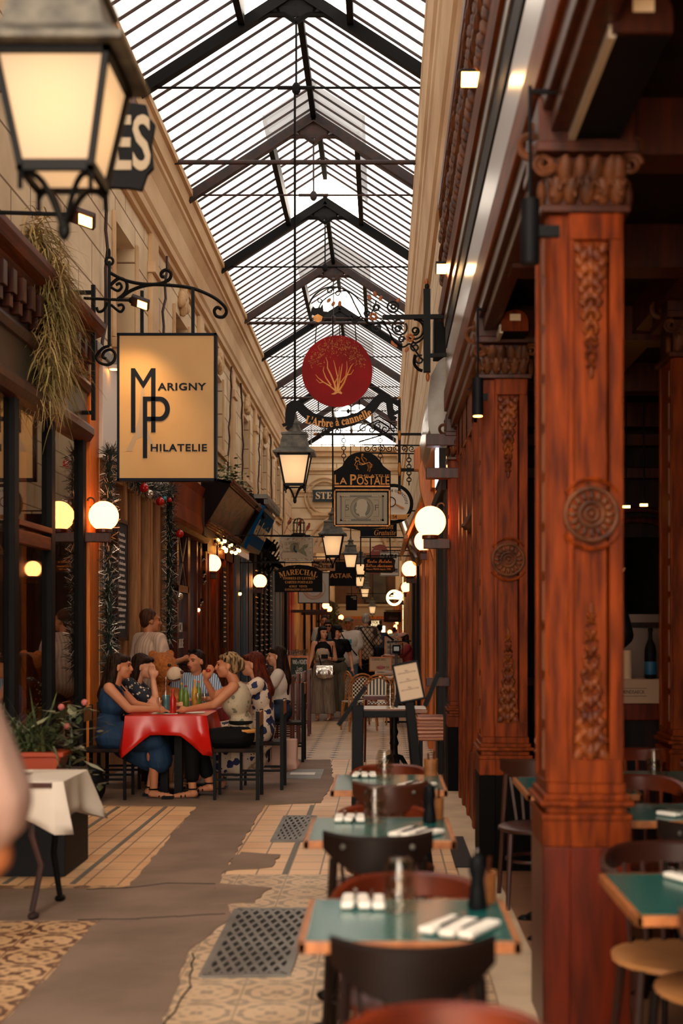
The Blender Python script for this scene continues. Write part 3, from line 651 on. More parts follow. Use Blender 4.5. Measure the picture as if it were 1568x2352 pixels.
# --- D: brown inn with the leaning display case
d_ = root('brown_inn_front', 'dark brown carved wooden shopfront under the leaning display case', 'shopfront', (0,0,0))
f = MB()
for k, yy in enumerate((20.6, 21.2, 21.9, 22.5, 23.1, 23.7, 24.3)): f.box(-2.95, -2.80-.03*(k % 2), yy, yy+.22, 0, 3.0)
f.box(-2.95, -2.84, 20.6, 24.6, 0, .8).box(-2.95, -2.80, 20.6, 24.6, 2.75, 3.0)
f.build('frame', M['wood'], d_, bevel=.006); MB().box(-2.93, -2.92, 20.6, 24.6, .8, 2.75).build('panels', M['wood_dark'], d_)
MB().box(-2.95, -2.82, 20.6, 24.6, 3.0, 3.6).build('fascia', M['wood_dark'], d_)
mn = root('menu_board', 'tall narrow dark menu board with white lines on the brown shopfront', 'menu board', (-2.76, 22.75, 1.9))
MB().box(-.03, 0, -.2, .2, -.7, .7).build('board', M['wood_deep'], mn)
for k in range(16): text('mmnmmnm', .05, M['white'] if k % 4 else M['goldtext'], mn, (.002, 0, .62-k*.08), width=.3, side='right', extrude=.001)
dc = root('display_case', 'dark leaning display case with a tilted picture glass projecting over the passage', 'display case', (0, 20.7, 0))
pr = [(-2.95, 3.98), (-2.40, 3.87), (-2.80, 3.20), (-2.95, 3.1)]
MB().prism(pr, 0, .06).prism(pr, 4.6, 4.66).prism([(-2.95, 3.98), (-2.42, 3.87), (-2.42, 3.83), (-2.95, 3.94)], 0, 4.66).build('case', mat('dark_plum_brown_box', '150b09', .7, spec=.1), dc)
def sl(t, o=0): return (-2.40+(-.40)*t+o*.86, 3.87-.67*t-o*.5)
q = MB(); a, b = sl(.1, -.03), sl(.9, -.03)
q.add([(a[0], .1, a[1]), (a[0], 4.55, a[1]), (b[0], 4.55, b[1]), (b[0], .1, b[1])], [(0, 1, 2, 3)])
_m, _nt, _b = newmat('dark_painted_mirror_picture'); vv = coords(_nt, 'World', (2, 1.0, 2)); vo = N(_nt, 'ShaderNodeTexNoise'); vo.inputs['Scale'].default_value = 1.5; vo.inputs['Distortion'].default_value = 2.5; _nt.links.new(vv, vo.inputs[0])
r_ = N(_nt, 'ShaderNodeValToRGB'); el = r_.color_ramp.elements; el[0].position = .4; el[0].color = lin('101820'); el[1].position = .62; el[1].color = lin('5c4a3a'); e3 = el.new(.5); e3.color = lin('5a2814'); _nt.links.new(vo.outputs[0], r_.inputs[0]); _nt.links.new(r_.outputs[0], _b.inputs[0]); _b.inputs['Roughness'].default_value = .35; _b.inputs['Specular IOR Level'].default_value = .2
q.build('picture_glass', _m, dc)
rl = MB()
for t0, t1 in ((-.04, .09), (.90, 1.06)):
    for u in (0, .33, .66):
        a, b = sl(t0+(t1-t0)*u, .02-.012*u), sl(t0+(t1-t0)*(u+.28), .03)
        rl.bar(((a[0]+b[0])/2, -.03, (a[1]+b[1])/2), ((a[0]+b[0])/2, 4.7, (a[1]+b[1])/2), .03, .045)
rl.build('rails', M['wood_horiz'], dc, bevel=.003)
MB().bar((sl(0)[0], 4.66, sl(0)[1]), (sl(1)[0], 4.66, sl(1)[1]), .1, .08).build('end_board', M['black'], dc)
# string bulbs
bulbs = [(459,1236,1),(482,1238,1),(501,1240,1),(509,1248,1),(511,1241,1),(516,1243,1),(514,1258,1),(519,1262,1),(527,1254,1),(531,1252,1),(494,1250,0),(505,1260,0),(545,1263,1),(519,1266,1),(532,1268,1),(541,1270,1),(492,1234,0),(549,1265,1),(484,1247,1),(469,1322,0),(470,1338,0),(463,1386,0),(541,1316,1),(551,1364,1),(539,1358,0),(539,1404,0),(455,1401,1),(448,1400,1),(458,1256,0),(466,1287,0)]
wire = MB(); bm_ = MB().ell((0,0,0), .030, 12, 10).build('string_bulb', M['bulb'], smooth=True); bmo = MB().ell((0,0,0), .034, 12, 10).build('string_bulb', M['bulboff'], smooth=True)
sk = MB().cyl((0,0,.02), (0,0,.07), .017, n=8).build('socket', M['black'], bm_); sk2 = MB().cyl((0,0,.025), (0,0,.075), .018, n=8).build('socket', M['black'], bmo)
prev = None
for i, (x, y, on) in enumerate(bulbs):
    Y = 21.6+(i % 5)*.35 if i < 19 else (23.0 if x < 500 else 25.5)
    if x < 500 and i >= 19: Y = 20.3
    src = bm_ if on else bmo; p = P(x, y, Y)
    first = (on and 'done' not in bm_) or (not on and 'done' not in bmo)
    if first: o = src; o['done'] = 1; o.location = p
    else: o = dup(src, p)
    if 'done' in o and not first: del o['done']
    col = 'glowing' if on else 'unlit clear'
    if i < 19: tag(o, col+' round bulb in the festoon cluster under the leaning display case', 'light bulb', 'bulbs of the festoon cluster, '+('lit' if on else 'unlit'))
    else: tag(o, '%s round bulb hanging alone on the %s' % (col, 'blue shopfront' if x > 500 else 'wooden door frames left of the second globe'), 'light bulb', 'single %s bulbs on the %s' % ('lit' if on else 'unlit', 'blue shopfront' if x > 500 else 'door frames'))
    if i < 19:
        q = p+Vector((0, 0, .07))
        if prev is not None: m2 = (prev+q)/2-Vector((0, 0, .05)); wire.tube([prev, (prev+m2)/2-Vector((0,0,.01)), m2, (m2+q)/2-Vector((0,0,.01)), q], .006, 5)
        wire.cyl(q, (-2.7, 20.72+ (i % 7)*.5, 3.2), .004, n=4)
        prev = q
for o in (bm_, bmo):
    if 'done' in o: del o['done']
tag(wire.build('festoon_cable', M['black']), 'thin black cable of the bulb cluster under the leaning display case', 'cable')
# --- E..: further left fronts
e_ = root('blue_shop_front', 'blue painted shopfront with a leaning blue sign and grey cornice', 'shopfront', (0,0,0))
MB().box(-2.95, -2.88, 24.65, 28.6, 0, 3.0).build('front', M['blue'], e_)
f = MB()
for k, yy in enumerate((24.7, 25.3, 26.1, 26.5, 27.4, 28.1)): f.box(-2.90, -2.78-.03*(k % 3), yy, yy+.28, 0, 2.95)
f.build('pilasters', M['blue'], e_, bevel=.01); MB().box(-2.90, -2.84, 24.95, 25.25, .8, 2.6).build('door_panel', M['wood_tan'], e_)
MB().prism([(-2.95, 3.2), (-2.72, 3.15), (-2.36, 3.95), (-2.95, 4.1)], 25.5, 28.6).build('sign_box', mat('blue_grey_box', '34444a', .5), e_)
q = MB(); a0, b0 = (-2.695, 3.22), (-2.385, 3.88); q.add([(a0[0]+.01, 25.6, a0[1]), (a0[0]+.01, 28.5, a0[1]), (b0[0]+.01, 28.5, b0[1]), (b0[0]+.01, 25.6, b0[1])], [(0,1,2,3)]); q.prism([(-2.36, 3.95), (-2.30, 3.92), (-2.68, 3.08), (-2.72, 3.15)], 25.46, 25.50)
q.build('sign_face', mat('bright_blue_sign', '0c4f86', .9, spec=.03), e_)
tx = MB(); v, f2 = text_geo('bleu fontaine', .46, extrude=.004); L = max(abs(p[0]) for p in v)
tx.add([(-2.69+.31*(.5+y/.66)*.9+.03+z, 27.05+x/L*1.35, 3.25+.66*(.5+y/.66)*.9) for x, y, z in v], f2); tx.build('lettering', M['creamtext'], e_)
dd = MB()
for k in range(14): dd.box(-2.34, -2.26, 25.6+k*.22, 25.7+k*.22, 3.98, 4.08)
dd.box(-2.95, -2.26, 25.5, 28.7, 4.08, 4.16).box(-2.95, -2.40, 25.5, 28.7, 3.93, 3.98); dd.build('dentil_cornice', M['greyl'], e_)
def front(label, y0, y1, m, m2, h=3.2, side=-1, studs=False, n=4, name='shopfront', awn=None):
    r = root(name, label, 'shopfront', (0,0,0)); xw = -2.95 if side < 0 else .72; s = 1 if side < 0 else -1
    x1 = xw+s*.07
    MB().box(min(xw, x1), max(xw, x1), y0, y1, 0, h).build('front', m, r)
    f = MB()
    for k in range(n):
        yy = y0+(y1-y0)*k/n; x2 = xw+s*(.12+.02*(k % 2)); f.box(min(x1, x2), max(x1, x2), yy, yy+(y1-y0)/n*.42, 0, h)
    f.box(min(x1, xw+s*.16), max(x1, xw+s*.16), y0, y1, h-.12, h); f.build('pilasters', m2, r, bevel=.008)
    if studs:
        q = MB()
        for k in range(n):
            for z in range(22): q.ell((xw+s*.145, y0+(y1-y0)*(k+.1)/n, .3+z*.12), .022, 6, 4); q.ell((xw+s*.145, y0+(y1-y0)*(k+.32)/n, .3+z*.12), .022, 6, 4)
        tag(q.build('studs', M['chrome'], r), kind='stuff')
    return r
front('black studded shopfront beside the third left globe lamp', 28.7, 33.6, M['black'], M['black'], 3.4, studs=True, n=4)
front('blue grey narrow shopfront after the black studded one', 33.6, 36.6, mat('slate_blue', '3c4a4f', .5), mat('slate_blue2', '566266', .5), 3.2)
front('plain black shopfront left of the red one', 36.6, 39.6, M['black'], M['navy'], 3.2, n=2)
front('bright red narrow shopfront under the arched black sign', 39.6, 42, M['red'], mat('bright_red', 'a81814', .35), 3.4, n=3)
_m = mat('honey_marble', 'd9a55e', .4, col2='a66a2c', nscale=2.5, stretch=(1, .6, .5), lo=.45, hi=.6); M['marble'] = _m
front('honey coloured marble front with dark posts, behind the red shopfront', 42.5, 56, M['marble'], M['marble'], 3.0, n=3)
front('brown wood front with plants beyond the left marble one', 56, 79, M['wood_orange'], M['wood_dark'], 3.0, n=5)
for yy, nm in ((45.5, 'nearest'), (50, 'middle'), (55.6, 'farthest')): tag(MB().box(-2.79, -2.71, yy, yy+.25, 0, 3.1).build('door_post', M['black']), nm+' black post standing in front of the left marble front', 'post', 'black posts at the marble front')
# awnings / structures above left fronts
sc_ = root('folded_awning', 'dark folding awning with black crossed arms between the blue sign and arched sign', 'awning', (-2.9, 30.5, 0))
a_ = MB()
for k in range(5): MB().bar((.0, -1.6+k*.8, 3.5), (.55, -1.3+k*.8, 2.9), .04).bar((.1, -1.4+k*.8, 2.9), (.5, -1.6+k*.8, 3.5), .03).build('arm', M['iron'], sc_); MB().bar((.1, -2, 3.55), (.1, 2.4, 3.55), .22, .16).bar((.5, -2, 2.95), (.5, 2.4, 2.95), .06).build('roller', M['grey'], sc_)
# plants and spot lamps above the leaning case
pl = root('climbing_plant', 'small leafy green plant growing on top of the leaning display case', 'plant', (-2.66, 22.6, 3.95))
q = MB()
for k in range(420):
    c = Vector((R.gauss(0, .12), R.gauss(.3, 1.0), abs(R.gauss(.0, .2)))); a = R.uniform(0, 6.28); u = Vector((math.cos(a), math.sin(a), R.uniform(-.5, .5)))*.05; w = Vector((-u.y, u.x, R.uniform(-.03, .03)))*.5
    q.add([c-u, c+w, c+u, c-w], [(0,1,2,3)])
q.build('leaves', mat('dull_green_leaves', '4f5a38', .6, col2='74794e', nscale=20), pl)
for k, (x, y, Y) in enumerate(((565, 1134, 24.5), (577, 1140, 24.5), (588, 1162, 26), (597, 1166, 26))):
    p = P(x, y, Y); r = root('spot_lamp', 'black arm mounted spot lamp over the leaning signs, %s from the left' % ('first', 'second', 'third', 'fourth')[k], 'spot lamp', p, 0, 'spot lamps over the leaning left signs')
    MB().cyl((-2.95-p.x, 0, .03), (0, 0, .05), .018, n=6).build('arm', M['iron'], r); MB().cyl((-.02, 0, .06), (.10, 0, -.22), .03, .055, n=10).build('lamp_head', M['iron'], r)
# ================================================================ RIGHT SIDE: WOODEN RESTAURANT
fr = root('restaurant_frieze', 'long carved wooden frieze with a glossy pale band above the right pillars', 'frieze', (0,0,0))
MB().sweep([(.62, 5.9), (.56, 5.86), (.53, 5.7), (.53, 5.6), (.58, 5.55), (.60, 4.72), (.55, 4.68), (.53, 4.62), (.55, 4.52), (.60, 4.50), (.72, 4.5), (.72, 5.9)], -2, 12.65).build('cornice', M['wood_horiz'], fr)
cv = MB()       # twisted carved garland along the cornice
yy = 1.0
while yy < 12.6:
    for k in range(4):
        z = 5.48-.2*k+R.uniform(-.01, .01); cv.ell((.575-.012*R.random(), yy+.05*(k % 2)+R.uniform(-.01, .01), z), (.045, .030, .11), 7, 6, rot=(-.75 if k % 2 else .75, 0, 0))
    yy += .155
cv.build('carved_garland', M['carved_dark'], fr, smooth=True)
for a_, z0, z1, x0, m_, nm in ((0, 4.40, 4.52, .575, M['greyl'], 'upper_trim'), (0, 4.20, 4.40, .59, M['black'], 'black_trim'), (0, 3.80, 4.20, .60, None, 'glossy_band'), (0, 3.60, 3.80, .575, M['wood_horiz'], 'lower_rail')):
    m_ = m_ or mat('glossy_pale_band', '82776a', .3, spec=.45)
    MB().box(x0, .72, -2, 12.4, z0, z1).build(nm, m_, fr, bevel=.01)
MB().box(.60, .68, -2, 12.4, 3.50, 3.60).box(.63, .72, -2, 12.4, 3.42, 3.50).build('soffit_moulding', M['wood_dark'], fr, bevel=.006)
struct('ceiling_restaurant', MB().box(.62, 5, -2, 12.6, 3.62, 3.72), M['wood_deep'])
cb_ = MB()
for yy in (3.2, 5.1, 6.7, 8.4, 10.2, 12.0): cb_.box(.66, 5, yy, yy+.22, 3.40, 3.62)
for xx in (1.6, 2.7, 3.8): cb_.box(xx, xx+.18, -2, 12.4, 3.44, 3.62)
struct('ceiling_restaurant_coffers', cb_, M['wood_dark'])
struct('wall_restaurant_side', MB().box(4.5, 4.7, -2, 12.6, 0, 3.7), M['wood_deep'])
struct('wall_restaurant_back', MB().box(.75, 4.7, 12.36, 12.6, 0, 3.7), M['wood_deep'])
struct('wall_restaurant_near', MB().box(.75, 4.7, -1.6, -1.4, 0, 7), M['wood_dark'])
aw = root('arched_wall_panelling', 'dark carved arch and cornice panelling on the inner restaurant wall', 'panelling', (2.4, 12.3, 0))
q = MB(); 
for rr in (.62, .72): q.tube([(rr*math.cos(t), 0, 1.95+rr*math.sin(t)) for t in [PI*i/20 for i in range(21)]], .035, 6)
for sx in (-.72, .72, 1.3, -1.3): q.box(sx-.07, sx+.07, -.06, .05, 0, 2.0 if abs(sx) < 1 else 3.4)
q.box(-2, 2.1, -.08, .05, 2.95, 3.05).box(-2, 2.1, -.12, .05, 3.25, 3.36).box(-2, 2.1, -.05, .05, 1.0, 1.08)
q.build('mouldings', M['wood_dark'], aw, bevel=.006)
MB().box(-.6, .6, 0, .04, .2, 2.4).build('mirror', mat('dark_mirror', '14100e', .08, metal=.6), aw)
# --- pillars
def leafspray(mb, z0, z1, w, y, up=1, x=0):
    """carved foliage spray from z0 (broad) to z1 (tip)"""
    n = 9
    for i in range(n):
        t = i/(n-1); z = z0+(z1-z0)*t; ww = w*(1-.72*t)
        mb.ell((x, y, z), (.017*(1.2-t*.6), .016, .030*(1.2-t*.5)), 8, 6)
        for s in (-1, 1):
            mb.ell((x+s*ww*.45, y, z+.012*up), (.020*(1.15-t*.7), .014, .034*(1.1-t*.6)), 8, 6, rot=(0, s*.7*up, 0))
            mb.ell((x+s*ww*.95, y, z-.012*up), (.017*(1.15-t*.8), .013, .028*(1.1-t*.6)), 8, 6, rot=(0, -s*.6*up, 0))
            if t < .75: mb.ell((x+s*ww*.72, y-.006, z+.03*up), .011, 6, 5)
    mb.ell((x, y, z1+(z1-z0)/n*.8), (.012, .01, .03), 6, 5)
def pillar(label, x, y, carved=True, dark_plinth=False, panel=True, w=.33):
    r = root('wooden_pillar', label, 'pillar', (x, y, 0), 0)
    xl, xr = .0, w
    pm = mat('black_plinth_paint', '070606', .6, spec=.05) if dark_plinth and 'plinthk' not in M else M.get('plinthk', M['wood_red'])
    if dark_plinth: M['plinthk'] = pm
    else: pm = M['wood_red']
    pz = .72 if not dark_plinth else .62
    MB().box(0, .105, .015, .41, 0, pz).box(.10, w+.0, 0, .40, 0, pz).build('plinth', pm, r, bevel=.006)
    b = MB()
    for (o, z0, z1) in ((.0, pz, pz+.10), (-.005, pz+.10, pz+.125), (.012, pz+.125, pz+.155), (-.012, pz+.155, pz+.175), (.004, pz+.175, pz+.20), (.016, pz+.20, pz+.24)):
        b.box(o, .105, o+.012, .41-o, z0, z1).box(.10, w-o, o, .40-o, z0, z1)
    b.build('base_mouldings', M['wood'], r, bevel=.005)
    s0 = pz+.24; s1 = 3.12
    s = MB().box(.022, .105, .035, .385, s0, s1).box(.105, .245 if panel else w-.03, .034, .37, s0, s1)
    s.box(.095, .118, .016, .38, s0, s1).box(w-.078, w-.025, .016, .38, s0, s1)
    s.box(.1, w-.03, .011, .3, s1-.10, s1).box(.1, w-.03, .011, .3, s0, s0+.09)
    for yy in (.05, .35): s.box(.012, .03, yy, yy+.03, s0, s1)
    s.build('shaft', M['wood'], r, bevel=.004)
    bd = MB(); z = s0+.05
    while z < s1-.1: bd.cap((.018, .10, z), .012, (.018, .10, z+.14), .012, 6); z += .19
    bd.build('beaded_edge', mat('highlight_pale_wood_edge', '6a3a20', .5), r, smooth=True)  # pale highlight along the bead is put into its colour
    if carved:
        cx = .183
        c = MB(); leafspray(c, s0+.12, s0+.62, .052, .03, 1, cx); c.build('carved_spray', M['carved'], r, smooth=True)
        c = MB(); leafspray(c, s1-.14, s1-.56, .050, .03, -1, cx); c.build('carved_spray', M['carved'], r, smooth=True)
        mz = 1.98; m = MB()
        m.torus((cx, .014, mz), .098, .010, 32, 8).torus((cx, .012, mz), .045, .009, 24, 8).torus((cx, .012, mz), .024, .007, 18, 8).ell((cx, .012, mz), (.013, .012, .013), 10, 8)
        for k in range(16):
            a = 2*PI*k/16; m.ell((cx+.070*math.cos(a), .014, mz+.070*math.sin(a)), (.011, .010, .020), 8, 6, rot=(0, PI/2-a, 0))
        m.build('medallion', M['carved_dark'], r, smooth=True)
        m = MB()
        m.prism([(cx+(.10)*math.cos(t), mz+.10*math.sin(t)) for t in [2*PI*i/36 for i in range(36)]], .018, .04)
        m.tube([(cx+.115*math.cos(t), .02, mz+.02+.115*math.sin(t)) for t in [PI*(.18+.64*i/16) for i in range(17)]], .008, 6)
        m.tube([(cx+.115*math.cos(t), .02, mz-.03-.10*math.sin(t)) for t in [PI*(.15+.7*i/16) for i in range(17)]], .009, 6)
        m.build('medallion_surround', M['wood'], r, smooth=True)
    cp = MB().box(-.01, w, -.0, .4, 3.12, 3.15).box(.02, w-.03, .03, .38, 3.15, 3.34).box(-.03, w+.03, -.03, .43, 3.34, 3.38).box(-.02, w+.01, -.01, .42, 3.38, 3.55)
    cp.build('capital', M['wood_dark'], r, bevel=.006)
    lf = MB()
    for k in range(5):
        xx = .05+k*(w-.10)/4
        for zz, q_ in ((3.20, .055), (3.27, .062)):
            lf.ell((xx+(.03 if zz > 3.25 and k < 4 else 0), .018-(zz-3.16)*.25, zz), (.030, .016, q_), 10, 8, rot=(.45, 0, R.uniform(-.2, .2)))
            for s_ in (-1, 1): lf.ell((xx+s_*.018, -.002, zz+.02), (.012, .014, .03), 8, 6, rot=(.5, s_*.6, 0))
    for k in range(26): lf.ell((R.uniform(.02, w-.02), R.uniform(-.012, .012), R.uniform(3.17, 3.32)), (.012, .012, .016), 6, 5)
    for s_ in (0, 1):
        xx = .0 if s_ == 0 else w
        lf.tube(spiral((xx, .0, 3.30), .042, .010, 0, (1 if s_ else -1)*3.4*PI, 26), .011, 6)
        lf.tube(spiral((xx-.03 if s_ == 0 else xx+.03, .18, 3.44), .07, .015, PI/2, PI/2+(1 if s_ else -1)*3*PI, 26), .016, 6)
        lf.ell((xx+(.0 if s_ else -.0), .06, 3.20), (.02, .03, .06), 8, 6)
    lf.build('carved_leaves', M['carved_dark'], r, smooth=True)
    return r
pillar('nearest wooden pillar on the right with reddish plinth and carved medallion', .605, 4.93)
pillar('middle wooden pillar on the right with black plinth and carved medallion', .605, 8.22, dark_plinth=True)
p3 = pillar('farthest plain wooden pillar on the right with black plinth and small key box', .605, 12.2, carved=False, dark_plinth=True, panel=False)
pillar('reddish wooden pillar inside the restaurant at the right edge', 1.66, 7.55, carved=False)
kb = root('key_box', 'small black key box with silver rim mounted on the plain far pillar', 'key box', P(1077, 1465, 12.2))
MB().box(-.045, .045, -.03, .03, -.07, .075).build('rim', M['chrome'], kb, bevel=.012); MB().box(-.034, .034, -.036, -.02, -.055, .06).build('cover', M['black'], kb, bevel=.01)
kb = root('meter_box', 'small grey glossy box mounted low on the black plinth of the far pillar', 'box', P(1076, 1732, 12.16))
MB().box(-.05, .05, -.03, .02, -.05, .05).build('case', M['grey'], kb, bevel=.01)
# panelled door frames between far pillars
df_ = root('panelled_door_frame', 'brown wooden panelled door frame between the middle and far pillars', 'door frame', (0,0,0))
q = MB().box(.70, .86, 10.2, 12.2, 0, .55)
for yy in (9.9, 10.6, 11.2, 11.7): q.box(.68, .84, yy, yy+.14, 0, 3.5)
q.box(.68, .86, 9.9, 12.2, 3.1, 3.5); q.build('frame', M['wood'], df_, bevel=.006)
MB().box(.78, .80, 9.9, 12.2, .5, 3.2).build('door_glass', M['pane'], df_)
ct = root('carved_bracket', 'dark carved twisted bracket with sloping rail beside the far pillar', 'bracket', P(1095, 1150, 10.5))
q = MB()
for k in range(22): q.ell((R.uniform(-.02, .03), R.uniform(-.05, .05), .42-.05*k), (.025+.012*math.sin(k*1.3), .03, .035), 8, 6)
q.bar((-.10, 0, -.22), (.05, .1, .02), .05).bar((-.07, 0, -.25), (.07, .1, 0), .02); q.build('carving', M['carved_dark'], ct, smooth=True)
# heaters / awning cassettes
def cassette(label, x, y0, y1, z, rr=.085):
    r = root('awning_cassette', label, 'awning cassette', (x, y0, z), 0, 'awning cassettes between the right pillars')
    pr = [(rr*math.cos(t), rr*.8*math.sin(t)) for t in [PI*i/12 for i in range(13)]]+[(-rr, -.06), (rr, -.06)]
    MB().prism(pr, 0, y1-y0).build('housing', M['black'], r)
    for ya in (-.02, y1-y0): MB().prism([(x_*1.03, z_*1.03) for x_, z_ in pr], ya, ya+.02).build('end_cap', M['wood_dark'] if 'nearest to' in label else M['wood'], r)
    MB().box(-rr-.012, -rr+.01, 0, y1-y0, -.07, -.035).box(-rr-.012, -rr+.016, 0, y1-y0, -.04, -.02).build('front_rail', mat('pale_metal_rail', 'b9ad98', .35), r)
    MB().box(-.03, .035, -.024, -.02, .0, .04).build('sticker', M['cream2'], r)
    for k in (.2, .8): MB().cyl((0, (y1-y0)*k, .05), (0, (y1-y0)*k, 3.62-z), .01, n=6).build('hanger', M['black'], r)
    return r
cassette('long awning cassette overhead at the top right, nearest to the camera', .80, 4.05, 5.3, 3.45, .09)
cassette('awning cassette with a brown rounded end above the middle pillar', .80, 7.97, 9.1, 3.42, .08)
cassette('awning cassette half hidden behind the nearest pillar', 1.02, 8.4, 9.6, 3.42, .08)
for x, y, Y, lb in ((1217, 532, 4.75, 'black cylinder downlight beside the nearest pillar capital'), (1097, 912, 8.0, 'black cylinder downlight with glowing end beside the middle pillar')):
    p = P(x, y, Y); r = root('downlight', lb, 'lamp', p); MB().cyl((0,0,-.115), (0,0,.115), .034, n=20).build('cylinder', M['black'], r, smooth=True)
    MB().cyl((0,0,-.119), (0,0,-.116), .028, n=16).build('bulb_face', M['flood'] if Y > 6 else M['grey'], r); MB().box(0, .62-p.x+.02, -.012, .012, -.02, .02).cyl((0,0,.11), (0,0,3.52-p.z), .008, n=6).cyl((0,0,3.5-p.z), (.64-p.x,0,3.5-p.z), .01, n=6).build('bracket', M['black'], r)
for x, y, Y, lb in ((1084, 180, 7.76, 'rectangular flood lamp on the carved frieze, upper and nearer one'), (1020, 615, 11.2, 'rectangular flood lamp on the carved frieze, lower and farther one')):
    p = P(x, y, Y); r = root('flood_lamp', lb, 'flood lamp', p, 0, 'flood lamps on the right frieze')
    MB().obox((0,0,0), (.15, .10, .05), (-.95, 0, 0)).build('housing', M['black'], r, bevel=.005); MB().obox((0,-.0235,-.0168), (.13, .085, .006), (-.95, 0, 0)).build('lit_face', M['flood'], r)
    ld = bpy.data.lights.new('flood_light', 'SPOT'); ld.energy = 22; ld.color = (1, .58, .25); ld.spot_size = 2.2; ld.spot_blend = .8; ld.shadow_soft_size = .04; lo = bpy.data.objects.new('flood_light', ld); C.objects.link(lo); lo.parent = r; lo.location = (.0, -.06, -.03); lo.rotation_euler = (-.6, .5, 0)
    MB().bar((.06, 0, .01), (.57-p.x, .02, .10), .03).ell((.10, 0, .08), .035, 8, 6).build('arm', M['black'], r)
# left spot lamps on arms
for x, y, Y, x0, lb in ((190, 500, 8.6, -2.7, 'spot lamp on a long black arm below the near lantern'), (322, 695, 12.0, -2.75, 'spot lamp on a black arm lighting the cream stamp dealer sign')):
    p = P(x, y, Y); r = root('arm_spot_lamp', lb, 'spot lamp', p, 0)
    MB().cyl((x0-p.x, 0, .04), (-.08, 0, .02), .014, n=8).ell((-.08, 0, .02), .03, 8, 6).build('arm', M['iron'], r)
    MB().obox((0,0,0), (.17, .12, .04), (-.6, .35, 0)).build('housing', M['iron_brown'], r, bevel=.006); MB().obox((.02,-.016,-.026), (.09, .08, .006), (-.6, .35, 0)).build('lit_face', M['flood'], r)
    ld = bpy.data.lights.new('spot_light', 'SPOT'); ld.energy = 26; ld.color = (1, .62, .28); ld.spot_size = 1.7; ld.spot_blend = .8; ld.shadow_soft_size = .04; lo = bpy.data.objects.new('spot_light', ld); C.objects.link(lo); lo.parent = r; lo.location = (.03, -.14, -.06); lo.rotation_euler = (.25, .25, 0)
dl = root('ceiling_spot', 'small white lit downlight over the white fascia board', 'lamp', P(262, 846, 13.3)); MB().cyl((0,0,-.01), (0,0,.03), .05, n=16).build('housing', M['white'], dl); MB().cyl((0,0,-.016), (0,0,-.011), .042, n=16).build('lit_face', M['flood'], dl); MB().cyl((0,0,.02), (-.15,.1,.12), .012, n=6).build('arm', M['greyl'], dl)
# --- right shopfronts beyond the restaurant
front('dark grey panelled shopfront right behind the far wooden pillar', 12.6, 15.2, M['grey'], M['grey'], 3.0, side=1, n=2)
front('glowing orange wood shopfront on the right', 15.2, 21.2, M['wood_orange'], M['wood_orange'], 3.3, side=1, n=4)
front('dark navy shopfront on the right beyond the orange wood', 21.2, 28.5, M['navy'], M['navy'], 3.3, side=1, n=5)
front('honey marble front on the right beyond the navy one', 28.5, 41.8, M['marble'], M['wood_tan'], 3.3, side=1, n=3)
front('far brown shopfront on the right under the small globe lamps', 42.6, 79, M['wood_dark'], M['wood_orange'], 3.0, side=1, n=6)
cn = root('metal_canopy', 'curved grey metal awning housing above the dark grey shopfront', 'canopy', (0, 13.0, 0))
pc = [(.62, 4.25), (.56, 4.2), (.48, 4.05), (.45, 3.8), (.46, 3.55), (.50, 3.42), (.62, 3.40)]
MB().prism(pc, 0, 3.2).build('housing', mat('brushed_grey_metal', '6b5f58', .25, metal=.8), cn); MB().prism([(x-.01 if x < .6 else x, z) for x, z in pc], -.03, 0).build('end_plate', M['greyl'], cn)
MB().box(.5, .66, -.1, .25, 4.25, 4.65).build('bracket', M['black'], cn, bevel=.01)
lp = root('lit_panel_sign', 'bright white lit panel sign seen edge on beside the wooden facade', 'lit sign', (0, 12.9, 0))
MB().box(.55, .62, 0, .9, 3.0, 3.45).build('case', M['grey'], lp); MB().box(.545, .549, .03, .87, 3.03, 3.42).build('lit_face', emat('white_lit_face', 'fff0ff', 3), lp)
wb = root('wooden_corbel', 'orange wooden corbel boards projecting below the grey canopy', 'corbel', (0, 15.6, 0))
MB().prism([(.62, 3.75), (.50, 3.7), (.42, 3.45), (.44, 3.2), (.52, 2.9), (.55, 2.5), (.62, 2.3)], 0, .12).prism([(.62, 3.9), (.38, 3.75), (.38, 3.5), (.45, 3.5), (.62, 3.4)], .5, .65).build('boards', M['wood_orange'], wb, bevel=.006)
sw = root('slatted_awning', 'dusty folded wooden slat awning with hanging cords on the right', 'awning', (0, 17.2, 0))
q = MB()
for k in range(9): q.bar((.62-.0*k, k*.45, 3.5-.02*k), (.30, k*.45+.3, 2.75), .05, .03)
q.bar((.30, 0, 2.75), (.30, 4.2, 2.75), .05).bar((.6, 0, 3.5), (.6, 4.2, 3.5), .08); q.build('slats', M['wood_tan'], sw)
tb = root('plastic_rain_tube', 'clear plastic sheet tube hanging over the right shopfronts', 'tube', (0,0,0)); MB().cyl(P(925, 1200, 21), P(958, 1290, 19), .07, n=12).build('sheet', glass('plastic_sheet', 'd5c6b0', .2, .15), tb)
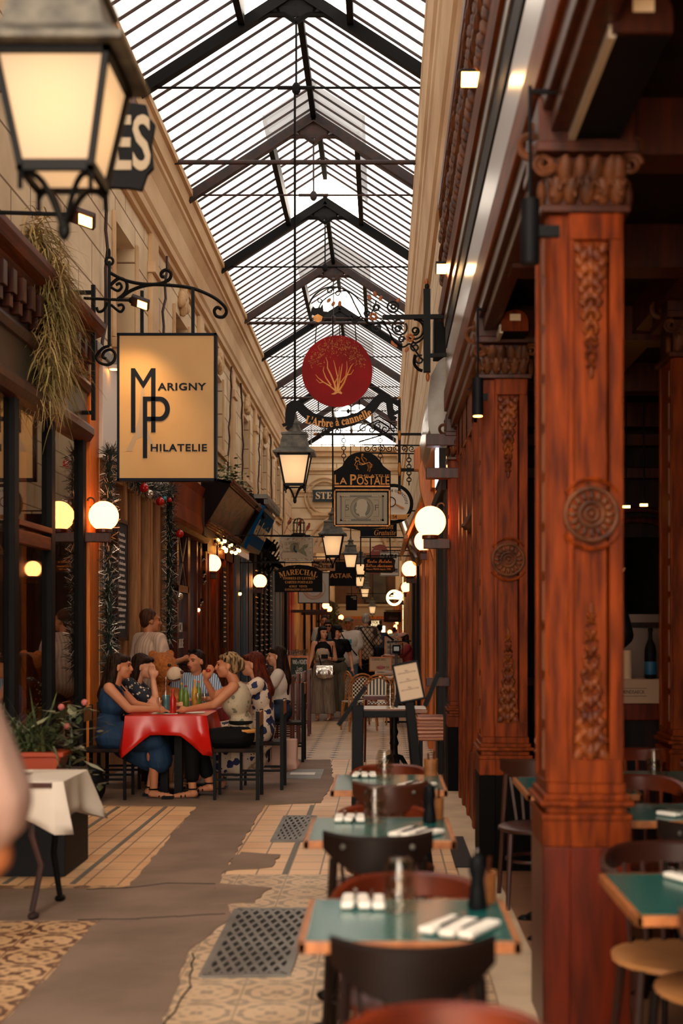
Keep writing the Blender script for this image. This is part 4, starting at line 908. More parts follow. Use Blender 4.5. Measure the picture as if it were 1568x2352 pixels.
# ================================================================ HANGING SIGNS
def mb_serif(s):      # roman serif letters
    o = ''
    for c in s:
        if 'A' <= c <= 'Z': o += chr(0x1D400+ord(c)-65)
        elif 'a' <= c <= 'z': o += chr(0x1D41A+ord(c)-97)
        elif '0' <= c <= '9': o += chr(0x1D7CE+ord(c)-48)
        else: o += c
    return o
def mb_ital(s): return ''.join(chr(0x1D468+ord(c)-65) if 'A' <= c <= 'Z' else chr(0x1D482+ord(c)-97) if 'a' <= c <= 'z' else c for c in s)
def mb_script(s): return ''.join(chr(0x1D4D0+ord(c)-65) if 'A' <= c <= 'Z' else chr(0x1D4EA+ord(c)-97) if 'a' <= c <= 'z' else c for c in s)
def arcbend(rad, up=1):      # text bent on a circle of radius rad, centred under/over the origin
    def f(x, y, z):
        a = x/rad
        return ((rad+y*up)*math.sin(a), (rad+y*up)*math.cos(a)*up-rad*up, z)
    return f
def signroot(name, label, cx, cy, Y, gr_='hanging shop signs'):
    return root(name, label, 'sign', P(cx, cy, Y), 0, gr_), Y/FPX
# --- Marigny philatelie
Y = 12.4; r, k = signroot('hanging_sign', 'large cream framed sign of a stamp dealer with dark blue letters on the left', 384, 936, Y)
hw, hh = 114*k, 170*k
MB().box(-hw+.02, hw-.02, -.02, .05, -hh+.02, hh-.02).build('board', mat('cream_sign_board', 'c49a62', .6, col2='b88c54', nscale=1.5), r)
MB().box(-hw, hw, -.035, .065, hh-.025, hh).box(-hw, hw, -.035, .065, -hh, -hh+.03).box(-hw, -hw+.022, -.035, .065, -hh, hh).box(hw-.026, hw, -.035, .065, -hh, hh).build('frame', M['navy'], r, bevel=.004)
def sp(x, y): return ((x-384)*k, (936-y)*k)
mk = MB()
def bar2(x0, y0, x1, y1, w):
    a, b = sp(x0, y0), sp(x1, y1); mk.bar((a[0], -.026, a[1]), (b[0], -.026, b[1]), .01, w*k) if abs(x1-x0) < abs(y1-y0) else mk.bar((a[0], -.026, a[1]), (b[0], -.026, b[1]), .01, w*k)
def poly(pts): mk.prism([sp(x, y) for x, y in pts], -.028, -.021)
poly([(302, 994), (302, 847), (311, 847), (330, 877), (348, 847), (358, 847), (358, 994), (348, 994), (348, 864), (330, 893), (312, 864), (312, 994)])
poly([(329, 1053), (329, 912), (339, 912), (339, 1053)])
o = [(339, 912), (368, 912)]+[(368+23*math.sin(t), 940-28*math.cos(t)) for t in [PI*i/16 for i in range(1, 17)]]+[(339, 968), (339, 958), (366, 958)]+[(366+14*math.sin(t), 940+18*math.cos(t)) for t in [PI*i/16 for i in range(1, 17)]]+[(339, 922)]
poly(o)
mk.build('monogram', M['navy'], r)
tw = MB()
tw.prism([sp(x, y) for x, y in ((326, 880), (332, 880), (336, 960), (344, 1000), (362, 1037), (350, 1037), (340, 1010), (328, 1004), (314, 1010), (304, 1037), (290, 1037), (308, 1000), (320, 960))], -.0225, -.019)
tw.build('tower_silhouette', mat('faded_grey_print', 'a98f72', .7), r)
for t_, x0, x1, yy in (('ARIGNY', 363, 474, 890), ('HILATELIE', 347, 476, 1030)):
    a = sp((x0+x1)/2, yy); text(t_, .095, M['navy'], r, (a[0], -.024, a[1]), width=(x1-x0)*k, bold=.0025, extrude=.003, space=1.12)
br = MB()
br.box(*[q for q in (sp(210, 0)[0], sp(219, 0)[0])], -.02, .02, sp(0, 965)[1], sp(0, 655)[1])
for yy in (672, 948): br.bar((-2.93+.66-P(384, 0, Y).x-.66, .0, sp(0, yy)[1]), (sp(214, 0)[0], 0, sp(0, yy)[1]), .035)
a = sp(251, 600); b = sp(251, 795); br.bar((a[0], 0, a[1]), (b[0], 0, b[1]), .028)
def curve(pts, rr=.017):
    # smooth polyline through pixel points (Catmull-Rom)
    q = [Vector((sp(*p)[0], 0, sp(*p)[1])) for p in pts]; out = []
    q = [q[0]]+q+[q[-1]]
    for i in range(1, len(q)-2):
        for j in range(6):
            t = j/6; out.append(.5*((2*q[i])+(-q[i-1]+q[i+1])*t+(2*q[i-1]-5*q[i]+4*q[i+1]-q[i+2])*t*t+(-q[i-1]+3*q[i]-3*q[i+1]+q[i+2])*t**3))
    out.append(q[-2]); br.tube(out, rr, 6)
curve([(253, 627), (285, 643), (325, 652), (365, 652), (388, 642), (392, 628), (382, 620), (371, 626), (371, 635), (378, 636)])
curve([(270, 690), (300, 668), (340, 655), (385, 655), (440, 662), (485, 680), (512, 700), (520, 716), (512, 728), (497, 726), (492, 714), (499, 706), (508, 711)])
curve([(253, 655), (272, 640), (288, 645), (292, 660), (285, 675), (270, 688)]); curve([(255, 660), (270, 668), (279, 660), (275, 651), (266, 655)], .014)
curve([(247, 695), (238, 712), (226, 716), (222, 706)], .014); curve([(255, 700), (275, 716), (284, 708), (280, 700), (270, 702)], .014)
curve([(251, 795), (236, 800), (222, 818), (228, 832), (248, 838), (262, 828), (264, 812), (254, 803), (240, 808), (236, 820), (244, 824)], .015)
for x0 in (326, 443):
    a = sp(x0, 660 if x0 > 400 else 668); br.bar((a[0], 0, a[1]), (a[0], 0, hh), .03)
pf = MB().torus((sp(251, 0)[0], 0, sp(0, 600)[1]), .036, .013, 20, 8)
br.add(pf.v, pf.f); br.ell((sp(251, 0)[0], 0, sp(0, 582)[1]), (.014, .014, .05), 8, 6)
br.build('wrought_iron_bracket', M['iron'], r, smooth=True)
# --- black shaped sign behind the near lantern
Y = 6.0; r, k = signroot('hanging_sign', 'black shaped sign with large cream letters ES behind the nearest lantern', 230, 340, Y)
pts = [(60, 270), (75, 240), (180, 262), (290, 234), (335, 240), (342, 268), (356, 285), (348, 330), (352, 385), (338, 400), (325, 437), (300, 432), (260, 430), (150, 440), (90, 420), (70, 430), (55, 400), (66, 340)]
MB().prism([((x-230)*k, (340-y)*k) for x, y in pts], 0, .03).build('board', M['black'], r, bevel=.004)
text('ES', .35, mat('dim_cream_lettering', 'a89880', .7), r, ((303-230)*k, -.003, (340-335)*k), width=86*k, bold=.006)
MB().bar((-1.75, .015, .28), (-.2, .015, .28), .03).bar((-.25, .015, .28), (-.25, .015, .16), .02).bar((.15, .015, .17), (.15, .015, .28), .02).bar((-.2, .015, .28), (.2, .015, .28), .03).build('bracket', M['iron_brown'], r)
# --- L'Arbre a cannelle
Y = 12.4; r, k = signroot('hanging_sign', 'round dark red sign with a golden tree above a black ribbon with lettering', 774, 853, Y)
MB().prism([(81*k*math.cos(t), 82*k*math.sin(t)) for t in [2*PI*i/64 for i in range(64)]], -.012, .012).build('disc', mat('deep_red_enamel', '8a0f12', .6, col2='720b0f', nscale=3, spec=.12), r)
tr_, lv = MB(), MB()
def tp(x, y): return Vector(((x-774)*k, -.016, (853-y)*k))
def branch(pts, r0, r1): tr_.tube([tp(*p) for p in pts], r0, 5, r1)
trunk = (772, 898)
for pts, r0 in (([(772, 900), (768, 882), (760, 862), (752, 846), (752, 832), (748, 822)], .012), ([(770, 898), (758, 888), (742, 878), (730, 868), (725, 861)], .010), ([(774, 900), (776, 870), (770, 845), (766, 828)], .009), ([(776, 900), (780, 875), (784, 850), (786, 836)], .009), ([(778, 900), (790, 880), (797, 862), (806, 842), (812, 835)], .010), ([(760, 886), (748, 868), (742, 852), (744, 842)], .008), ([(782, 880), (794, 864), (797, 846), (796, 830)], .007), ([(742, 878), (734, 880), (726, 872)], .006), ([(797, 862), (806, 860), (812, 850)], .006), ([(768, 882), (778, 862), (780, 842)], .006)):
    branch(pts, r0, .002)
tr_.prism([((x-774)*k, (853-y)*k) for x, y in ((760, 906), (768, 902), (770, 896), (780, 897), (786, 903), (784, 906), (776, 903), (768, 907))], -.018, -.013)
tr_.build('golden_trunk', M['goldtext'], r)
for i in range(420):
    a = R.uniform(0, PI); rr = 26+R.random()**.6*38; x = 774+rr*1.0*math.cos(a)*1.02; y = 838-rr*math.sin(a)*.95+R.uniform(-6, 8)
    c = tp(x, y); s_ = R.uniform(.002, .0055); lv.ell((c.x, -.0125, c.z), (s_, .003, s_*1.3), 6, 4)
lv.build('golden_leaves', mat('dark_gold_leaf', '8a4a1c', .6, col2='b8742c', nscale=30), r)
rib = MB()
def bez(p0, p1, p2, n=14): return [tuple((1-t)**2*a+2*t*(1-t)*b+t*t*c for a, b, c in zip(p0, p1, p2)) for t in [i/n for i in range(n+1)]]
top = [(647, 974), (655, 972), (655, 950), (658, 930), (668, 921), (680, 920), (694, 926), (706, 938), (722, 950), (745, 957), (770, 959), (795, 956), (820, 948), (840, 935), (855, 918), (868, 906), (882, 904), (894, 908), (902, 920), (903, 938), (906, 945), (915, 944), (914, 950), (902, 955), (912, 958), (908, 966), (898, 967), (890, 956), (888, 940), (886, 926), (880, 923), (874, 926), (862, 944), (842, 962), (815, 976), (788, 984), (765, 986), (735, 981), (708, 968), (690, 952), (682, 943), (678, 950), (676, 966), (672, 980), (660, 989), (655, 984), (660, 978), (650, 980)]
rib.prism([((x-774)*k, (853-y)*k) for x, y in top], -.014, .014); rib.build('ribbon_board', M['black'], r)
fz = lambda x: (lambda X: (X, -.107*0+0))(x)
def ribb(x, y, z):
    # centre line of the ribbon as a parabola in pixels: y = 970 at x=770, rising to the sides
    px = 774+x/k; u = (px-768)/88.0; cyp = 972-22*u*u-6*u+(2 if u < 0 else 0); sl_ = (-44*u-6)/88.0
    n_ = math.hypot(1, sl_); nx, nz = (sl_)/n_, 1/n_
    return (x+y*nx, 0*z+(853-cyp)*k+y*nz, z)
text(mb_serif('L')+"'"+mb_serif('Arbre')+' à '+mb_serif('cannelle'), .105, M['goldtext'], r, (.012, -.017, .004), width=150*k, bend=ribb, extrude=.003, bold=.001)
br = MB()
for x0, x1, y0, y1 in ((723, 727, 795, 742), (818, 814, 788, 730), (731, 731, 920, 945), (825, 825, 918, 942)): br.tube([tp(x0, y0)+Vector((0, .016, 0)), tp(x1, y1)+Vector((0, .016, 0))], .006, 5)
br.build('chains', M['iron'], r)
br = MB()
def tq(x, y): v = tp(x, y); return Vector((v.x, 0, v.z))
br.box(tq(972, 0).x, tq(988, 0).x, -.035, .035, tq(0, 855).z, tq(0, 665).z)
br.bar(tq(878, 729), tq(1031, 727), .04).bar(tq(984, 817), tq(1031, 815), .035)
br.ell(tq(980, 658), (.022, .022, .035), 10, 8).build('post', M['iron'], r)
gd_ = MB().ell(tq(979, 648), (.02, .02, .035), 10, 8).ell(tq(982, 866), (.02, .02, .045), 10, 8)
def ccurve(mb, pts, rr):
    q = [tq(*p) for p in pts]; out = []; q = [q[0]]+q+[q[-1]]
    for i in range(1, len(q)-2):
        for j in range(5):
            t = j/5; out.append(.5*((2*q[i])+(-q[i-1]+q[i+1])*t+(2*q[i-1]-5*q[i]+4*q[i+1]-q[i+2])*t*t+(-q[i-1]+3*q[i]-3*q[i+1]+q[i+2])*t**3))
    out.append(q[-2]); mb.tube(out, rr, 5)
sc2 = MB()
def spi(cx_, cy_, R0, R1, a0, a1, rr=.010):
    c = tq(cx_, cy_); sc2.tube(spiral((c.x, 0, c.z), R0*k, R1*k, a0, a1, 24), rr, 5)
spi(950, 757, 23, 22, PI/2, -PI*.7); spi(953, 760, 10, 3, -2, 7); spi(918, 752, 18, 16, PI/2, PI*2.2); spi(914, 756, 9, 3, 0, 8)
spi(953, 797, 11, 4, 2, 9); spi(922, 780, 8, 3, 0, 7); spi(902, 705, 13, 12, 0, 2*PI); spi(903, 705, 6, 4, 0, 2*PI)
spi(864, 752, 10, 9, 0, 2*PI); spi(866, 752, 4, 2, 0, 6); spi(864, 707, 8, 5, 0, 7); spi(842, 720, 6, 5, 0, 2*PI); spi(815, 736, 7, 3, 1, 8); spi(963, 826, 11, 5, 1, 8)
ccurve(sc2, [(945, 782), (955, 788), (972, 775), (975, 757), (972, 740), (960, 732)], .010)
ccurve(sc2, [(806, 725), (815, 732), (830, 728), (845, 742), (860, 744), (880, 738)], .009)
ccurve(sc2, [(706, 706), (720, 680), (745, 662), (775, 660), (800, 672), (815, 700), (830, 728)], .009)
ccurve(sc2, [(720, 735), (735, 700), (748, 685), (770, 672), (790, 668), (806, 672), (825, 690), (845, 712)], .008)
ccurve(sc2, [(880, 738), (895, 765), (905, 785), (925, 797), (940, 790), (950, 800), (965, 822), (975, 828)], .009)
ccurve(sc2, [(953, 815), (951, 835), (960, 848), (970, 852)], .016)
ccurve(sc2, [(863, 690), (862, 700), (856, 712), (850, 724)], .007)
spi(758, 668, 8, 3, 0, 7, .007); spi(776, 674, 7, 3, 0, 7, .007); spi(735, 690, 6, 3, 2, 8, .007)
sc2.build('scrollwork', M['iron'], r, smooth=True)
fl = MB()
for cx_, cy_ in ((857, 728), (942, 776)):
    c = tq(cx_, cy_)
    for i in range(7): a = 2*PI*i/7; fl.ell((c.x+.028*math.cos(a), -.01, c.z+.028*math.sin(a)), (.015, .01, .015), 8, 6)
for cx_, cy_ in ((848, 683), (861, 675), (874, 685), (755, 690), (765, 698), (780, 697), (902, 788), (907, 793), (934, 803), (914, 690)):
    c = tq(cx_, cy_); fl.ell(c, (.018, .006, .028), 8, 6, rot=(0, R.uniform(-.9, .9), 0))
fl.add(gd_.v, gd_.f); fl.build('copper_leaves', mat('copper_leaf', '9a5526', .5), r, smooth=True)
ct = MB().prism([((x-774)*k, (853-y)*k) for x, y in ((718, 702), (724, 708), (736, 706), (741, 697), (743, 715), (752, 716), (746, 722), (740, 730), (724, 728), (717, 722), (712, 735), (708, 728), (714, 715))], -.01, .01)
ct.build('iron_leaf_cup', M['iron'], r)
ct = MB().prism([((x-774)*k, (853-y)*k) for x, y in ((718, 728), (730, 722), (741, 728), (738, 738), (731, 741), (722, 738))], -.014, -.01).build('copper_cup_face', M['gold'], r)
# --- La Postale
Y = 17.0; r, k = signroot('hanging_sign', 'black shaped sign with gold lettering and a big grey postage stamp on chains', 831, 1125, Y)
def q2(x, y): return ((x-831)*k, (1125-y)*k)
o = [(766, 1208), (766, 1082), (774, 1078), (786, 1070), (790, 1060)]+[(832-40*math.cos(t), 1064-26*math.sin(t)) for t in [PI*(.12+.76*i/14) for i in range(15)]]+[(874, 1060), (880, 1070), (890, 1078), (897, 1082), (897, 1208), (870, 1212), (830, 1219), (795, 1212)]
MB().prism([q2(*p) for p in o], 0, .03).build('board', M['black'], r)
gm = MB()
for x0, y0, x1, y1 in ((768, 1115.5, 895, 1119), (767, 1124, 895, 1127), (767, 1206, 895, 1209), (767, 1124, 770, 1209), (892.5, 1124, 895.5, 1209)):
    a, b = q2(x0, y0), q2(x1, y1); gm.box(a[0], b[0], -.005, .001, b[1], a[1])
gm.build('gold_frame', M['gold'], r)
a = q2(787, 1105); text('L', .29*.62, M['goldtext'], r, (q2(773, 0)[0], -.004, q2(0, 1103)[1]), width=10*k, bold=.003)
text('A', .12, M['goldtext'], r, (q2(788, 0)[0], -.004, q2(0, 1105.5)[1]), width=17*k, bold=.002)
text('P', .19, M['goldtext'], r, (q2(811, 0)[0], -.004, q2(0, 1103)[1]), width=14*k, bold=.003)
text('OSTALE', .15, M['goldtext'], r, (q2(856.5, 0)[0], -.004, q2(0, 1105)[1]), width=75*k, bold=.002)
text('PHILATELIE', .045, M['goldtext'], r, (q2(858, 0)[0], -.004, q2(0, 1093)[1]), width=72*k)
hs = MB()
def hc(pts, rr=.006): hs.tube([Vector((q2(*p)[0], -.004, q2(*p)[1])) for p in pts], rr, 5)
hc([(818, 1052), (815, 1056), (819, 1060), (824, 1058), (826, 1063), (834, 1066), (842, 1064), (848, 1062), (852, 1067), (851, 1075)], .007); hc([(818, 1060), (814, 1068), (820, 1072), (819, 1078)]); hc([(822, 1064), (818, 1073), (824, 1079)]); hc([(843, 1066), (846, 1074), (844, 1082)], .007); hc([(847, 1066), (850, 1078), (848, 1084)]); hc([(832, 1046), (830, 1052), (834, 1060), (838, 1064)], .008); hc([(834, 1050), (842, 1056), (840, 1060)]); hc([(817, 1050), (822, 1052), (826, 1056)], .009); hc([(838, 1066), (830, 1068), (824, 1066)], .006); hc([(850, 1064), (855, 1068), (853, 1074)])
hs.ell((q2(832, 0)[0], -.004, q2(0, 1045)[1]), (.016, .006, .018), 8, 6)
hs.build('gold_horse_rider', M['gold'], r, smooth=True)
st = MB(); x0, y0 = q2(774, 1203); x1, y1 = q2(888, 1132); n = 30; pts = []
def ser(a, b, n_, ax):
    return [(a+(b-a)*i/n_) for i in range(n_)]
px_ = []
for i in range(n*2): px_.append((x0+(x1-x0)*i/(n*2), y1+(.008 if i % 2 else 0)))
for i in range(36): px_.append((x1+(.008 if i % 2 else 0), y1+(y0-y1)*i/36))
for i in range(n*2): px_.append((x1+(x0-x1)*i/(n*2), y0-(.008 if i % 2 else 0)))
for i in range(36): px_.append((x0-(.008 if i % 2 else 0), y0+(y1-y0)*i/36))
st.prism(px_, -.006, .0); st.build('stamp_paper', mat('stamp_paper', 'a39a84', .8), r)
sg = MB(); c = q2(831, 1167.5)
for rr, w in ((26*k, .005), (23*k, .003), (30*k*.8+.01, .002)): sg.torus((c[0], -.007, c[1]), rr, w, 36, 5)
for (xa, ya, xb, yb) in ((781, 1138, 881, 1142), (781, 1192, 881, 1197), (781, 1138, 785, 1197), (877, 1138, 881, 1197), (792, 1148, 804, 1149), (858, 1148, 870, 1149), (792, 1186, 804, 1187), (858, 1186, 870, 1187), (792, 1148, 793, 1187), (869, 1148, 870, 1187)):
    a, b = q2(xa, ya), q2(xb, yb); sg.box(a[0], b[0], -.0085, -.0055, b[1], a[1])
sg.prism([(c[0]+20*k*math.cos(t), c[1]+20*k*math.sin(t)) for t in [2*PI*i/36 for i in range(36)]], -.008, -.0055)
sg.build('stamp_engraving', mat('stamp_grey_ink', '77756a', .8), r)
hd = MB().prism([q2(x, y) for x, y in ((824, 1148), (832, 1146), (841, 1150), (844, 1160), (842, 1172), (838, 1180), (840, 1186), (826, 1187), (824, 1180), (818, 1179), (817, 1174), (819, 1171), (816, 1168), (819, 1161), (819, 1153))], -.0105, -.008).build('profile_head', mat('stamp_pale', 'b8b09a', .8), r)
for t_, x, y, s_, w in (('5', 797, 1167, .11, 9), ('F', 865, 1167, .11, 9), ('EMPIRE', 793, 1139.5, .03, 20), ('FRANCAIS', 866, 1139.5, .03, 24), ('TIMBRE', 795, 1194.5, .03, 22), ('POSTE', 863, 1194.5, .03, 20)):
    text(t_, s_, mat('stamp_ink_dark', '5f5e55', .8) if len(t_) == 1 else M['cream2'], r, (q2(x, 0)[0], -.0095, q2(0, y)[1]), width=w*k, extrude=.001)
br = MB()
def chain(mb, x, ya, yb, rr=.006):
    a, b = q2(x, ya)[1], q2(x, yb)[1]; n_ = max(3, int((a-b)/.045)); X = q2(x, 0)[0]
    for i in range(n_): mb.torus((X, .015, a-(a-b)*(i+.5)/n_), (a-b)/n_*.55, rr, 8, 5, axis='y' if i % 2 else 'x')
chain(br, 789, 998, 1060); chain(br, 873, 998, 1060); br.build('chains', M['iron'], r, smooth=True)
br = MB().bar((q2(726, 0)[0], .015, q2(0, 997)[1]), (q2(985, 0)[0], .015, q2(0, 997)[1]), .03).bar((q2(917, 0)[0], .015, q2(0, 918)[1]), (q2(917, 0)[0], .015, q2(0, 1130)[1]), .035).bar((q2(917, 0)[0], .015, q2(0, 1079)[1]), (q2(998, 0)[0], .015, q2(0, 1079)[1]), .04)
def sq(mb, cx_, cy_, R0, R1, a0, a1, rr=.008): c = q2(cx_, cy_); mb.tube(spiral((c[0], .015, c[1]), R0*k, R1*k, a0, a1, 22), rr, 5)
for cx_, cy_, R0, sgn in ((834, 983, 10, 1), (853, 987, 7, -1), (868, 978, 9, 1), (884, 985, 10, -1), (903, 978, 9, 1), (760, 990, 7, 1), (775, 990, 8, -1), (745, 990, 6, 1)): sq(br, cx_, cy_, R0, 3, 1, 1+sgn*7)
for p_ in (((820, 992), (845, 975), (868, 965), (885, 975), (905, 992)), ((860, 960), (870, 955), (880, 962), (895, 970), (912, 985))):
    br.tube([Vector((q2(*p)[0], .015, q2(*p)[1])) for p in p_], .009, 5)
br.build('bracket', M['iron'], r, smooth=True)
gd_ = MB()
for x, y, a_, b_ in ((917, 915, .02, .02), (724, 997, .025, .02), (917, 1131, .022, .022), (917, 1000, .022, .07), (917, 1078, .024, .09)): c = q2(x, y); gd_.ell((c[0], .0, c[1]), (a_, a_, b_), 10, 8)
gd_.build('gilt_leaves', M['gold'], r, smooth=True)
# --- round collectors sign
Y = 20.5; r, k = signroot('hanging_sign', 'round white sign with black ring, magnifying glass and number 54, half hidden', 903, 1157, Y)
MB().prism([(46*k*math.cos(t), 46*k*math.sin(t)) for t in [2*PI*i/48 for i in range(48)]], 0, .04).build('black_ring', M['black'], r)
MB().prism([(38*k*math.cos(t), 38*k*math.sin(t)) for t in [2*PI*i/48 for i in range(48)]], -.006, 0).build('white_disc', M['white'], r)
text('matériel de collections', .085, M['black'], r, (0, -.008, 31*k*1.0), width=2.2*31*k*1.45, bend=arcbend(31*k), extrude=.002)
MB().torus((-6*k, -.01, 4*k), 11*k, .008, 22, 6).build('magnifier_ring', M['iron_brown'], r); MB().bar((5*k, -.012, -1*k), (24*k, -.012, -11*k), .05, .02).build('magnifier_handle', M['goldtext'], r)
MB().box(-30*k, 28*k, -.012, -.005, -36*k, -25*k).prism([(28*k, -34*k), (36*k, -36*k), (32*k, -29*k), (38*k, -23*k), (28*k, -24*k)], -.010, -.004).build('ribbon', M['goldtext'], r); text('54', .075, M['black'], r, (3*k, -.014, -30.5*k))
br = MB()
for i in range(7): cx_ = -60+i*17; br.tube(spiral(((cx_)*k, .02, 127*k), 8*k, 2*k, i, i+8*(1 if i % 2 else -1), 18), .008, 5)
br.bar((-68*k, .02, 136*k), (75*k, .02, 134*k), .02).bar((-65*k, .02, 117*k), (72*k, .02, 115*k), .02).bar((-80*k, .02, 142*k), (-20*k, .02, 160*k), .02)
for i in range(9): br.torus((36*k, .02, 48*k+i*7.6*k), 5*k, .009, 8, 5, axis='y' if i % 2 else 'x')
br.build('bracket', M['iron'], r, smooth=True)
# --- estimation gratuite
def simple_sign(label, x0, y0, x1, y1, Y, m, lines, frame=None, gr_='hanging shop signs', hang=None, shape=None, t=.04, name='hanging_sign'):
    cx_, cy_ = (x0+x1)/2, (y0+y1)/2; r, k = signroot(name, label, cx_, cy_, Y, gr_); hw, hh = (x1-x0)/2*k, (y1-y0)/2*k
    if shape: MB().prism([((x-cx_)*k, (cy_-y)*k) for x, y in shape], 0, t).build('board', m, r)
    else: MB().box(-hw, hw, 0, t, -hh, hh).build('board', m, r)
    if frame:
        w = .02; MB().box(-hw-w, hw+w, -.01, t+.01, hh, hh+w).box(-hw-w, hw+w, -.01, t+.01, -hh-w, -hh).box(-hw-w, -hw, -.01, t+.01, -hh, hh).box(hw, hw+w, -.01, t+.01, -hh, hh).build('frame', frame, r)
    for ln in lines:
        s_, x, y, hpx, wpx, mm = ln[:6]; kw = ln[6] if len(ln) > 6 else {}
        text(s_, hpx*k*1.35, mm, r, ((x-cx_)*k, -.004, (cy_-y)*k), width=wpx*k, **kw)
    if True:
        b = MB(); p0 = P(cx_, cy_, Y); wx = (-2.96 if p0.x < -1.0 else .64) if Y < 79 and name == 'hanging_sign' else None
        if wx is not None and abs(Y-(YE-.12)) > .1: b.bar((wx-p0.x, t/2, hh+.05), (hw*(1 if wx < 0 else -1)*.9, t/2, hh+.05), .022).bar((hw*.6, t/2, hh-.02), (hw*.6, t/2, hh+.06), .015).bar((-hw*.6, t/2, hh-.02), (-hw*.6, t/2, hh+.06), .015)
        else: b.bar((-hw*.5, t, 0), (hw*.5, t, 0), .02)
        for (xa, ya, xb, yb) in (hang or []): b.bar(((xa-cx_)*k, t/2, (cy_-ya)*k), ((xb-cx_)*k, t/2, (cy_-yb)*k), .022)
        b.build('bracket', M['iron'], r)
    return r, k
simple_sign('dark blue sign with slanted gold lettering below the stamp sign', 828, 1180, 911, 1232, 22.0, M['navy'], [(mb_ital('Estimation'), 872, 1209, 15, 62, M['goldtext']), (mb_ital('Gratuite'), 884, 1224, 13, 50, M['goldtext'])], hang=[(826, 1234, 950, 1235), (828, 1234, 828, 1300)])
simple_sign('black sign with gold cursive postcard lettering and curled corners', 837, 1283, 906, 1313, 24.0, M['black'], [(mb_script('Cartes Postales'), 871, 1289, 9, 56, M['goldtext']), (mb_script('Lettres Anciennes'), 870, 1299, 9, 62, M['goldtext']), ('Maison PRINS depuis 1970', 869, 1307.5, 4, 56, M['goldtext'])], hang=[(850, 1283, 850, 1236), (897, 1283, 895, 1236)], shape=[(834, 1286), (841, 1280), (900, 1280), (908, 1287), (906, 1300), (908, 1311), (899, 1316), (842, 1315), (834, 1310), (836, 1300)])
simple_sign('white framed stamp dealer sign behind the black cursive postcard sign', 874, 1270, 914, 1321, 27.0, M['white'], [('PHILATELIE', 893, 1278, 8, 36, M['black'], {'bold': .006}), ('VENTE', 904, 1311, 8, 18, M['black'], {'bold': .006})], frame=M['greyl'])
r_, k_ = simple_sign('small arched red sign with an orange picture left of the white stamp sign', 852, 1262, 892, 1318, 29.0, mat('faded_red_board', '8a3a30', .6), [('GALERIE', 873, 1265, 3, 30, M['creamtext'])], shape=[(851, 1318), (851, 1268), (856, 1262), (860, 1254), (872, 1250), (884, 1253), (889, 1262), (893, 1268), (893, 1318)])
MB().prism([(14*k_*math.cos(t), 14*k_*math.sin(t)-4*k_) for t in [2*PI*i/24 for i in range(24)]], -.01, 0).build('picture', M['wood_orange'], r_)
r_, k_ = simple_sign('arched black sign of a stamp dealer with cream serif letters on the left', 632, 1298, 739, 1360, 26.0, M['black'], [(mb_serif('TIMBRES ET LETTRES'), 686, 1328.5, 6, 74, M['goldtext']), (mb_serif('CARTES POSTALES'), 686, 1337.5, 6, 63, M['goldtext']), (mb_serif('ACHAT   VENTE'), 684, 1347, 5, 42, M['goldtext']), (mb_serif('ESTIMATION GRATUITE'), 686, 1354.5, 5, 64, M['goldtext'])], hang=[(655, 1290, 600, 1290), (715, 1290, 740, 1298)], shape=[(631, 1360), (631, 1313), (645, 1304), (662, 1299), (686, 1297), (708, 1299), (726, 1304), (740, 1313), (740, 1360)])
text(mb_serif('MARECHAL'), .155, M['goldtext'], r_, (0, -.004, .128), width=90*k_, bend=arcbend(1.15)); MB().bar((-.095, -.004, .222), (-.07, -.004, .243), .008).build('accent', M['goldtext'], r_)
_m, _nt, _b = newmat('faded_ornate_print'); vo = N(_nt, 'ShaderNodeTexNoise'); vo.inputs['Scale'].default_value = 16; vo.inputs['Distortion'].default_value = 1.5; _nt.links.new(coords(_nt), vo.inputs[0]); r_ = N(_nt, 'ShaderNodeValToRGB'); el = r_.color_ramp.elements; el[0].position = .42; el[0].color = lin('7a5a4c'); el[1].position = .55; el[1].color = lin('a39a88'); _nt.links.new(vo.outputs[0], r_.inputs[0]); _nt.links.new(r_.outputs[0], _b.inputs[0])
r, k = simple_sign('old pale sign with a blue peacock and ornate border, hanging on the left', 644, 1236, 716, 1287, 24.0, _m, [(mb_serif('DES'), 660, 1260, 4, 8, M['iron_brown']), (mb_serif('PANORAMAS'), 661, 1267, 5, 24, M['iron_brown'])], frame=M['greyl'], hang=[(606, 1231, 745, 1233), (652, 1236, 652, 1231), (708, 1236, 708, 1231), (690, 1190, 688, 1232)])
MB().box(-31*k, 31*k, -.004, 0, -21*k, 21*k).build('pale_field', mat('pale_print', '9c9482', .8), r)
text('LE VESTIAIRE', .075, M['iron_brown'], r, (-9*k, -.006, 14*k), width=34*k, bend=arcbend(.5))
pk = MB().prism([(-4*k+11*k*math.cos(t), 4*k+11*k*math.sin(t)) for t in [2*PI*i/24 for i in range(24)]], -.006, -.003); pk.build('roundel', mat('khaki_print', '6e6a55', .8), r)
MB().tube([Vector((x*k, -.009, z*k)) for x, z in ((-4, 9), (-3, 5), (-5, 1), (-2, -4), (2, -6))], .014, 6, .022).build('peacock_body', M['blue'], r); MB().prism([(x*k, z*k) for x, z in ((0, -4), (8, 0), (18, 10), (28, 12), (26, 4), (18, 0), (22, -8), (26, -18), (12, -10))], -.008, -.004).build('peacock_tail', mat('tail_print', '4f5a48', .8, col2='7b7a63', nscale=40), r)
cg = root('bird_cage', 'wire bird cage with orange birds standing on top of the peacock sign', 'bird cage', P(686, 1226, 24.0)); k = 24/FPX
q = MB()
for i in range(10): a = 2*PI*i/10; q.tube([(.11*math.cos(a), .11*math.sin(a), 0), (.11*math.cos(a), .11*math.sin(a), .2), (.07*math.cos(a), .07*math.sin(a), .27), (0, 0, .29)], .005, 4)
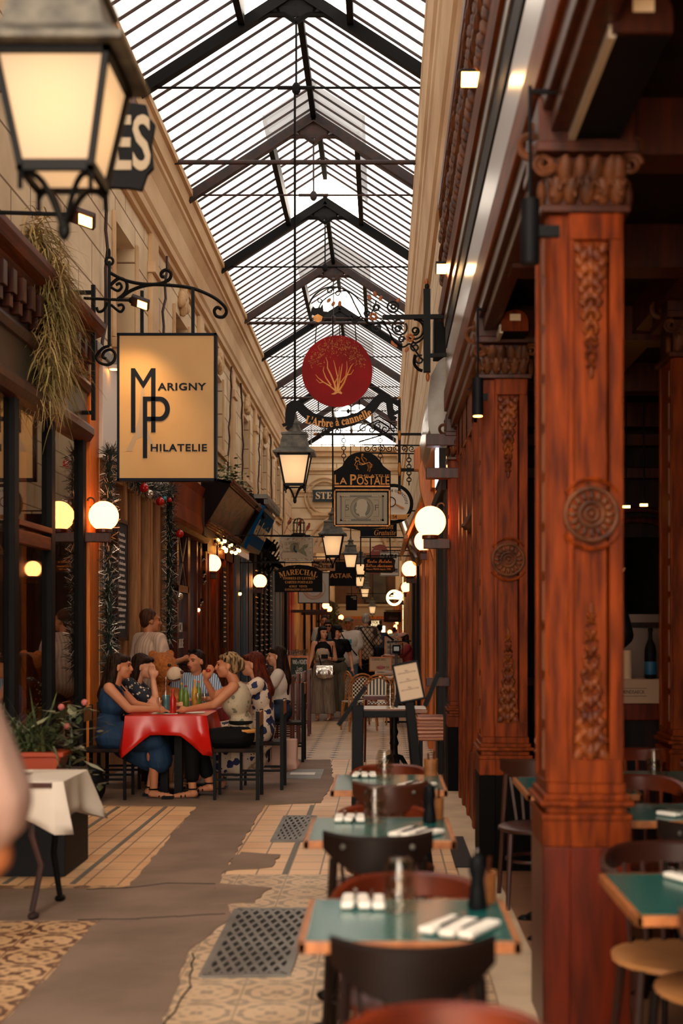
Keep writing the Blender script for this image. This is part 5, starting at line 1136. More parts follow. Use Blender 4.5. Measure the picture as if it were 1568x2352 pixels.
q.torus((0,0,.0), .11, .008, 18, 5, axis='z').torus((0,0,.2), .11, .006, 18, 5, axis='z').box(-.13, .13, -.12, .12, -.03, -.01).build('wire_cage', M['iron'], cg)
for i, (x, z) in enumerate(((-.17, .22), (.02, .2), (.17, .12))):
    b = MB().ell((0,0,0), (.03, .03, .06), 10, 8, rot=(0, .5, 0)).ell((.02, 0, .06), .022, 8, 6).bar((-.02, 0, -.04), (-.10, 0, -.22), .018, .01)
    o = b.build('ornamental_bird', mat('orange_bird', 'a8481e', .7, col2='3a2420', nscale=30), smooth=True, loc=Vector(P(686, 1226, 24.0))+Vector((x, 0, z))); tag(o, ('left', 'middle', 'right')[i]+' small orange ornamental bird perched on the bird cage', 'bird', 'birds on the cage')
r, k = simple_sign('white rectangular pizzeria sign with a pale pink ring, behind the arched sign', 686, 1316, 755, 1384, 30.0, mat('pale_grey_sign', 'b9b7ae', .6), [], frame=M['black'])
pk_ = mat('pale_pink_print', 'c9906f', .8); MB().torus((0, -.003, 0), 26*k, .008, 36, 4).torus((0, -.003, 0), 19*k, .008, 36, 4).ell((.05, -.003, -.02), (.05, .003, .08), 8, 6).build('ring_print', pk_, r)
text('pizza au feu de bois', .09, pk_, r, (0, -.004, -22.5*k), width=46*k, bend=arcbend(22.5*k, -1))
simple_sign('small tan philately sign with dark capitals between the pizzeria sign and orange lantern', 715, 1284, 769, 1311, 31.0, M['wood_tan'], [('PANORAMAS', 742, 1291, 7, 44, M['black'], {'bold': .004}), ('PHILATELIE', 742, 1302, 7, 42, M['black'], {'bold': .004})])
r, k = simple_sign('black awning with thin gold capitals ASTAIR hanging across the passage', 757, 1290, 818, 1346, 36.0, M['black'], [('ASTAIR', 783, 1323, 11, 50, M['goldtext'])])
simple_sign('dark blue board with cream serif letters STE on the end wall', 717, 1125, 802, 1152, YE-.12, mat('dark_slate_sign', '1c3038', .6), [(mb_serif('STERN'), 759, 1139, 17, 68, M['creamtext'], {'extrude': .02})], shape=[(717, 1125), (802, 1123), (802, 1153), (717, 1152), (719, 1139)], t=.06)
simple_sign('plain black hanging banner with small white text near the far lanterns', 794, 1367, 820, 1402, 40.0, M['black'], [('COFFRET', 812, 1372, 3, 12, M['white']), ('VINS', 814, 1376, 3, 7, M['white'])], hang=[(807, 1367, 807, 1290)])
simple_sign('black hanging sign with faint brown lettering at far right', 881, 1405, 922, 1429, 44.0, M['wood_deep'], [(mb_script('Racines'), 903, 1419, 10, 22, M['wood_red'])], hang=[(885, 1404, 940, 1403)])
r, k = signroot('neon_sign', 'round glowing yellow neon sign above the small right globe lamps', 905, 1373, 38.0)
nm_ = emat('yellow_neon', 'ffd890', 2.2); MB().torus((0,0,0), 17*k, .02, 32, 6).torus((0,0,0), 14*k, .012, 32, 6).build('neon_ring', nm_, r); MB().box(-12*k, 12*k, -.01, .01, -3*k, 2*k).bar((-8*k, 0, 5*k), (8*k, 0, 5*k), .02).bar((0, 0, 2*k), (0, 0, 11*k), .03).build('neon_letters', nm_, r); MB().bar((10*k, .02, -13*k), (30*k, .02, -16*k), .04).build('bracket', M['iron'], r)
simple_sign('dark shop sign with glowing cream letters at the far end of the passage', 846, 1425, 877, 1443, 78.0, M['wood_deep'], [(mb_serif('LUCE'), 862, 1430, 8, 18, emat('cream_lit_letters', 'ffe2a8', .8)), (mb_serif('MIDI'), 861, 1437.5, 7, 20, emat('cream_lit_letters2', 'ffe2a8', .8))])
for x0, x1, nm in ((836, 850, 'left'), (857, 886, 'right')):
    simple_sign('large dark framed picture on the %s of the far brown upper wall' % nm, x0, 1288, x1, 1384, 79.88, mat('dark_painting_'+nm, '2c2924', .5, col2='57503f', nscale=1), [], frame=M['wood_dark'], t=.1, name='framed_picture', gr_='far framed pictures')
sw = root('shop_window', 'bright lit shop window at the far end of the passage', 'shop window', P(862, 1456, 81.3)); MB().box(-.6, .6, 0, .1, -.5, .5).build('lit_pane', emat('bright_shop_interior', 'ffe6bf', .9), sw); MB().bar((0,-.01,-.5), (0,-.01,.5), .04).bar((-.6,-.01,0), (.6,-.01,0), .04).build('frame', M['black'], sw)
# ================================================================ FURNITURE
seatm = mat('tan_plywood_seat', 'b98250', .4, col2='a06c3c', nscale=8)
chair_dark = mat('dark_bentwood', '0d0705', .45, col2='180c08', nscale=5, spec=.15)
chair_red = mat('chestnut_bentwood', '481709', .32, col2='66260f', nscale=6, coat=.12)
def bistro_table(label, x0, x1, y0, y1, z=.75, group='teal topped bistro tables'):
    w, d = x1-x0, y1-y0; r = root('bistro_table', label, 'table', ((x0+x1)/2, (y0+y1)/2, 0), 0, group)
    MB().box(-w/2+.018, w/2-.018, -d/2+.018, d/2-.018, z-.012, z+.001).build('tabletop', M['teal'], r)
    MB().box(-w/2, w/2, -d/2, -d/2+.022, z-.03, z).box(-w/2, w/2, d/2-.022, d/2, z-.03, z).box(-w/2, -w/2+.022, -d/2, d/2, z-.03, z).box(w/2-.022, w/2, -d/2, d/2, z-.03, z).box(-w/2+.02, w/2-.02, -d/2+.02, d/2-.02, z-.03, z-.012).build('edge_band', M['tabledge'], r, bevel=.003)
    MB().lathe((0,0,0), [(.05, .08), (.035, .13), (.028, .2), (.04, .24), (.028, .28), (.028, .66), (.06, .70), (.09, z-.03)], 14).build('column', M['iron'], r, smooth=True)
    b = MB()
    for sx, sy in ((-1,-1), (-1,1), (1,-1), (1,1)):
        b.tube([(0, 0, .15), (sx*.08, sy*.08, .13), (sx*.16, sy*.16, .07), (sx*.21, sy*.21, .03)], .03, 7, .022); b.ell((sx*.225, sy*.225, .022), (.04, .035, .022), 8, 6)
    b.build('base', M['iron'], r, smooth=True)
    return r
def slat_chair(label, x, y, rz, m, w=.36, ztop=.855, group='dark slat back chairs', seat=None):
    """seat towards local +Y, the back at y=0"""
    r = root('slat_back_chair', label, 'chair', (x, y, 0), rz, group); hw = w/2
    v = MB(); n = 12; prs = []
    for i in range(n+1):
        u = -1+2*i/n; X = hw*u; Yb = .075*u*u-.02; top = ztop-.0*u*u+.012*abs(u)**3; bot = ztop-.125+.075*abs(u)**2.5; prs.append((X, Yb, top, bot))
    pts = []
    for X, Yb, t, b in prs: pts += [(X, Yb-.011, b), (X, Yb-.014, t-.01), (X, Yb, t), (X, Yb+.014, t-.01), (X, Yb+.011, b)]
    f = []
    for i in range(n):
        for k in range(5): f.append((i*5+k, i*5+(k+1) % 5, (i+1)*5+(k+1) % 5, (i+1)*5+k))
    f += [(0,1,2,3,4), tuple(n*5+k for k in (4,3,2,1,0))]; v.add(pts, f); v.build('back_rail', m, r, smooth=True)
    for u in (-.52, -.26, 0, .26, .52):
        MB().bar((u*hw*1.25, .075*u*u-.015, ztop-.10), (u*hw*.9, .03, .46), .028, .012).build('slat', m, r)
    MB().lathe((0, .22, .43), [(.19, 0), (.205, .008), (.205, .022), (.19, .03)], 24).build('seat', seat or m, r, smooth=True)
    for s in (-1, 1):
        MB().tube([(s*hw*.80, .035, ztop-.08), (s*hw*.88, .015, .46), (s*hw*.98, -.06, 0)], .016, 7, .012).build('leg', m, r, smooth=True)
        MB().tube([(s*.15, .36, .43), (s*.17, .40, 0)], .016, 7, .012).build('leg', m, r, smooth=True)
    MB().torus((0, .2, .27), .155, .009, 24, 6, axis='z').build('ring_stretcher', m, r, smooth=True)
    for s in (-1, 1): MB().ell((s*hw*.62, -.012, ztop-.035), .010, 8, 6).build('screw_cap', M['zinc'], r) if 'nearest' not in label else None
    return r
def captain_chair(label, x, y, rz, m, w=.47, ztop=.77, group='chestnut round back chairs', seat=None):
    r = root('round_back_chair', label, 'chair', (x, y, 0), rz, group); hw = w/2
    v = MB(); n = 22; pts = []
    for i in range(n+1):
        a = -PI*.15+PI*1.3*i/n; X = -hw*math.cos(a); Yb = .20-.20*math.sin(a) if math.sin(a) > 0 else .20-.24*math.sin(a); t = ztop-.05*(1-max(0, math.sin(a)))**2; h = .075 if math.sin(a) > .3 else .03
        o = Vector((-math.cos(a), -math.sin(a), 0)); c = Vector((X, Yb, 0))
        for k_, dz in ((-.012, -h), (-.014, -.01), (0, 0), (.014, -.01), (.012, -h)): q = c+o*k_; pts.append((q.x, q.y, t+dz))
    f = []
    for i in range(n):
        for k in range(5): f.append((i*5+k, i*5+(k+1) % 5, (i+1)*5+(k+1) % 5, (i+1)*5+k))
    f += [(0,1,2,3,4), tuple(n*5+k for k in (4,3,2,1,0))]; v.add(pts, f); v.build('back_rail', m, r, smooth=True)
    for u in (-.6, -.3, 0, .3, .6): MB().tube([(u*hw, .02+.10*u*u, ztop-.07), (u*hw*.9, .06+.1*u*u, .46)], .009, 6).build('spindle', m, r)
    MB().lathe((0, .24, .43), [(.20, 0), (.215, .008), (.215, .025), (.20, .03)], 24).build('seat', seat or m, r, smooth=True)
    for sx, sy in ((-1, .10), (1, .10), (-1, .40), (1, .40)):
        MB().tube([(sx*.15, sy, .44), (sx*.19, sy+(-.05 if sy < .2 else .04), 0)], .017, 7, .013).build('leg', m, r, smooth=True)
    return r
tabs = [(-.218, .352, 3.32, 3.86, 'teal topped bistro table nearest to the camera, right of the floor grate'), (-.30, .275, 4.90, 5.52, 'teal topped bistro table in the middle of the outdoor row'), (-.261, .317, 6.42, 7.12, 'teal topped bistro table at the far end of the outdoor row')]
for a in tabs: bistro_table(a[4], *a[:4])
slat_chair('black slat back chair with its back to the camera at the nearest teal table', .065, 2.86, 0, chair_dark, .37, .855)
slat_chair('black slat back chair with its back to the camera at the middle teal table', -.018, 4.33, 0, chair_dark, .37, .86)
slat_chair('brown slat back chair with its back to the camera at the far teal table', .03, 5.80, 0, mat('mid_brown_bentwood', '3a1a0e', .3), .34, .855)
captain_chair('chestnut round back chair behind the nearest teal table, facing the camera', .08, 4.16, PI, chair_red, .46, .775)
captain_chair('chestnut round back chair behind the middle teal table, facing the camera', .0, 5.84, PI, chair_red, .43, .765)
captain_chair('chestnut round back chair behind the far teal table, facing the camera', .04, 7.45, PI, chair_red, .44, .775)
captain_chair('chestnut round back chair cut off by the bottom edge, nearest of all', .115, 2.52, PI, chair_red, .42, .83)
# inside tables and chairs
bistro_table('teal topped table behind the nearest pillar at the bottom right', .70, 1.35, 3.62, 4.26)
bistro_table('teal topped table glimpsed between the two nearest pillars', .69, 1.25, 6.27, 7.0)
bistro_table('teal topped table inside the restaurant with a wooden pot, right of the pillar', .99, 1.6, 5.4, 5.95)
bistro_table('farthest teal topped table inside the restaurant on the right', 1.2, 1.85, 6.75, 7.3)
slat_chair('brown chair in the bottom right corner with its back to the camera', .93, 3.12, 0, mat('brown_bentwood', '4a2412', .35), .42, .86, seat=seatm)
captain_chair('dark brown chair with a tan seat behind the bottom right table', .98, 4.62, PI, mat('dark_brown_bentwood', '2c120a', .35), .46, .80, seat=seatm)
slat_chair('dark chair with a tan seat pushed under the bottom right table', 1.10, 3.78, .3, chair_dark, .36, .70, seat=seatm)
slat_chair('slim brown chair standing between the two nearest pillars', .84, 7.45, PI, mat('walnut_bentwood', '3a1c10', .4), .36, .80)
captain_chair('chestnut chair behind the inner table with the wooden pot', 1.2, 6.35, PI, chair_red, .46, .84)
captain_chair('chestnut chair behind the farthest inner table', 1.5, 7.75, PI, chair_red, .46, .84)
slat_chair('dark chair in front of the inner table with the wooden pot', 1.25, 5.0, 0, chair_dark, .38, .8)
# --- tabletop things
def setting(x, y, z, rz, label, group='napkins with cutlery on the teal tables', s=1):
    r = root('napkin_setting', label, 'napkin and cutlery', (x, y, z), rz, group)
    n = MB()
    for k in (-1, 0, 1): n.obox((k*.030*s, R.uniform(-.006, .006), .011), (.025*s, .10*s, .018), (0, 0, R.uniform(-.08, .08)))
    n.build('napkin', M['napkin'], r, bevel=.007)
    MB().tube([(-.016*s, -.06, .022), (-.016*s, .08, .024)], .004, 5).ell((-.016*s, .09, .026), (.008, .018, .003), 8, 5).build('fork', M['chrome'], r); MB().tube([(.018*s, -.06, .022), (.018*s, .09, .024)], .004, 5).build('knife', M['chrome'], r)
    return r
def tumblers(x, y, z, label, n=2, group='stacked tumblers'):
    r = root('tumbler_stack', label, 'glasses', (x, y, z), 0, group)
    for i in range(n):
        zz = i*.055; MB().lathe((0,0,zz), [(.038, 0), (.045, .003), (.047, .05), (.039, .078), (.036, .090), (.031, .094)], 20).lathe((0,0,zz), [(.030, .004), (.037, .05), (.029, .088)], 20).build('tumbler', M['clear'], r, smooth=True)
        MB().torus((0,0,zz+.004), .045, .002, 20, 5, axis='z').torus((0,0,zz+.09), .031, .003, 20, 5, axis='z').build('rim_highlight', M['clear'], r)
    return r
def mill(x, y, z, label, m, h=.15, group='pepper mills'):
    r = root('pepper_mill', label, 'pepper mill', (x, y, z), 0, group)
    MB().lathe((0,0,0), [(.027, 0), (.028, .01), (.022, h*.35), (.018, h*.55), (.025, h*.72), (.025, h*.8)], 16).build('body', m, r, smooth=True)
    MB().lathe((0,0,h*.8), [(.022, 0), (.024, .01), (.018, .028), (.006, .034), (.006, .04)], 16).build('head', m, r, smooth=True); MB().ell((0,0,h*.8+.044), .007, 8, 6).build('knob', M['chrome'], r)
    return r
def pot(x, y, z, label, group='wooden cutlery pots'):
    r = root('wooden_pot', label, 'pot', (x, y, z), 0, group)
    MB().lathe((0,0,0), [(.036, 0), (.038, .09), (.034, .09), (.032, .02)], 18).build('pot', mat('light_wood_pot', '9c6233', .5, col2='7d4a22', nscale=20) if 'pot' not in M else M['pot'], r, smooth=True)
    MB().cyl((.01, 0, .02), (.018, .01, .13), .006, n=6).cyl((-.01, 0, .02), (-.015, 0, .12), .006, n=6).build('utensils', M['wood_dark'], r); return r
tn = ('nearest', 'middle', 'farthest')
for i, (x0, x1, y0, y1, _) in enumerate(tabs):
    t_ = tn[i]+' outdoor teal table'
    setting(x0+.16, y1-.10, .752, 0, 'rolled white napkins with cutlery at the far left of the %s' % t_, s=1.45)
    setting(x1-.15, y0+.12, .752, -.5, 'fanned white napkins with cutlery at the near right of the %s' % t_, s=1.8)
    tumblers((x0+x1)/2-.02, y1-.18, .752, 'upturned glass tumblers in the middle of the %s' % t_)
    pot(x1-.06, y1-.06, .752, 'light wooden pot at the far right corner of the %s' % t_)
    if i < 2: mill(x1-.085, y1-.15, .752, 'black pepper mill beside the wooden pot on the %s' % t_, M['black'])
setting(.98, 4.12, .752, .4, 'white napkins on the bottom right teal table', s=1.5); setting(.86, 6.6, .752, .5, 'white napkins on the table between the two nearest pillars')
setting(1.22, 5.55, .752, .8, 'white napkins on the inner table beside the wooden pot'); pot(1.38, 5.62, .752, 'light wooden pot on the inner restaurant table')
tumblers(1.05, 5.8, .752, 'glass tumblers on the inner table with the wooden pot', 1); tumblers(1.45, 7.0, .752, 'glass tumblers on the farthest inner table', 2)
# --- white cloth table, waiter, planter, plant on the left
wt = root('linen_table', 'small table under a white tablecloth with cast iron legs on the left', 'table', (-2.06, 7.15, 0))
for sx in (-.22, .20):
    MB().tube([(sx, -.18, .72), (sx-.01, -.2, .45), (sx+.03, -.16, .28), (sx-.01, -.2, .04)], .022, 7, .016).ell((sx, -.21, .02), (.03, .05, .02), 8, 6).build('leg', M['iron_brown'], wt, smooth=True)
    MB().tube([(sx, .22, .72), (sx+.02, .2, .45), (sx, .22, .28), (sx+.03, .24, .04)], .022, 7, .016).ell((sx+.03, .25, .02), (.03, .05, .02), 8, 6).build('leg', M['iron'], wt, smooth=True)
MB().box(-.38, .32, -.30, .32, .71, .735).build('tabletop', M['wood_dark'], wt)
def cloth(name, label, cat, x0, x1, y0, y1, z, drop, m, corner=.28, group=None, ny=1):
    v = []; f = []; N_ = 64
    # rectangle perimeter, going outwards and down with folds
    def per(t):
        L = [(x1-x0), (y1-y0), (x1-x0), (y1-y0)]; T = sum(L); d = t*T; P_ = [(x0, y0), (x1, y0), (x1, y1), (x0, y1), (x0, y0)]; D_ = [(0,-1), (1,0), (0,1), (-1,0)]
        for i in range(4):
            if d <= L[i] or i == 3:
                u = min(1, d/L[i]); a, b = P_[i], P_[i+1]; e = min(u, 1-u)*L[i]; return (a[0]+(b[0]-a[0])*u, a[1]+(b[1]-a[1])*u), D_[i], e
            d -= L[i]
    rings = 7
    v.append(((x0+x1)/2, (y0+y1)/2, z))
    for k in range(rings):
        for i in range(N_):
            (px, py), (dx, dy), e = per(i/N_); near = max(0, 1-e/.22)
            if k == 0: v.append((px, py, z)); continue
            t = (k-1)/(rings-2)*1.0; dd = drop+corner*near; out = .012+.045*t*math.sin(i*.55)*math.sin(i*.31+1)+.05*t*near
            cxn, cyn = (1 if px > (x0+x1)/2 else -1), (1 if py > (y0+y1)/2 else -1)
            ox = dx*out+near*cxn*.02*t; oy = dy*out+near*cyn*.02*t
            v.append((px+ox, py+oy, z-.004-dd*t))
    for i in range(N_): f.append((0, 1+i, 1+(i+1) % N_))
    for k in range(rings-1):
        for i in range(N_): a = 1+k*N_; f.append((a+i, a+N_+i, a+N_+(i+1) % N_, a+(i+1) % N_))
    mb = MB(); mb.add(v, f); o = mb.build(name, m, smooth=True); o.modifiers.new('thick', 'SOLIDIFY').thickness = .004; tag(o, label, cat, group); return o
cloth('tablecloth', 'white linen tablecloth draped over the left table, one corner hanging low', 'tablecloth', -2.42, -1.70, 6.88, 7.46, .742, .19, M['cloth'], .09)
pt = root('plate', 'small white plates on the white tablecloth at the left edge', 'plate', (-2.02, 7.2, .748)); MB().lathe((0,0,0), [(.05, 0), (.09, .012), (.085, .014), (.04, .004)], 24).build('plate', M['white'], pt, smooth=True)
pb = root('planter_box', 'tall black box planter standing behind the white cloth table', 'planter', (-2.34, 8.45, 0)); MB().box(-.42, .36, -.32, .32, 0, .62).build('box', M['grey'], pb, bevel=.005)
tr2 = root('terracotta_trough', 'orange plastic trough on the black planter behind the white cloth table', 'trough', (-2.28, 8.3, .62)); MB().prism([(-.30, 0), (.22, 0), (.26, .12), (-.34, .12)], -.12, .12).prism([(-.36, .12), (.28, .12), (.28, .15), (-.36, .15)], -.14, .14).build('trough', mat('orange_plastic', 'a63a12', .4), tr2, bevel=.005)
lf_g = mat('dark_green_leaf', '2c3a22', .5, col2='57613a', nscale=25)
gp = root('potted_plant', 'bushy green grassy plant growing from the orange trough', 'plant', (-2.34, 8.3, .76)); q = MB()
for k in range(240):
    a = R.uniform(0, 2*PI); strand(q, (R.uniform(-.15, .22), R.uniform(-.1, .1), 0), (math.cos(a)*.6, math.sin(a)*.5, R.uniform(.4, 1.3)), R.uniform(.18, .55), R.uniform(.03, .35), R.uniform(.005, .013))
q.build('leaves', lf_g, gp)
gp = root('variegated_plant', 'broad leaved variegated plant with small pink flowers right of the orange trough', 'plant', (-2.02, 8.4, .62)); q = MB(); q2_ = MB()
for k in range(130):
    c = Vector((R.gauss(0, .11), R.gauss(0, .08), R.uniform(-.12, .42))); a = R.uniform(0, 6.28); u = Vector((math.cos(a), math.sin(a), R.uniform(-.5, .5))).normalized(); w = u.cross(Vector((0, 0, 1))).normalized(); L = R.uniform(.05, .11); (q if k % 3 else q2_).add([c-u*L, c+w*L*.35, c+u*L, c-w*L*.35], [(0,1,2,3)])
q.tube([(0,0,0), (.02, 0, .2), (0, .02, .4)], .008, 5); q.build('leaves', lf_g, gp); q2_.build('pale_leaves', mat('pale_leaf', '8f9272', .5), gp); q = MB()
for c in ((-.05, 0, .42), (.0, -.05, .30), (.10, 0, .45)): q.ell(c, .022, 8, 6)
q.build('flowers', mat('pink_flower', 'b5615a', .6), gp, smooth=True)
# --- red tables for the group
for i, (x0, x1, y0, y1, lb) in enumerate(((-2.29, -1.60, 11.66, 12.36, 'nearest'), (-2.29, -1.60, 12.42, 13.12, 'second'))):
    r = root('cafe_table', 'black pedestal cafe table under the %s red tablecloth' % lb, 'table', ((x0+x1)/2, (y0+y1)/2, 0), 0, 'pedestal tables of the seated group')
    MB().box(-.33, .33, -.33, .33, .735, .76).build('tabletop', M['wood_dark'], r); MB().box(-.10, -.03, -.04, .04, .03, .74).box(.03, .10, -.04, .04, .03, .74).build('column', M['iron'], r); MB().box(-.26, .26, -.05, .05, 0, .03).box(-.05, .05, -.26, .26, 0, .03).build('base', M['iron'], r)
cloth('tablecloth', 'shiny red oilcloth with pointed corners on the nearest group table', 'tablecloth', -2.30, -1.59, 11.64, 12.38, .768, .17, M['redcloth'], .20)
cloth('tablecloth', 'red tablecloth on the second group table behind the nearest', 'tablecloth', -2.28, -1.61, 12.42, 13.14, .766, .14, mat('dull_red_cloth', '8c2430', .6), .1)
for i, (x, y) in enumerate(((-1.98, 11.90), (-1.76, 12.0), (-2.15, 12.7), (-1.78, 12.75))):
    r = root('paper_placemat', ('paper placemat at the front of the red table, left of two', 'paper placemat under the hand with the bracelet', 'paper placemat on the left of the second table', 'paper placemat on the right of the second table')[i], 'placemat', (x, y, .772), .1*i, 'placemats on the red tables'); MB().box(-.12, .12, -.10, .10, 0, .002).build('paper', M['napkin'], r)
def bottle(name, label, x, y, z, h, rr, m, mcap=None, liquid=None, cat='bottle', group='bottles on the red tables'):
    r = root(name, label, cat, (x, y, z), 0, group)
    MB().lathe((0,0,0), [(rr*.9, 0), (rr, .008), (rr, h*.55), (rr*.8, h*.66), (rr*.36, h*.78), (rr*.34, h*.94)], 16).build('body', m, r, smooth=True)
    if liquid: MB().lathe((0,0,0), [(rr*.8, .004), (rr*.88, .01), (rr*.88, h*.48), (rr*.7, h*.5)], 14).build('liquid', liquid, r, smooth=True)
    MB().lathe((0,0,h*.93), [(rr*.42, 0), (rr*.42, h*.07), (rr*.2, h*.08)], 12).build('cap', mcap or M['white'], r, smooth=True); return r
blueg = mat('pale_blue_bottle', '4a7d8a', .2); greeng = mat('green_drink', '5c7a2c', .3); yel = mat('yellow_drink', 'b98a2a', .3)
bottle('water_bottle', 'clear blue water bottle on the nearest red table', P(381, 1640, 11.9).x, 11.9, .774, .33, .040, M['clear'], M['clear'], blueg)
bottle('ketchup_bottle', 'red squeeze bottle with a red cap beside the blue water bottle', P(397, 1638, 11.85).x, 11.85, .774, .22, .030, mat('ketchup_red', 'a8170e', .3), mat('red_cap', 'c4220e', .4))
bottle('green_bottle', 'green bottle with yellow cap on the second red table, left of two', P(417, 1600, 12.7).x, 12.7, .774, .24, .03, greeng, yel)
bottle('green_bottle', 'green bottle with red cap on the second red table, right of two', P(427, 1605, 12.6).x, 12.6, .774, .22, .03, greeng, M['red'])
bottle('beer_bottle', 'amber bottle beside the white wine glasses on the second red table', P(447, 1590, 12.95).x, 12.95, .774, .26, .03, yel, M['goldtext'])
bottle('beer_bottle', 'orange capped bottle right of the amber bottle', P(456, 1590, 13.0).x, 13.0, .774, .25, .028, greeng, mat('orange_cap', 'c8641c', .4))
def wineglass(label, x, y, z, s=1, fill=None, group='stemmed glasses on the red tables', name='wine_glass', base=None):
    if base: o = dup(base, (x, y, z), None, label, group); return o
    r = root(name, label, 'glass', (x, y, z), 0, group)
    MB().lathe((0,0,0), [(.032*s, 0), (.030*s, .003), (.005, .008), (.004, .075*s), (.02*s, .085*s), (.036*s, .11*s), (.038*s, .14*s), (.032*s, .175*s), (.030*s, .175*s), (.035*s, .14*s), (.03*s, .11*s), (.01*s, .09*s)], 16).build('glass', M['clear'], r, smooth=True)
    if fill: MB().lathe((0,0,0), [(.015*s, .092*s), (.032*s, .112*s), (.033*s, .13*s)], 14).build('wine', fill, r, smooth=True)
    return r
wg = wineglass('stemmed water glass beside the blue bottle at the woman in blue', P(367, 1636, 11.8).x, 11.8, .774, .85)
wineglass('stemmed glass on the second red table, left of the pair', P(454, 1603, 12.55).x, 12.55, .774, base=wg); wineglass('stemmed glass on the second red table, right of the pair', P(470, 1603, 12.5).x, 12.5, .774, base=wg)
# metal chairs
def metal_chair(label, x, y, rz, zt=.84, m=None, group='black metal framed chairs', seatz=.45, name='metal_chair', slab=True):
    m = m or M['iron']; r = root(name, label, 'chair', (x, y, 0), rz, group)
    MB().box(-.19, .19, .0, .40, seatz-.02, seatz+.015).build('seat', m if not slab else M['wood_deep'], r, bevel=.006)
    for s in (-1, 1):
        MB().box(s*.19-.014, s*.19+.014, -.02, .012, 0, zt).build('leg', m, r); MB().box(s*.19-.012, s*.19+.012, .37, .395, 0, seatz-.02).build('leg', m, r)
        MB().box(s*.19-.01, s*.19+.01, 0, .38, .18, .2).build('stretcher', m, r)
    MB().box(-.19, .19, -.02, .005, zt-.14, zt-.01).build('backrest', seatm if slab else m, r, bevel=.004)
    for s in (-.09, 0, .09):
        if not slab: MB().box(s-.012, s+.012, -.015, 0, seatz, zt-.12).build('slat', m, r)
    return r
metal_chair('black metal chair under the woman in blue', -2.70, 11.9, -PI/2)
metal_chair('black metal chair under the woman with the hair bun', -1.13, 11.9, PI/2, .80)
metal_chair('black metal chair with wooden backrest under the woman in the floral dress', -.97, 12.62, PI/2, .86)
metal_chair('black metal chair under the woman in the white top', -.93, 15.2, PI/2, .92)
metal_chair('black metal chair under the woman in the dark floral top', -2.72, 12.7, -PI/2)
for i in range(4): metal_chair('dark red wooden chair in the left row, %s from the camera' % ('first', 'second', 'third', 'fourth')[i], -1.16+.03*i, 16.6+i*.75, PI/2, .95, chair_red, 'dark red chairs in the left row', name='red_wooden_chair', slab=False)
rt = root('dining_table', 'brown wooden table in front of the woman in the white top', 'table', (-1.75, 15.4, 0)); MB().box(-.4, .35, -.35, 3.6, .73, .76).build('tabletop', M['wood_red'], rt)
for sx in (-.3, .28):
    for yy in (-.28, 1.6, 3.5): MB().box(sx-.025, sx+.025, yy-.025, yy+.025, 0, .73).build('leg', M['wood_dark'], rt)
sh = root('wine_glass_table', 'long brown table with rows of wine glasses along the left', 'table', (-1.72, 24, 0)); MB().box(-.3, .28, -1.5, 3.5, .93, .97).box(-.3, .28, -1.5, 3.5, .78, .80).build('tabletop', M['wood_red'], sh)
for sx in (-.26, .24):
    for yy in (-1.4, 1, 3.4): MB().box(sx-.02, sx+.02, yy-.02, yy+.02, 0, .93).build('leg', M['wood_dark'], sh)
k_ = 0
for yy in range(9):
    for xx in (-1.9, -1.72, -1.55):
        wineglass('empty wine glass on the long brown table along the left', xx+R.uniform(-.02, .02), 22.7+yy*.45, .972, group='empty wine glasses on the long left table', base=wg)
bb_ = root('menu_blackboard', 'orange framed blackboard with white chalk writing behind the red chairs', 'blackboard', P(686, 1538, 20.2)); k = 20.2/FPX
MB().box(-19*k, 19*k, 0, .02, -27*k, 27*k).build('board', mat('slate_board', '1d2a24', .8), bb_)
q = MB(); w = .03; q.box(-19*k-w, 19*k+w, -.01, .03, 27*k, 27*k+w).box(-19*k-w, 19*k+w, -.01, .03, -27*k-w, -27*k).box(-19*k-w, -19*k, -.01, .03, -.90, 27*k).box(19*k, 19*k+w, -.01, .03, -.90, 27*k); q.build('frame', M['wood_orange'], bb_)
for t_, z, w in (('VINE e VIGNETI', 17, 33), ('Lotti', 2, 12), ('Vintage', -7, 20), ('e Cantinetta', -13, 24), ('APERTO', -24, 18)): text(t_, .1, M['white'], bb_, (2*k, -.004, z*k), width=w*k)
# --- menu easel
es = root('menu_barrier', 'black wooden barrier stand with slanted legs holding the menu boards', 'stand', (0, 8.3, 0)); Y = 8.3
def e3(x, y, d=0): v = P(x, y, Y); return (v.x, d, v.z)
zt = P(0, 1640, Y).z
MB().bar((P(819, 0, Y).x, 0, 0), (P(822, 0, Y).x, 0, P(0, 1620, Y).z), .075).build('leg', M['black'], es, bevel=.006)
MB().bar((P(985, 0, Y).x, 0, 0), (P(940, 0, Y).x, 0, P(0, 1615, Y).z), .06).build('leg', M['black'], es, bevel=.006)
MB().bar((P(822, 0, Y).x, .0, zt), (P(940, 0, Y).x, 0, zt), .05, .045).build('top_bar', M['black'], es, bevel=.006); MB().bar((P(822, 0, Y).x, .3, 0), (P(822, 0, Y).x, .02, zt), .05).build('leg', M['black'], es); MB().bar((P(975, 0, Y).x, .3, 0), (P(940, 0, Y).x, .02, zt), .05).build('leg', M['black'], es)
MB().bar(e3(941, 1618), e3(941, 1600), .02).build('clamp', M['iron'], es)
mn = root('framed_menu', 'tilted black framed paper menu standing on the barrier', 'menu', P(938, 1566, 8.3), 0); k = 8.3/FPX; mn.rotation_euler = (-.12, -.20, 0)
MB().box(-27*k, 27*k, .0, .01, -42*k, 42*k).build('paper', mat('menu_paper', 'c0a68c', .8), mn)
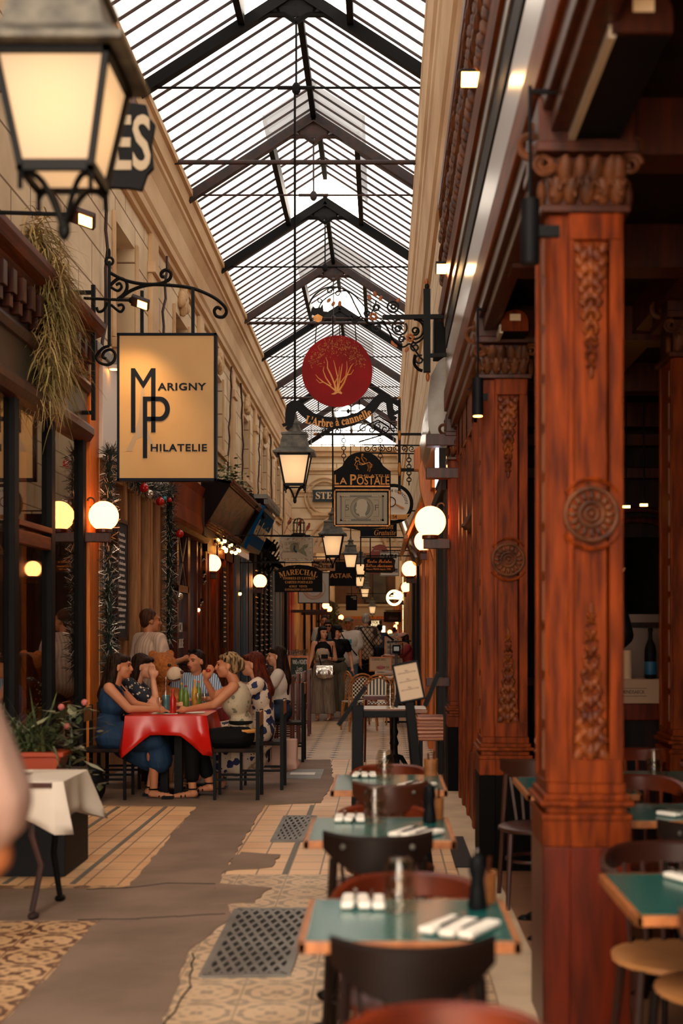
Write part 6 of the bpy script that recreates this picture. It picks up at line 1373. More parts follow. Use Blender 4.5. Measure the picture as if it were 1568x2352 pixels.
MB().box(-31*k, 31*k, -.008, .02, 41*k, 46*k).box(-31*k, 31*k, -.008, .02, -46*k, -41*k).box(-31*k, -26*k, -.008, .02, -42*k, 42*k).box(26*k, 31*k, -.008, .02, -42*k, 42*k).build('frame', M['black'], mn, bevel=.003)
for z in (22, 2, -17): text('Menu', .016, M['iron_brown'], mn, (0, -.002, (z+4)*k), width=7*k, extrude=.0008); text('salade tomates jambon fromage', .014, M['iron_brown'], mn, (0, -.002, z*k), width=42*k, extrude=.0008)
for lb, a, b, c_ in (('dark menu board leaning left of the barrier, seen edge on', (840, 1575), (778, 1663), .02), ('dark menu board behind the framed menu, tilted to the right', (1005, 1545), (975, 1620), .12), ('dark menu board low behind the framed menu, tilted to the left', (925, 1560), (907, 1622), .10)):
    r = root('menu_board', lb, 'menu', P((a[0]+b[0])/2, (a[1]+b[1])/2, 8.45), 0, 'menu boards of the barrier'); A = P(*a, 8.45)-r.location; B = P(*b, 8.45)-r.location
    MB().bar(A, B, .20, .016).build('board', M['wood_dark'], r); MB().bar(A+Vector((0,-.11,0)), B+Vector((0,-.11,0)), .02, .03).build('rim', M['black'], r)
# --- striped padded bench
st = root('padded_stool', 'stool with a wavy striped brown leather cushion beside the far pillar', 'stool', (P(990, 0, 13.1).x, 13.1, 0)); q = MB()
_m, _nt, _b = newmat('striped_brown_leather'); wv = N(_nt, 'ShaderNodeTexWave', bands_direction='Z'); wv.inputs['Scale'].default_value = 9; wv.inputs['Distortion'].default_value = 1.5; _nt.links.new(coords(_nt), wv.inputs[0]); r_ = N(_nt, 'ShaderNodeValToRGB'); r_.color_ramp.elements[0].color = lin('7a3a22'); r_.color_ramp.elements[1].color = lin('b98468'); _nt.links.new(wv.outputs[0], r_.inputs[0]); _nt.links.new(r_.outputs[0], _b.inputs[0]); _b.inputs['Roughness'].default_value = .35
k = 13.1/FPX
for i in range(5): q.cap((-27*k, .0, .45+.045*i), .035, (27*k, 0, .45+.045*i), .035, 8)
q.box(-30*k, 30*k, .0, .35, .43, .66); q.build('cushion', _m, st, smooth=True)
for sx in (-.1, .1): MB().box(sx-.015, sx+.015, .0, .03, 0, .43).build('leg', M['iron'], st); MB().box(sx-.015, sx+.015, .3, .33, 0, .43).build('leg', M['iron'], st)
# --- pedestal table with tumblers
pd = root('pedestal_table', 'round edged wooden table on an ornate cast iron pedestal behind the barrier', 'table', (P(905, 0, 13.8).x, 13.8, 0)); k = 13.8/FPX
MB().prism([(-70*k, .66), (-74*k, .675), (-74*k, .69), (-70*k, .705), (72*k, .705), (76*k, .69), (76*k, .675), (72*k, .66)], -.25, .3).build('tabletop', mat('round_table_wood', '8a5330', .3, col2='6a3a1e', nscale=6), pd, bevel=.01)
MB().box(-70*k, 72*k, -.24, .3, .706, .709).build('placemat', M['napkin'], pd)
MB().lathe((0,0,0), [(.05, .1), (.06, .16), (.04, .22), (.035, .3), (.05, .33), (.03, .4), (.045, .45), (.03, .5), (.03, .64), (.07, .66)], 12).build('column', M['iron'], pd, smooth=True)
q = MB()
for a in (.3, 1.9, 3.4, 5.0): d = Vector((math.cos(a), math.sin(a), 0)); q.tube([Vector((0,0,.2)), d*.08+Vector((0,0,.18)), d*.15+Vector((0,0,.07)), d*.24+Vector((0,0,.03))], .03, 7, .02); q.ell(d*.25+Vector((0,0,.02)), (.045, .04, .025), 8, 6)
q.build('claw_base', M['iron'], pd, smooth=True)
tumblers(P(896, 0, 13.6).x, 13.6, .71, 'tall stack of clear tumblers on the pedestal table behind the barrier', 4)
for i in range(2): r = root('wooden_tray', ('upper', 'lower')[i]+' brown wooden tray stacked behind the pedestal table', 'tray', (P(868, 0, 15.2).x, 15.2, .72+.022*(1-i))); MB().prism([(-.17, 0), (.17, 0), (.16, .02), (-.16, .02)], -.15, .15).build('tray', M['wood_red'], r)
for q0 in (-.14, .14):
    for q1 in (-.12, .12): MB().cyl((q0, q1, 0), (q0*1.1, q1*1.1, -.72), .012, n=6).build('leg', M['wood_dark'], r)
# --- rattan chairs
def weave(name, a, b, sc, mode):
    m, nt, bb2 = newmat(name); ch = N(nt, 'ShaderNodeTexChecker'); ch.inputs['Scale'].default_value = sc; ch.inputs['Color1'].default_value = lin(a); ch.inputs['Color2'].default_value = lin(b)
    nt.links.new(coords(nt, 'Object', (1, .001, 1) if mode == 'check' else (1, .001, .001)), ch.inputs[0]); nt.links.new(ch.outputs[0], bb2.inputs[0]); return m
wv1, wv2 = weave('checkered_weave', 'e8ddc4', '101010', 34, 'check'), weave('striped_weave', 'e8ddc4', '101010', 40, 'stripe')
ratt = mat('honey_rattan_cane', 'b9783c', .4, col2='8f5626', nscale=30)
def rattan(label, x, y, rz, wm, group='rattan bistro chairs'):
    r = root('rattan_chair', label, 'chair', (x, y, 0), rz, group)
    arch = lambda w, h, z0=.42, yb=-.02: [(-w, yb+.0, z0)]+[(-w*math.cos(t), yb-.05*math.sin(t), z0+(h-w)*min(1, 1)+w*math.sin(t)) for t in [PI*i/14 for i in range(15)]]+[(w, yb, z0)]
    q = MB(); q.tube(arch(.20, .46, .40), .015, 7).tube(arch(.155, .40, .42), .010, 7); q.build('back_frame', ratt, r, smooth=True)
    p = [(-.15, .50)]+[(-.15*math.cos(t), .42+.25+.15*math.sin(t)) for t in [PI*i/12 for i in range(13)]]+[(.15, .50)]
    MB().prism(p, -.045, -.035).build('woven_back', wm, r)
    MB().box(-.19, .19, -.02, .36, .43, .445).build('seat', wm, r)
    for sx in (-1, 1):
        MB().tube([(sx*.20, -.02, .46), (sx*.22, -.10, 0)], .015, 6).build('leg', ratt, r); MB().tube([(sx*.18, .34, .44), (sx*.19, .38, 0)], .015, 6).build('leg', ratt, r)
    MB().tube([(-.19, -.06, .2), (0, .34, .38), (.19, -.06, .2)], .010, 6).build('brace', ratt, r); return r
rattan('rattan chair with a black and white checkered back', P(830, 0, 20.0).x, 19.6, .35, wv1)
rattan('rattan chair with a black and white striped back, right of the checkered one', P(868, 0, 19.4).x, 19.2, 0, wv2)
rattan('rattan chair seen from the side, left of the checkered one', P(806, 0, 20.6).x, 20.6, -1.2, wv1)
rattan('rattan chair half hidden behind the framed menu', P(925, 0, 20.6).x, 20.4, .2, wv2)
for i, (x0, x1, y0, y1) in enumerate(((-.15, .32, 23.0, 24.85), (.0, .45, 20.8, 21.8))):
    r = root('terrace_table', ('pale wooden terrace table with papers in front of the orange framed menu', 'pale terrace table behind the rattan chairs')[i], 'table', ((x0+x1)/2, (y0+y1)/2, 0)); MB().box(-(x1-x0)/2, (x1-x0)/2, -(y1-y0)/2, (y1-y0)/2, .72, .75).build('tabletop', mat('pale_tabletop%d' % i, 'a87c54', .4), r)
    MB().cyl((0,0,0), (0,0,.72), .03, n=8).box(-.2, .2, -.03, .03, 0, .03).box(-.03, .03, -.2, .2, 0, .03).build('pedestal', M['iron'], r)
for i, (x, y) in enumerate(((-.05, 23.4), (.1, 23.3), (.02, 23.8))): o = MB().box(-.07, .07, -.1, .1, 0, .003).build('paper', M['napkin'] if i else M['wood_deep'], loc=(x, y, .754+.004*i), rot=(0, 0, .4*i)); tag(o, ('dark menu card', 'white paper', 'folded white napkin')[i]+' lying on the pale terrace table', 'paper')
fm = root('framed_menu', 'orange framed cream menu with pictures standing on the far terrace table', 'menu', P(874, 1526, 24.6)); k = 24.6/FPX
MB().box(-24*k, 24*k, 0, .02, -14*k, 15*k).build('paper', mat('cream_menu', 'c4a98a', .8), fm); w = .02; MB().box(-24*k-w, 24*k+w, -.01, .03, 15*k, 15*k+w).box(-24*k-w, 24*k+w, -.01, .03, -14*k-w, -14*k).box(-24*k-w, -24*k, -.01, .03, -14*k, 15*k).box(24*k, 24*k+w, -.01, .03, -14*k, 15*k).build('frame', M['wood_orange'], fm)
text('CUISINE GRILL', .06, M['wood_dark'], fm, (-4*k, -.003, 11*k), width=34*k); text('53€', .06, M['wood_dark'], fm, (14*k, -.003, -7*k)); MB().ell((0, -.003, -7*k), (10*k, .003, 4*k), 10, 6).build('picture', M['red'], fm)
pp_ = root('poster_stand', 'orange framed stand full of small photos beside the cameraman rig', 'poster stand', P(905, 1495, 27.0)); k = 27/FPX
MB().box(-19*k, 19*k, 0, .02, -32*k, 30*k).build('board', mat('photo_board', 'b9a890', .8), pp_); w = .03; MB().box(-19*k-w, 19*k+w, -.01, .03, 30*k, 30*k+w).box(-19*k-w, -19*k, -.01, .03, -1.07, 30*k).box(19*k, 19*k+w, -.01, .03, -1.07, 30*k).build('frame', M['wood_orange'], pp_)
q = MB()
for i in range(4):
    for j in range(5): q.box((-16+i*8.5)*k, (-16+i*8.5+6)*k, -.004, 0, (-28+j*11)*k, (-28+j*11+8)*k)
q.build('small_photos', mat('small_photos', '6a5a50', .7, col2='a8988a', nscale=9), pp_)
for i, (x, y) in enumerate(((845, 25.8), (822, 25.2))): r = root('black_chair', ('black round back chair behind the terrace table', 'low black round back chair left of the other black one')[i], 'chair', (P(x, 0, y).x, y, 0)); MB().tube([(-.2*math.cos(t), .05*math.sin(t), .45+.38*math.sin(t)**.5) for t in [PI*j/12 for j in range(13)]], .02, 6).prism([(-.19*math.cos(t), .5+.30*math.sin(t)) for t in [PI*j/12 for j in range(13)]], 0, .02).build('backrest', M['black'], r, smooth=True); MB().box(-.2, .2, -.35, 0, .43, .46).build('seat', M['black'], r); [MB().cyl((sx, sy, 0), (sx, sy, .44), .012, n=6).build('leg', M['black'], r) for sx in (-.17, .17) for sy in (-.32, -.02)]
# --- grates
def grate(label, pts, z, n=12):
    r = root('floor_grate', label, 'grate', (sum(p[0] for p in pts)/4, sum(p[1] for p in pts)/4, z), 0, 'floor grates'); c = r.location; q = [Vector((p[0]-c.x, p[1]-c.y, .004)) for p in pts]
    def bl(u, v): return q[0]*(1-u)*(1-v)+q[1]*u*(1-v)+q[2]*u*v+q[3]*(1-u)*v
    MB().add([tuple(p+Vector((0,0,-.003))) for p in q], [(0,1,2,3)]).build('dark_pit', mat('grate_pit', '1a1715', .9) if 'pit' not in M else M['pit'], r)
    f = MB()
    for a, b in zip(q, q[1:]+q[:1]): f.bar(a, b, .035, .012)
    f.build('frame', M['greyl'], r); g = MB()
    for i in range(-n+1, n):
        t = i/n
        a, b = (max(0, t), max(0, -t)), (min(1, 1+t), min(1, 1-t)); g.bar(bl(*a), bl(*b), .021, .008)
        a, b = (max(0, t), 1-max(0, -t)), (min(1, 1+t), 1-min(1, 1-t)); g.bar(bl(*a), bl(*b), .021, .009)
    g.build('lattice', M['greyl'], r); return r
grate('large diamond lattice floor grate in front of the nearest teal table', [(-.80, 5.78), (-.43, 5.80), (-.40, 7.15), (-.80, 7.15)], .004, 7)
grate('small diamond lattice floor grate left of the middle teal table', [(-.80, 9.45), (-.60, 9.45), (-.56, 10.7), (-.80, 10.7)], .002, 5)
mh = root('drain_cover', 'flat metal drain cover with white marks in the asphalt', 'drain cover', (P(697, 0, 13.8).x, 13.8, .006)); MB().box(-.18, .2, -.45, .45, -.004, .004).build('cover', M['greyl'], mh); MB().box(-.14, .12, -.1, .1, .004, .006).build('white_marks', M['white'], mh)
mm = root('floor_mat', 'dark rectangular floor mat right of the middle teal table', 'mat', (.52, 8.9, .026)); MB().box(-.06, .06, -.6, .6, 0, .008).build('mat', M['grey'], mm)
# --- sideboard inside the restaurant
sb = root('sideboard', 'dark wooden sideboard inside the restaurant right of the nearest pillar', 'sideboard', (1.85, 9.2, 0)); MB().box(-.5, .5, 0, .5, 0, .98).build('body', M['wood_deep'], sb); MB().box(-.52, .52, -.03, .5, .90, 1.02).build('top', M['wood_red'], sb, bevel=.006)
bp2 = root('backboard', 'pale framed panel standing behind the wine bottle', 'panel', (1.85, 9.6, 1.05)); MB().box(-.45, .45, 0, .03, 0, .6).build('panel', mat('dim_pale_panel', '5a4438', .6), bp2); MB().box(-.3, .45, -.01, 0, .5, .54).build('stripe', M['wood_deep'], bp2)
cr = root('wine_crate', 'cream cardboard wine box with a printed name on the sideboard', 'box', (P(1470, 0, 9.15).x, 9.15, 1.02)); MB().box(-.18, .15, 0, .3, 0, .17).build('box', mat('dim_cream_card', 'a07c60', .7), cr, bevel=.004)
text('HENDSAECK', .035, M['wood_deep'], cr, (-.05, -.003, .08), width=.16); q = MB(); q.box(-.145, .045, -.003, 0, .105, .108).box(-.145, .045, -.003, 0, .05, .053); q.build('print_border', M['wood_deep'], cr)
bottle('wine_bottle', 'dark wine bottle with a blue label on the cream box', P(1493, 0, 9.25).x, 9.25, 1.19, .36, .042, M['black'], M['black'], group='things on the sideboard'); o = MB().lathe((0,0,0), [(.0425, .03), (.043, .031), (.043, .12), (.0425, .121)], 18).build('bottle_label', mat('blue_label', '1a5070', .5), smooth=True, parent=[q for q in bpy.data.objects if q.name.startswith('wine_bottle')][-1])
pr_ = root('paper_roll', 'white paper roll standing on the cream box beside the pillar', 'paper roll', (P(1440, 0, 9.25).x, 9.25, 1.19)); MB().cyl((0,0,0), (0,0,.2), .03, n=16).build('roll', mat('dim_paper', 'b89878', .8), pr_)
for i, (x, y, Y) in enumerate(((1340, 1160, 9.0), (1478, 1160, 10.5), (1438, 1164, 10.8))):
    r = root('sconce', 'small warm glowing lamp deep inside the restaurant, %s' % ('left', 'right', 'middle')[i], 'lamp', P(x, y, Y), 0, 'restaurant lamps'); MB().box(-.03, .03, -.01, .01, -.01, .01).build('glow_strip', M['flood'], r); MB().cyl((0,0,.01), (0,0,3.62-P(x, y, Y).z), .006, n=6).build('cord', M['black'], r)
# pedestal fan
fn = root('pedestal_fan', 'black pedestal fan with wire grille behind the teddy bear', 'fan', P(418, 1570, 13.9), 0); q = MB()
for rr in (.20, .17, .14, .11, .08, .05): q.torus((0, -.04*(1-rr/.2), 0), rr, .003, 28, 4)
for i in range(24): a = 2*PI*i/24; q.tube([(.05*math.cos(a), -.04, .05*math.sin(a)), (.2*math.cos(a), 0, .2*math.sin(a))], .002, 4)
q.torus((0,0,0), .205, .009, 32, 6); q.build('grille', M['iron'], fn); MB().cyl((0, -.05, 0), (0, .1, 0), .045, n=14).cyl((0, .1, 0), (0, .1, -P(418, 1570, 13.9).z), .015, n=8).build('motor_and_pole', M['iron'], fn); q = MB()
for i in range(3): a = 2*PI*i/3; q.ell((.09*math.cos(a), .03, .09*math.sin(a)), (.07, .01, .045), 10, 6, rot=(0, -a, 0))
q.build('blades', M['grey'], fn, smooth=True); MB().cyl((0, .1, -P(418, 1570, 13.9).z), (0, .1, -P(418, 1570, 13.9).z+.03), .18, n=20).build('base', M['iron'], fn)
# camera rig on a tripod
rg = root('camera_rig', 'black film camera rig on a small stand beside the person in red', 'camera', (P(910, 0, 25.5).x, 25.5, 0)); zc = P(0, 1487, 25.5).z; k = 25.5/FPX
MB().box(-9*k, 9*k, -.05, .05, zc-14*k, zc+6*k).build('camera_body', M['black'], rg, bevel=.01); MB().bar((-22*k, 0, zc+12*k), (18*k, 0, zc+14*k), .02).bar((18*k, 0, zc+14*k), (34*k, 0, zc+15*k), .03).bar((-14*k, 0, zc+10*k), (-14*k, 0, zc-16*k), .015).bar((14*k, 0, zc+10*k), (14*k, 0, zc-16*k), .015).bar((-14*k, 0, zc-16*k), (14*k, 0, zc-16*k), .015).cyl((-24*k, 0, zc+30*k), (-6*k, 0, zc+16*k), .02, n=8).build('rig_bars', M['iron'], rg)
MB().box(-6*k, 6*k, -.055, -.05, zc-8*k, zc+2*k).build('screen', mat('grey_screen', '8a9490', .2), rg); MB().cyl((0,0,zc-14*k), (0,0,.75), .03, n=8).build('stand', M['greyl'], rg)
for a in (.5, 2.6, 4.7): MB().cyl((0,0,.78), (.22*math.cos(a), .22*math.sin(a), 0), .014, n=6).build('leg', M['iron'], rg)
# ================================================================ PEOPLE
def blob(name, prims, m, parent, vox=.010, smooth=2):
    mb = MB()
    for p in prims:
        if p[0] == 'c': mb.cap(p[1], p[2], p[3], p[4], 12)
        elif p[0] == 'e': mb.ell(p[1], p[2], 16, 10, rot=p[3] if len(p) > 3 else None)
        elif p[0] == 'y': mb.cyl(p[1], p[3], p[2], p[4], 16)
        elif p[0] == 'b': mb.obox(p[1], p[2], p[3] if len(p) > 3 else (0,0,0))
    o = mb.build(name, m); 
    md = o.modifiers.new('r', 'REMESH'); md.mode = 'VOXEL'; md.voxel_size = vox; md.use_smooth_shade = True
    sm = o.modifiers.new('s', 'SMOOTH'); sm.factor = .5; sm.iterations = smooth
    dg = bpy.context.evaluated_depsgraph_get(); me = bpy.data.meshes.new_from_object(o.evaluated_get(dg))
    old = o.data; o.modifiers.clear(); o.data = me; bpy.data.meshes.remove(old)
    me.polygons.foreach_set('use_smooth', [True]*len(me.polygons)); o.parent = parent
    return o
V = Vector
def lerp(a, b, t): return V(a)*(1-t)+V(b)*t
def pose_stand(stride=.0):
    J = dict(pelvis=V((0,0,.93)), waist=V((0,0,1.08)), chest=V((0,0,1.27)), neck=V((0,-.01,1.43)), head=V((0,.015,1.57)))
    for s, n in ((1, 'R'), (-1, 'L')):
        J['sh'+n] = V((s*.165, 0, 1.385)); J['el'+n] = V((s*.215, -.02, 1.11)); J['wr'+n] = V((s*.22, .05, .88))
        J['hip'+n] = V((s*.085, 0, .90)); J['kn'+n] = V((s*.095, .02+s*stride, .49)); J['an'+n] = V((s*.095, -.02+s*stride*1.4, .085))
    return J
def pose_sit(seat=.47):
    z = seat; J = dict(pelvis=V((0,0,z+.10)), waist=V((0,.0,z+.22)), chest=V((0,.02,z+.42)), neck=V((0,.04,z+.585)), head=V((0,.07,z+.72)))
    for s, n in ((1, 'R'), (-1, 'L')):
        J['sh'+n] = V((s*.165, .03, z+.54)); J['el'+n] = V((s*.22, .14, z+.30)); J['wr'+n] = V((s*.12, .38, z+.32))
        J['hip'+n] = V((s*.085, .02, z+.09)); J['kn'+n] = V((s*.10, .43, z+.06)); J['an'+n] = V((s*.09, .40, .09))
    return J
def p_torso(J, f=0, w=1.0, fem=True):
    c = J['chest']; wa = J['waist']; pe = J['pelvis']; 
    out = [('e', pe, (.165*w+f, .115*w+f, .13+f)), ('c', pe, .115*w+f, wa, (.10 if fem else .12)*w+f), ('e', wa, ((.125 if fem else .15)*w+f, .095*w+f, .12+f)), ('e', c, (.155*w+f, .105*w+f, .16+f)), ('c', lerp(J['shL'], J['shR'], .08), .055+f, lerp(J['shL'], J['shR'], .92), .055+f), ('c', wa, .10*w+f, c, .11*w+f), ('c', c, .10*w+f, lerp(c, J['neck'], .8), .05+f)]
    if fem: out += [('e', c+V((s*.065, .075, -.01)), (.055+f, .05+f, .055+f)) for s in (-1, 1)]
    return out
def p_arm(J, n, f=0, t0=0, t1=2, k=1):
    a, b, c = J['sh'+n], J['el'+n], J['wr'+n]; out = []
    ra, rb, rc = .050*k, .038*k, .026*k
    if t1 <= 1: out.append(('c', a, ra+f, lerp(a, b, t1), ra+(rb-ra)*t1+f*1.6))
    else: out += [('c', a, ra+f, b, rb+f), ('c', b, rb+f, lerp(b, c, t1-1), rb+(rc-rb)*(t1-1)+f)]
    return out
def p_leg(J, n, f=0, t1=2, k=1, flare=0):
    a, b, c = J['hip'+n], J['kn'+n], J['an'+n]; ra, rb, rc = .088*k, .056*k, .036*k
    out = [('c', a, ra+f, b, rb+f+flare*.5)]
    if t1 > 1 and flare > .02: out += [('y', b, rb+f+flare*.4, lerp(b, c, t1-1)+V((0,0,-.01)), rc+f+flare*1.3), ('c', lerp(b, c, .0), rb+f+flare*.4, lerp(b, c, .5), rc+f+flare*.7)]
    elif t1 > 1: out += [('c', b, rb+f+flare*.5, lerp(b, c, t1-1), rb+(rc-rb)*(t1-1)+f+flare), ('e', lerp(b, c, .3)+V((0, -.015, 0)), (.052*k+f+flare*.7, .055*k+f+flare*.7, .10))]
    return out
def p_foot(J, n, ang=0):
    c = J['an'+n]; d = V((math.sin(ang), math.cos(ang), 0)); return [('c', c+V((0,-.02,-.045)), .034, c+d*.11+V((0,0,-.060)), .026), ('c', c+d*.10+V((0,0,-.060)), .028, c+d*.16+V((0,0,-.066)), .020), ('c', c, .035, c+V((0,0,-.04)), .036)]
def p_hand(J, n, d=None, curl=.4, side=None, s=1):
    w = J['wr'+n]; d = V(d).normalized() if d is not None else (w-J['el'+n]).normalized()
    up = V((0, 0, 1)) if abs(d.z) < .8 else V((1, 0, 0)) * (1 if n == 'L' else -1); lat = d.cross(up).normalized(); nrm = lat.cross(d).normalized()
    out = [('c', w, .026, w+d*.04*s, .028), ('e', w+d*.055*s, (.036*s, .036*s, .036*s))]
    for i, L in enumerate((.075, .085, .08, .062)):
        b = w+d*.075*s+lat*((i-1.5)*.019*s); m1 = b+d*(L*.5)*s-nrm*curl*.012; e = m1+(d*(1-curl*.6)-nrm*curl)*L*.5*s
        out += [('c', b-d*.03, .0105, m1, .0095), ('c', m1, .0095, e, .0085)]
    sg = -1 if n == 'R' else 1
    b = w+d*.03*s+lat*sg*.026; m1 = b+(d*.6+lat*sg*.7)*.035*s; out += [('c', b, .013, m1, .011), ('c', m1, .011, m1+(d*.9-nrm*.2)*.030*s, .009)]
    return out
def headM(yaw=0, pitch=0, roll=0): return Euler((pitch, roll, yaw), 'XYZ').to_matrix()
def p_head(J, Mh, k=1):
    h = J['head']; T = lambda x, y, z: h+Mh@V((x*k, y*k, z*k)); E = lambda c, r: ('e', T(*c), tuple(q*k for q in r), Mh)
    return [E((0,-.015,.035), (.076,.094,.082)), E((0,.030,-.02), (.060,.062,.085)), E((0,.055,-.075), (.036,.034,.030)), E((0,.020,-.05), (.056,.055,.05)),
            ('c', T(0,.090,.020), .009*k, T(0,.108,-.022), .014*k), E((0,.096,-.026), (.019,.014,.011)), E((0,.080,.035), (.052,.022,.014)), E((.034,.066,-.020), (.024,.024,.022)), E((-.034,.066,-.020), (.024,.024,.022)),
            E((0,.086,-.052), (.024,.014,.012)), E((.076,-.005,-.005), (.012,.020,.032)), E((-.076,-.005,-.005), (.012,.020,.032)),
            ('c', J['neck']-V((0,0,.03)), .054, T(0,-.02,-.05), .050*k)]
def face_parts(J, Mh, r, k=1, lip='9a4236', brow='2a1a12', eyes=True):
    h = J['head']; T = lambda x, y, z: h+Mh@V((x*k, y*k, z*k)); q = MB(); 
    if eyes:
        e = MB()
        for s in (-1, 1): e.ell(T(s*.029, .083, .012), (.011*k, .007*k, .006*k), 8, 6, rot=Mh)
        e.build('eyes', M['eye'], r, smooth=True)
        for s in (-1, 1): q.tube([T(s*.014, .098, .034), T(s*.03, .096, .038), T(s*.046, .086, .034)], .0026*k, 5)
        q.build('eyebrows', M['hair_'+brow] if 'hair_'+brow in M else M['hair_dark'], r, smooth=True)
    l = MB().ell(T(0, .0985, -.052), (.022*k, .007*k, .008*k), 10, 6, rot=Mh); l.build('lips', M['lips'], r, smooth=True)
M['eye'] = mat('dark_eye', '1a100c', .2); M['lips'] = mat('lip_red', 'a8463a', .5); 
def hairmat(n, a, b): M[n] = mat(n, a, .5, col2=b, nscale=55, stretch=(1,1,.12), kind='World', bump=1.0, lo=.42, hi=.58, spec=.12); return M[n]
hairmat('hair_dark', '160d09', '2e1a10'); hairmat('hair_black', '0b0908', '1a1513'); hairmat('hair_auburn', '3a140a', '62240f'); hairmat('hair_blond', '3b2a1c', 'a88a60'); hairmat('hair_brown', '2b180e', '4a2b18'); hairmat('hair_grey', '8f857a', 'c2b8aa')
def skin(n, a, b): return mat(n, a, .55, col2=b, nscale=5)
SK = skin('warm_skin', 'c4825c', 'b4704c'); SK2 = skin('pale_skin', 'd39a78', 'c48766'); SK3 = skin('tanned_skin', 'a5663f', '96562f')
def hair(J, Mh, style, m, r, k=1, vox=.010, extra=()):
    h = J['head']; T = lambda x, y, z: h+Mh@V((x*k, y*k, z*k)); E = lambda c, rr: ('e', T(*c), tuple(q*k for q in rr), Mh)
    cap_ = [E((0,-.030,.052), (.086,.096,.084)), E((0,-.055,.0), (.082,.062,.085))]
    nk = J['neck']
    if style == 'short': p = [E((0,-.028,.055), (.083,.094,.080)), E((0,-.06,.0), (.076,.050,.070)), E((.07,-.01,.03), (.014,.03,.035)), E((-.07,-.01,.03), (.014,.03,.035))]
    elif style == 'long': p = cap_+[('c', T(.055,-.03,.02), .036*k, nk+V((.085,-.03,-.04)), .045), ('c', T(-.055,-.03,.02), .036*k, nk+V((-.085,-.03,-.04)), .045), ('c', T(0,-.06,0), .07*k, nk+V((0,-.09,-.12)), .075), ('c', nk+V((.05,-.09,-.1)), .055, nk+V((.05,-.10,-.26)), .035), ('c', nk+V((-.05,-.09,-.1)), .055, nk+V((-.05,-.10,-.28)), .035), E((.045,.045,.075), (.04,.045,.03)), E((-.045,.045,.075), (.04,.045,.03))]
    elif style == 'bun': p = cap_+[E((0,-.115,.015), (.050,.045,.055)), E((.04,.03,.085), (.045,.05,.025)), E((-.04,.03,.085), (.045,.05,.025)), E((.02,-.13,-.02), (.03,.03,.03)), E((-.02,-.12,.05), (.03,.03,.03))]
    elif style == 'bob': p = cap_+[('c', T(.066,-.01,.03), .032*k, T(.070,.0,-.085), .030), ('c', T(-.066,-.01,.03), .032*k, T(-.070,.0,-.085), .030), ('c', T(0,-.07,.0), .066*k, T(0,-.065,-.10), .055), E((0,.055,.082), (.060,.040,.028))]
    elif style == 'tied': p = cap_+[E((0,-.09,.03), (.06,.05,.06)), ('c', T(0,-.10,0), .03, T(0,-.10,-.12), .022)]
    blob('hair', p+list(extra), m, r, vox, 1)
def jit_pattern(name, base, spot, sc, thr, sc2=None, col3=None):
    m, nt, b = newmat(name); b.inputs['Roughness'].default_value = .8; v = coords(nt)
    vo = N(nt, 'ShaderNodeTexVoronoi'); vo.inputs['Scale'].default_value = sc; no = N(nt, 'ShaderNodeTexNoise'); no.inputs['Scale'].default_value = sc*1.7
    nt.links.new(v, vo.inputs[0]); nt.links.new(v, no.inputs[0]); a = N(nt, 'ShaderNodeMath', operation='MULTIPLY_ADD'); nt.links.new(no.outputs[0], a.inputs[0]); a.inputs[1].default_value = .5; nt.links.new(vo.outputs['Distance'], a.inputs[2])
    r = N(nt, 'ShaderNodeValToRGB'); r.color_ramp.interpolation = 'CONSTANT'; e = r.color_ramp.elements; e[0].color = lin(spot); e[1].position = thr; e[1].color = lin(base); nt.links.new(a.outputs[0], r.inputs[0]); out = r.outputs[0]
    if col3:
        v2 = N(nt, 'ShaderNodeTexVoronoi'); v2.inputs['Scale'].default_value = sc*2.3; nt.links.new(v, v2.inputs[0]); r2 = N(nt, 'ShaderNodeMath', operation='LESS_THAN'); r2.inputs[1].default_value = .16; nt.links.new(v2.outputs['Distance'], r2.inputs[0]); mx = N(nt, 'ShaderNodeMix', data_type='RGBA'); nt.links.new(r2.outputs[0], mx.inputs['Factor']); nt.links.new(out, mx.inputs['A']); mx.inputs['B'].default_value = lin(col3); out = mx.outputs['Result']
    nt.links.new(out, b.inputs[0]); return m
def stripes(name, a, b_, sc, axis=0, dist=0):
    m, nt, b = newmat(name); b.inputs['Roughness'].default_value = .8; wv = N(nt, 'ShaderNodeTexWave', bands_direction='XYZ'[axis]); wv.inputs['Scale'].default_value = sc; wv.inputs['Distortion'].default_value = dist; nt.links.new(coords(nt), wv.inputs[0]); r = N(nt, 'ShaderNodeValToRGB'); r.color_ramp.elements[0].color = lin(a); r.color_ramp.elements[1].color = lin(b_); nt.links.new(wv.outputs[0], r.inputs[0]); nt.links.new(r.outputs[0], b.inputs[0]); return m
def person(label, loc, rz, J, sk, hairstyle, hm, garments, k=1, vox=.009, yaw=0, pitch=0, roll=0, hands=(None, None), bare=True, group=None, s=1, fem=True, face=True, curl=.5, name='person', footang=0):
    r = root(name, label, 'person', loc, rz, group); r.scale = (s, s, s)
    Mh = headM(yaw, pitch, roll)
    body = p_head(J, Mh, k)+p_torso(J, -.012, 1, fem)
    for n, d in (('L', hands[0]), ('R', hands[1])): body += p_arm(J, n)+p_hand(J, n, d, curl)+p_leg(J, n)+p_foot(J, n, footang)
    blob('body', body, sk, r, vox, 2)
    if face: face_parts(J, Mh, r, k)
    if hairstyle: hair(J, Mh, hairstyle, hm, r, k, vox*1.1)
    for g in garments:
        nm, m, prims = g[:3]; blob(nm, prims, m, r, vox*1.15, g[3] if len(g) > 3 else 3)
    return r, Mh
def top(J, f=.014, sl=.5, fem=True, w=1.0, low=True):
    t = [p for p in p_torso(J, f, w, fem)]
    if not low: t = t[2:]
    for n in 'LR':
        if sl > 0: t += p_arm(J, n, f+.004, 0, sl)
    return t
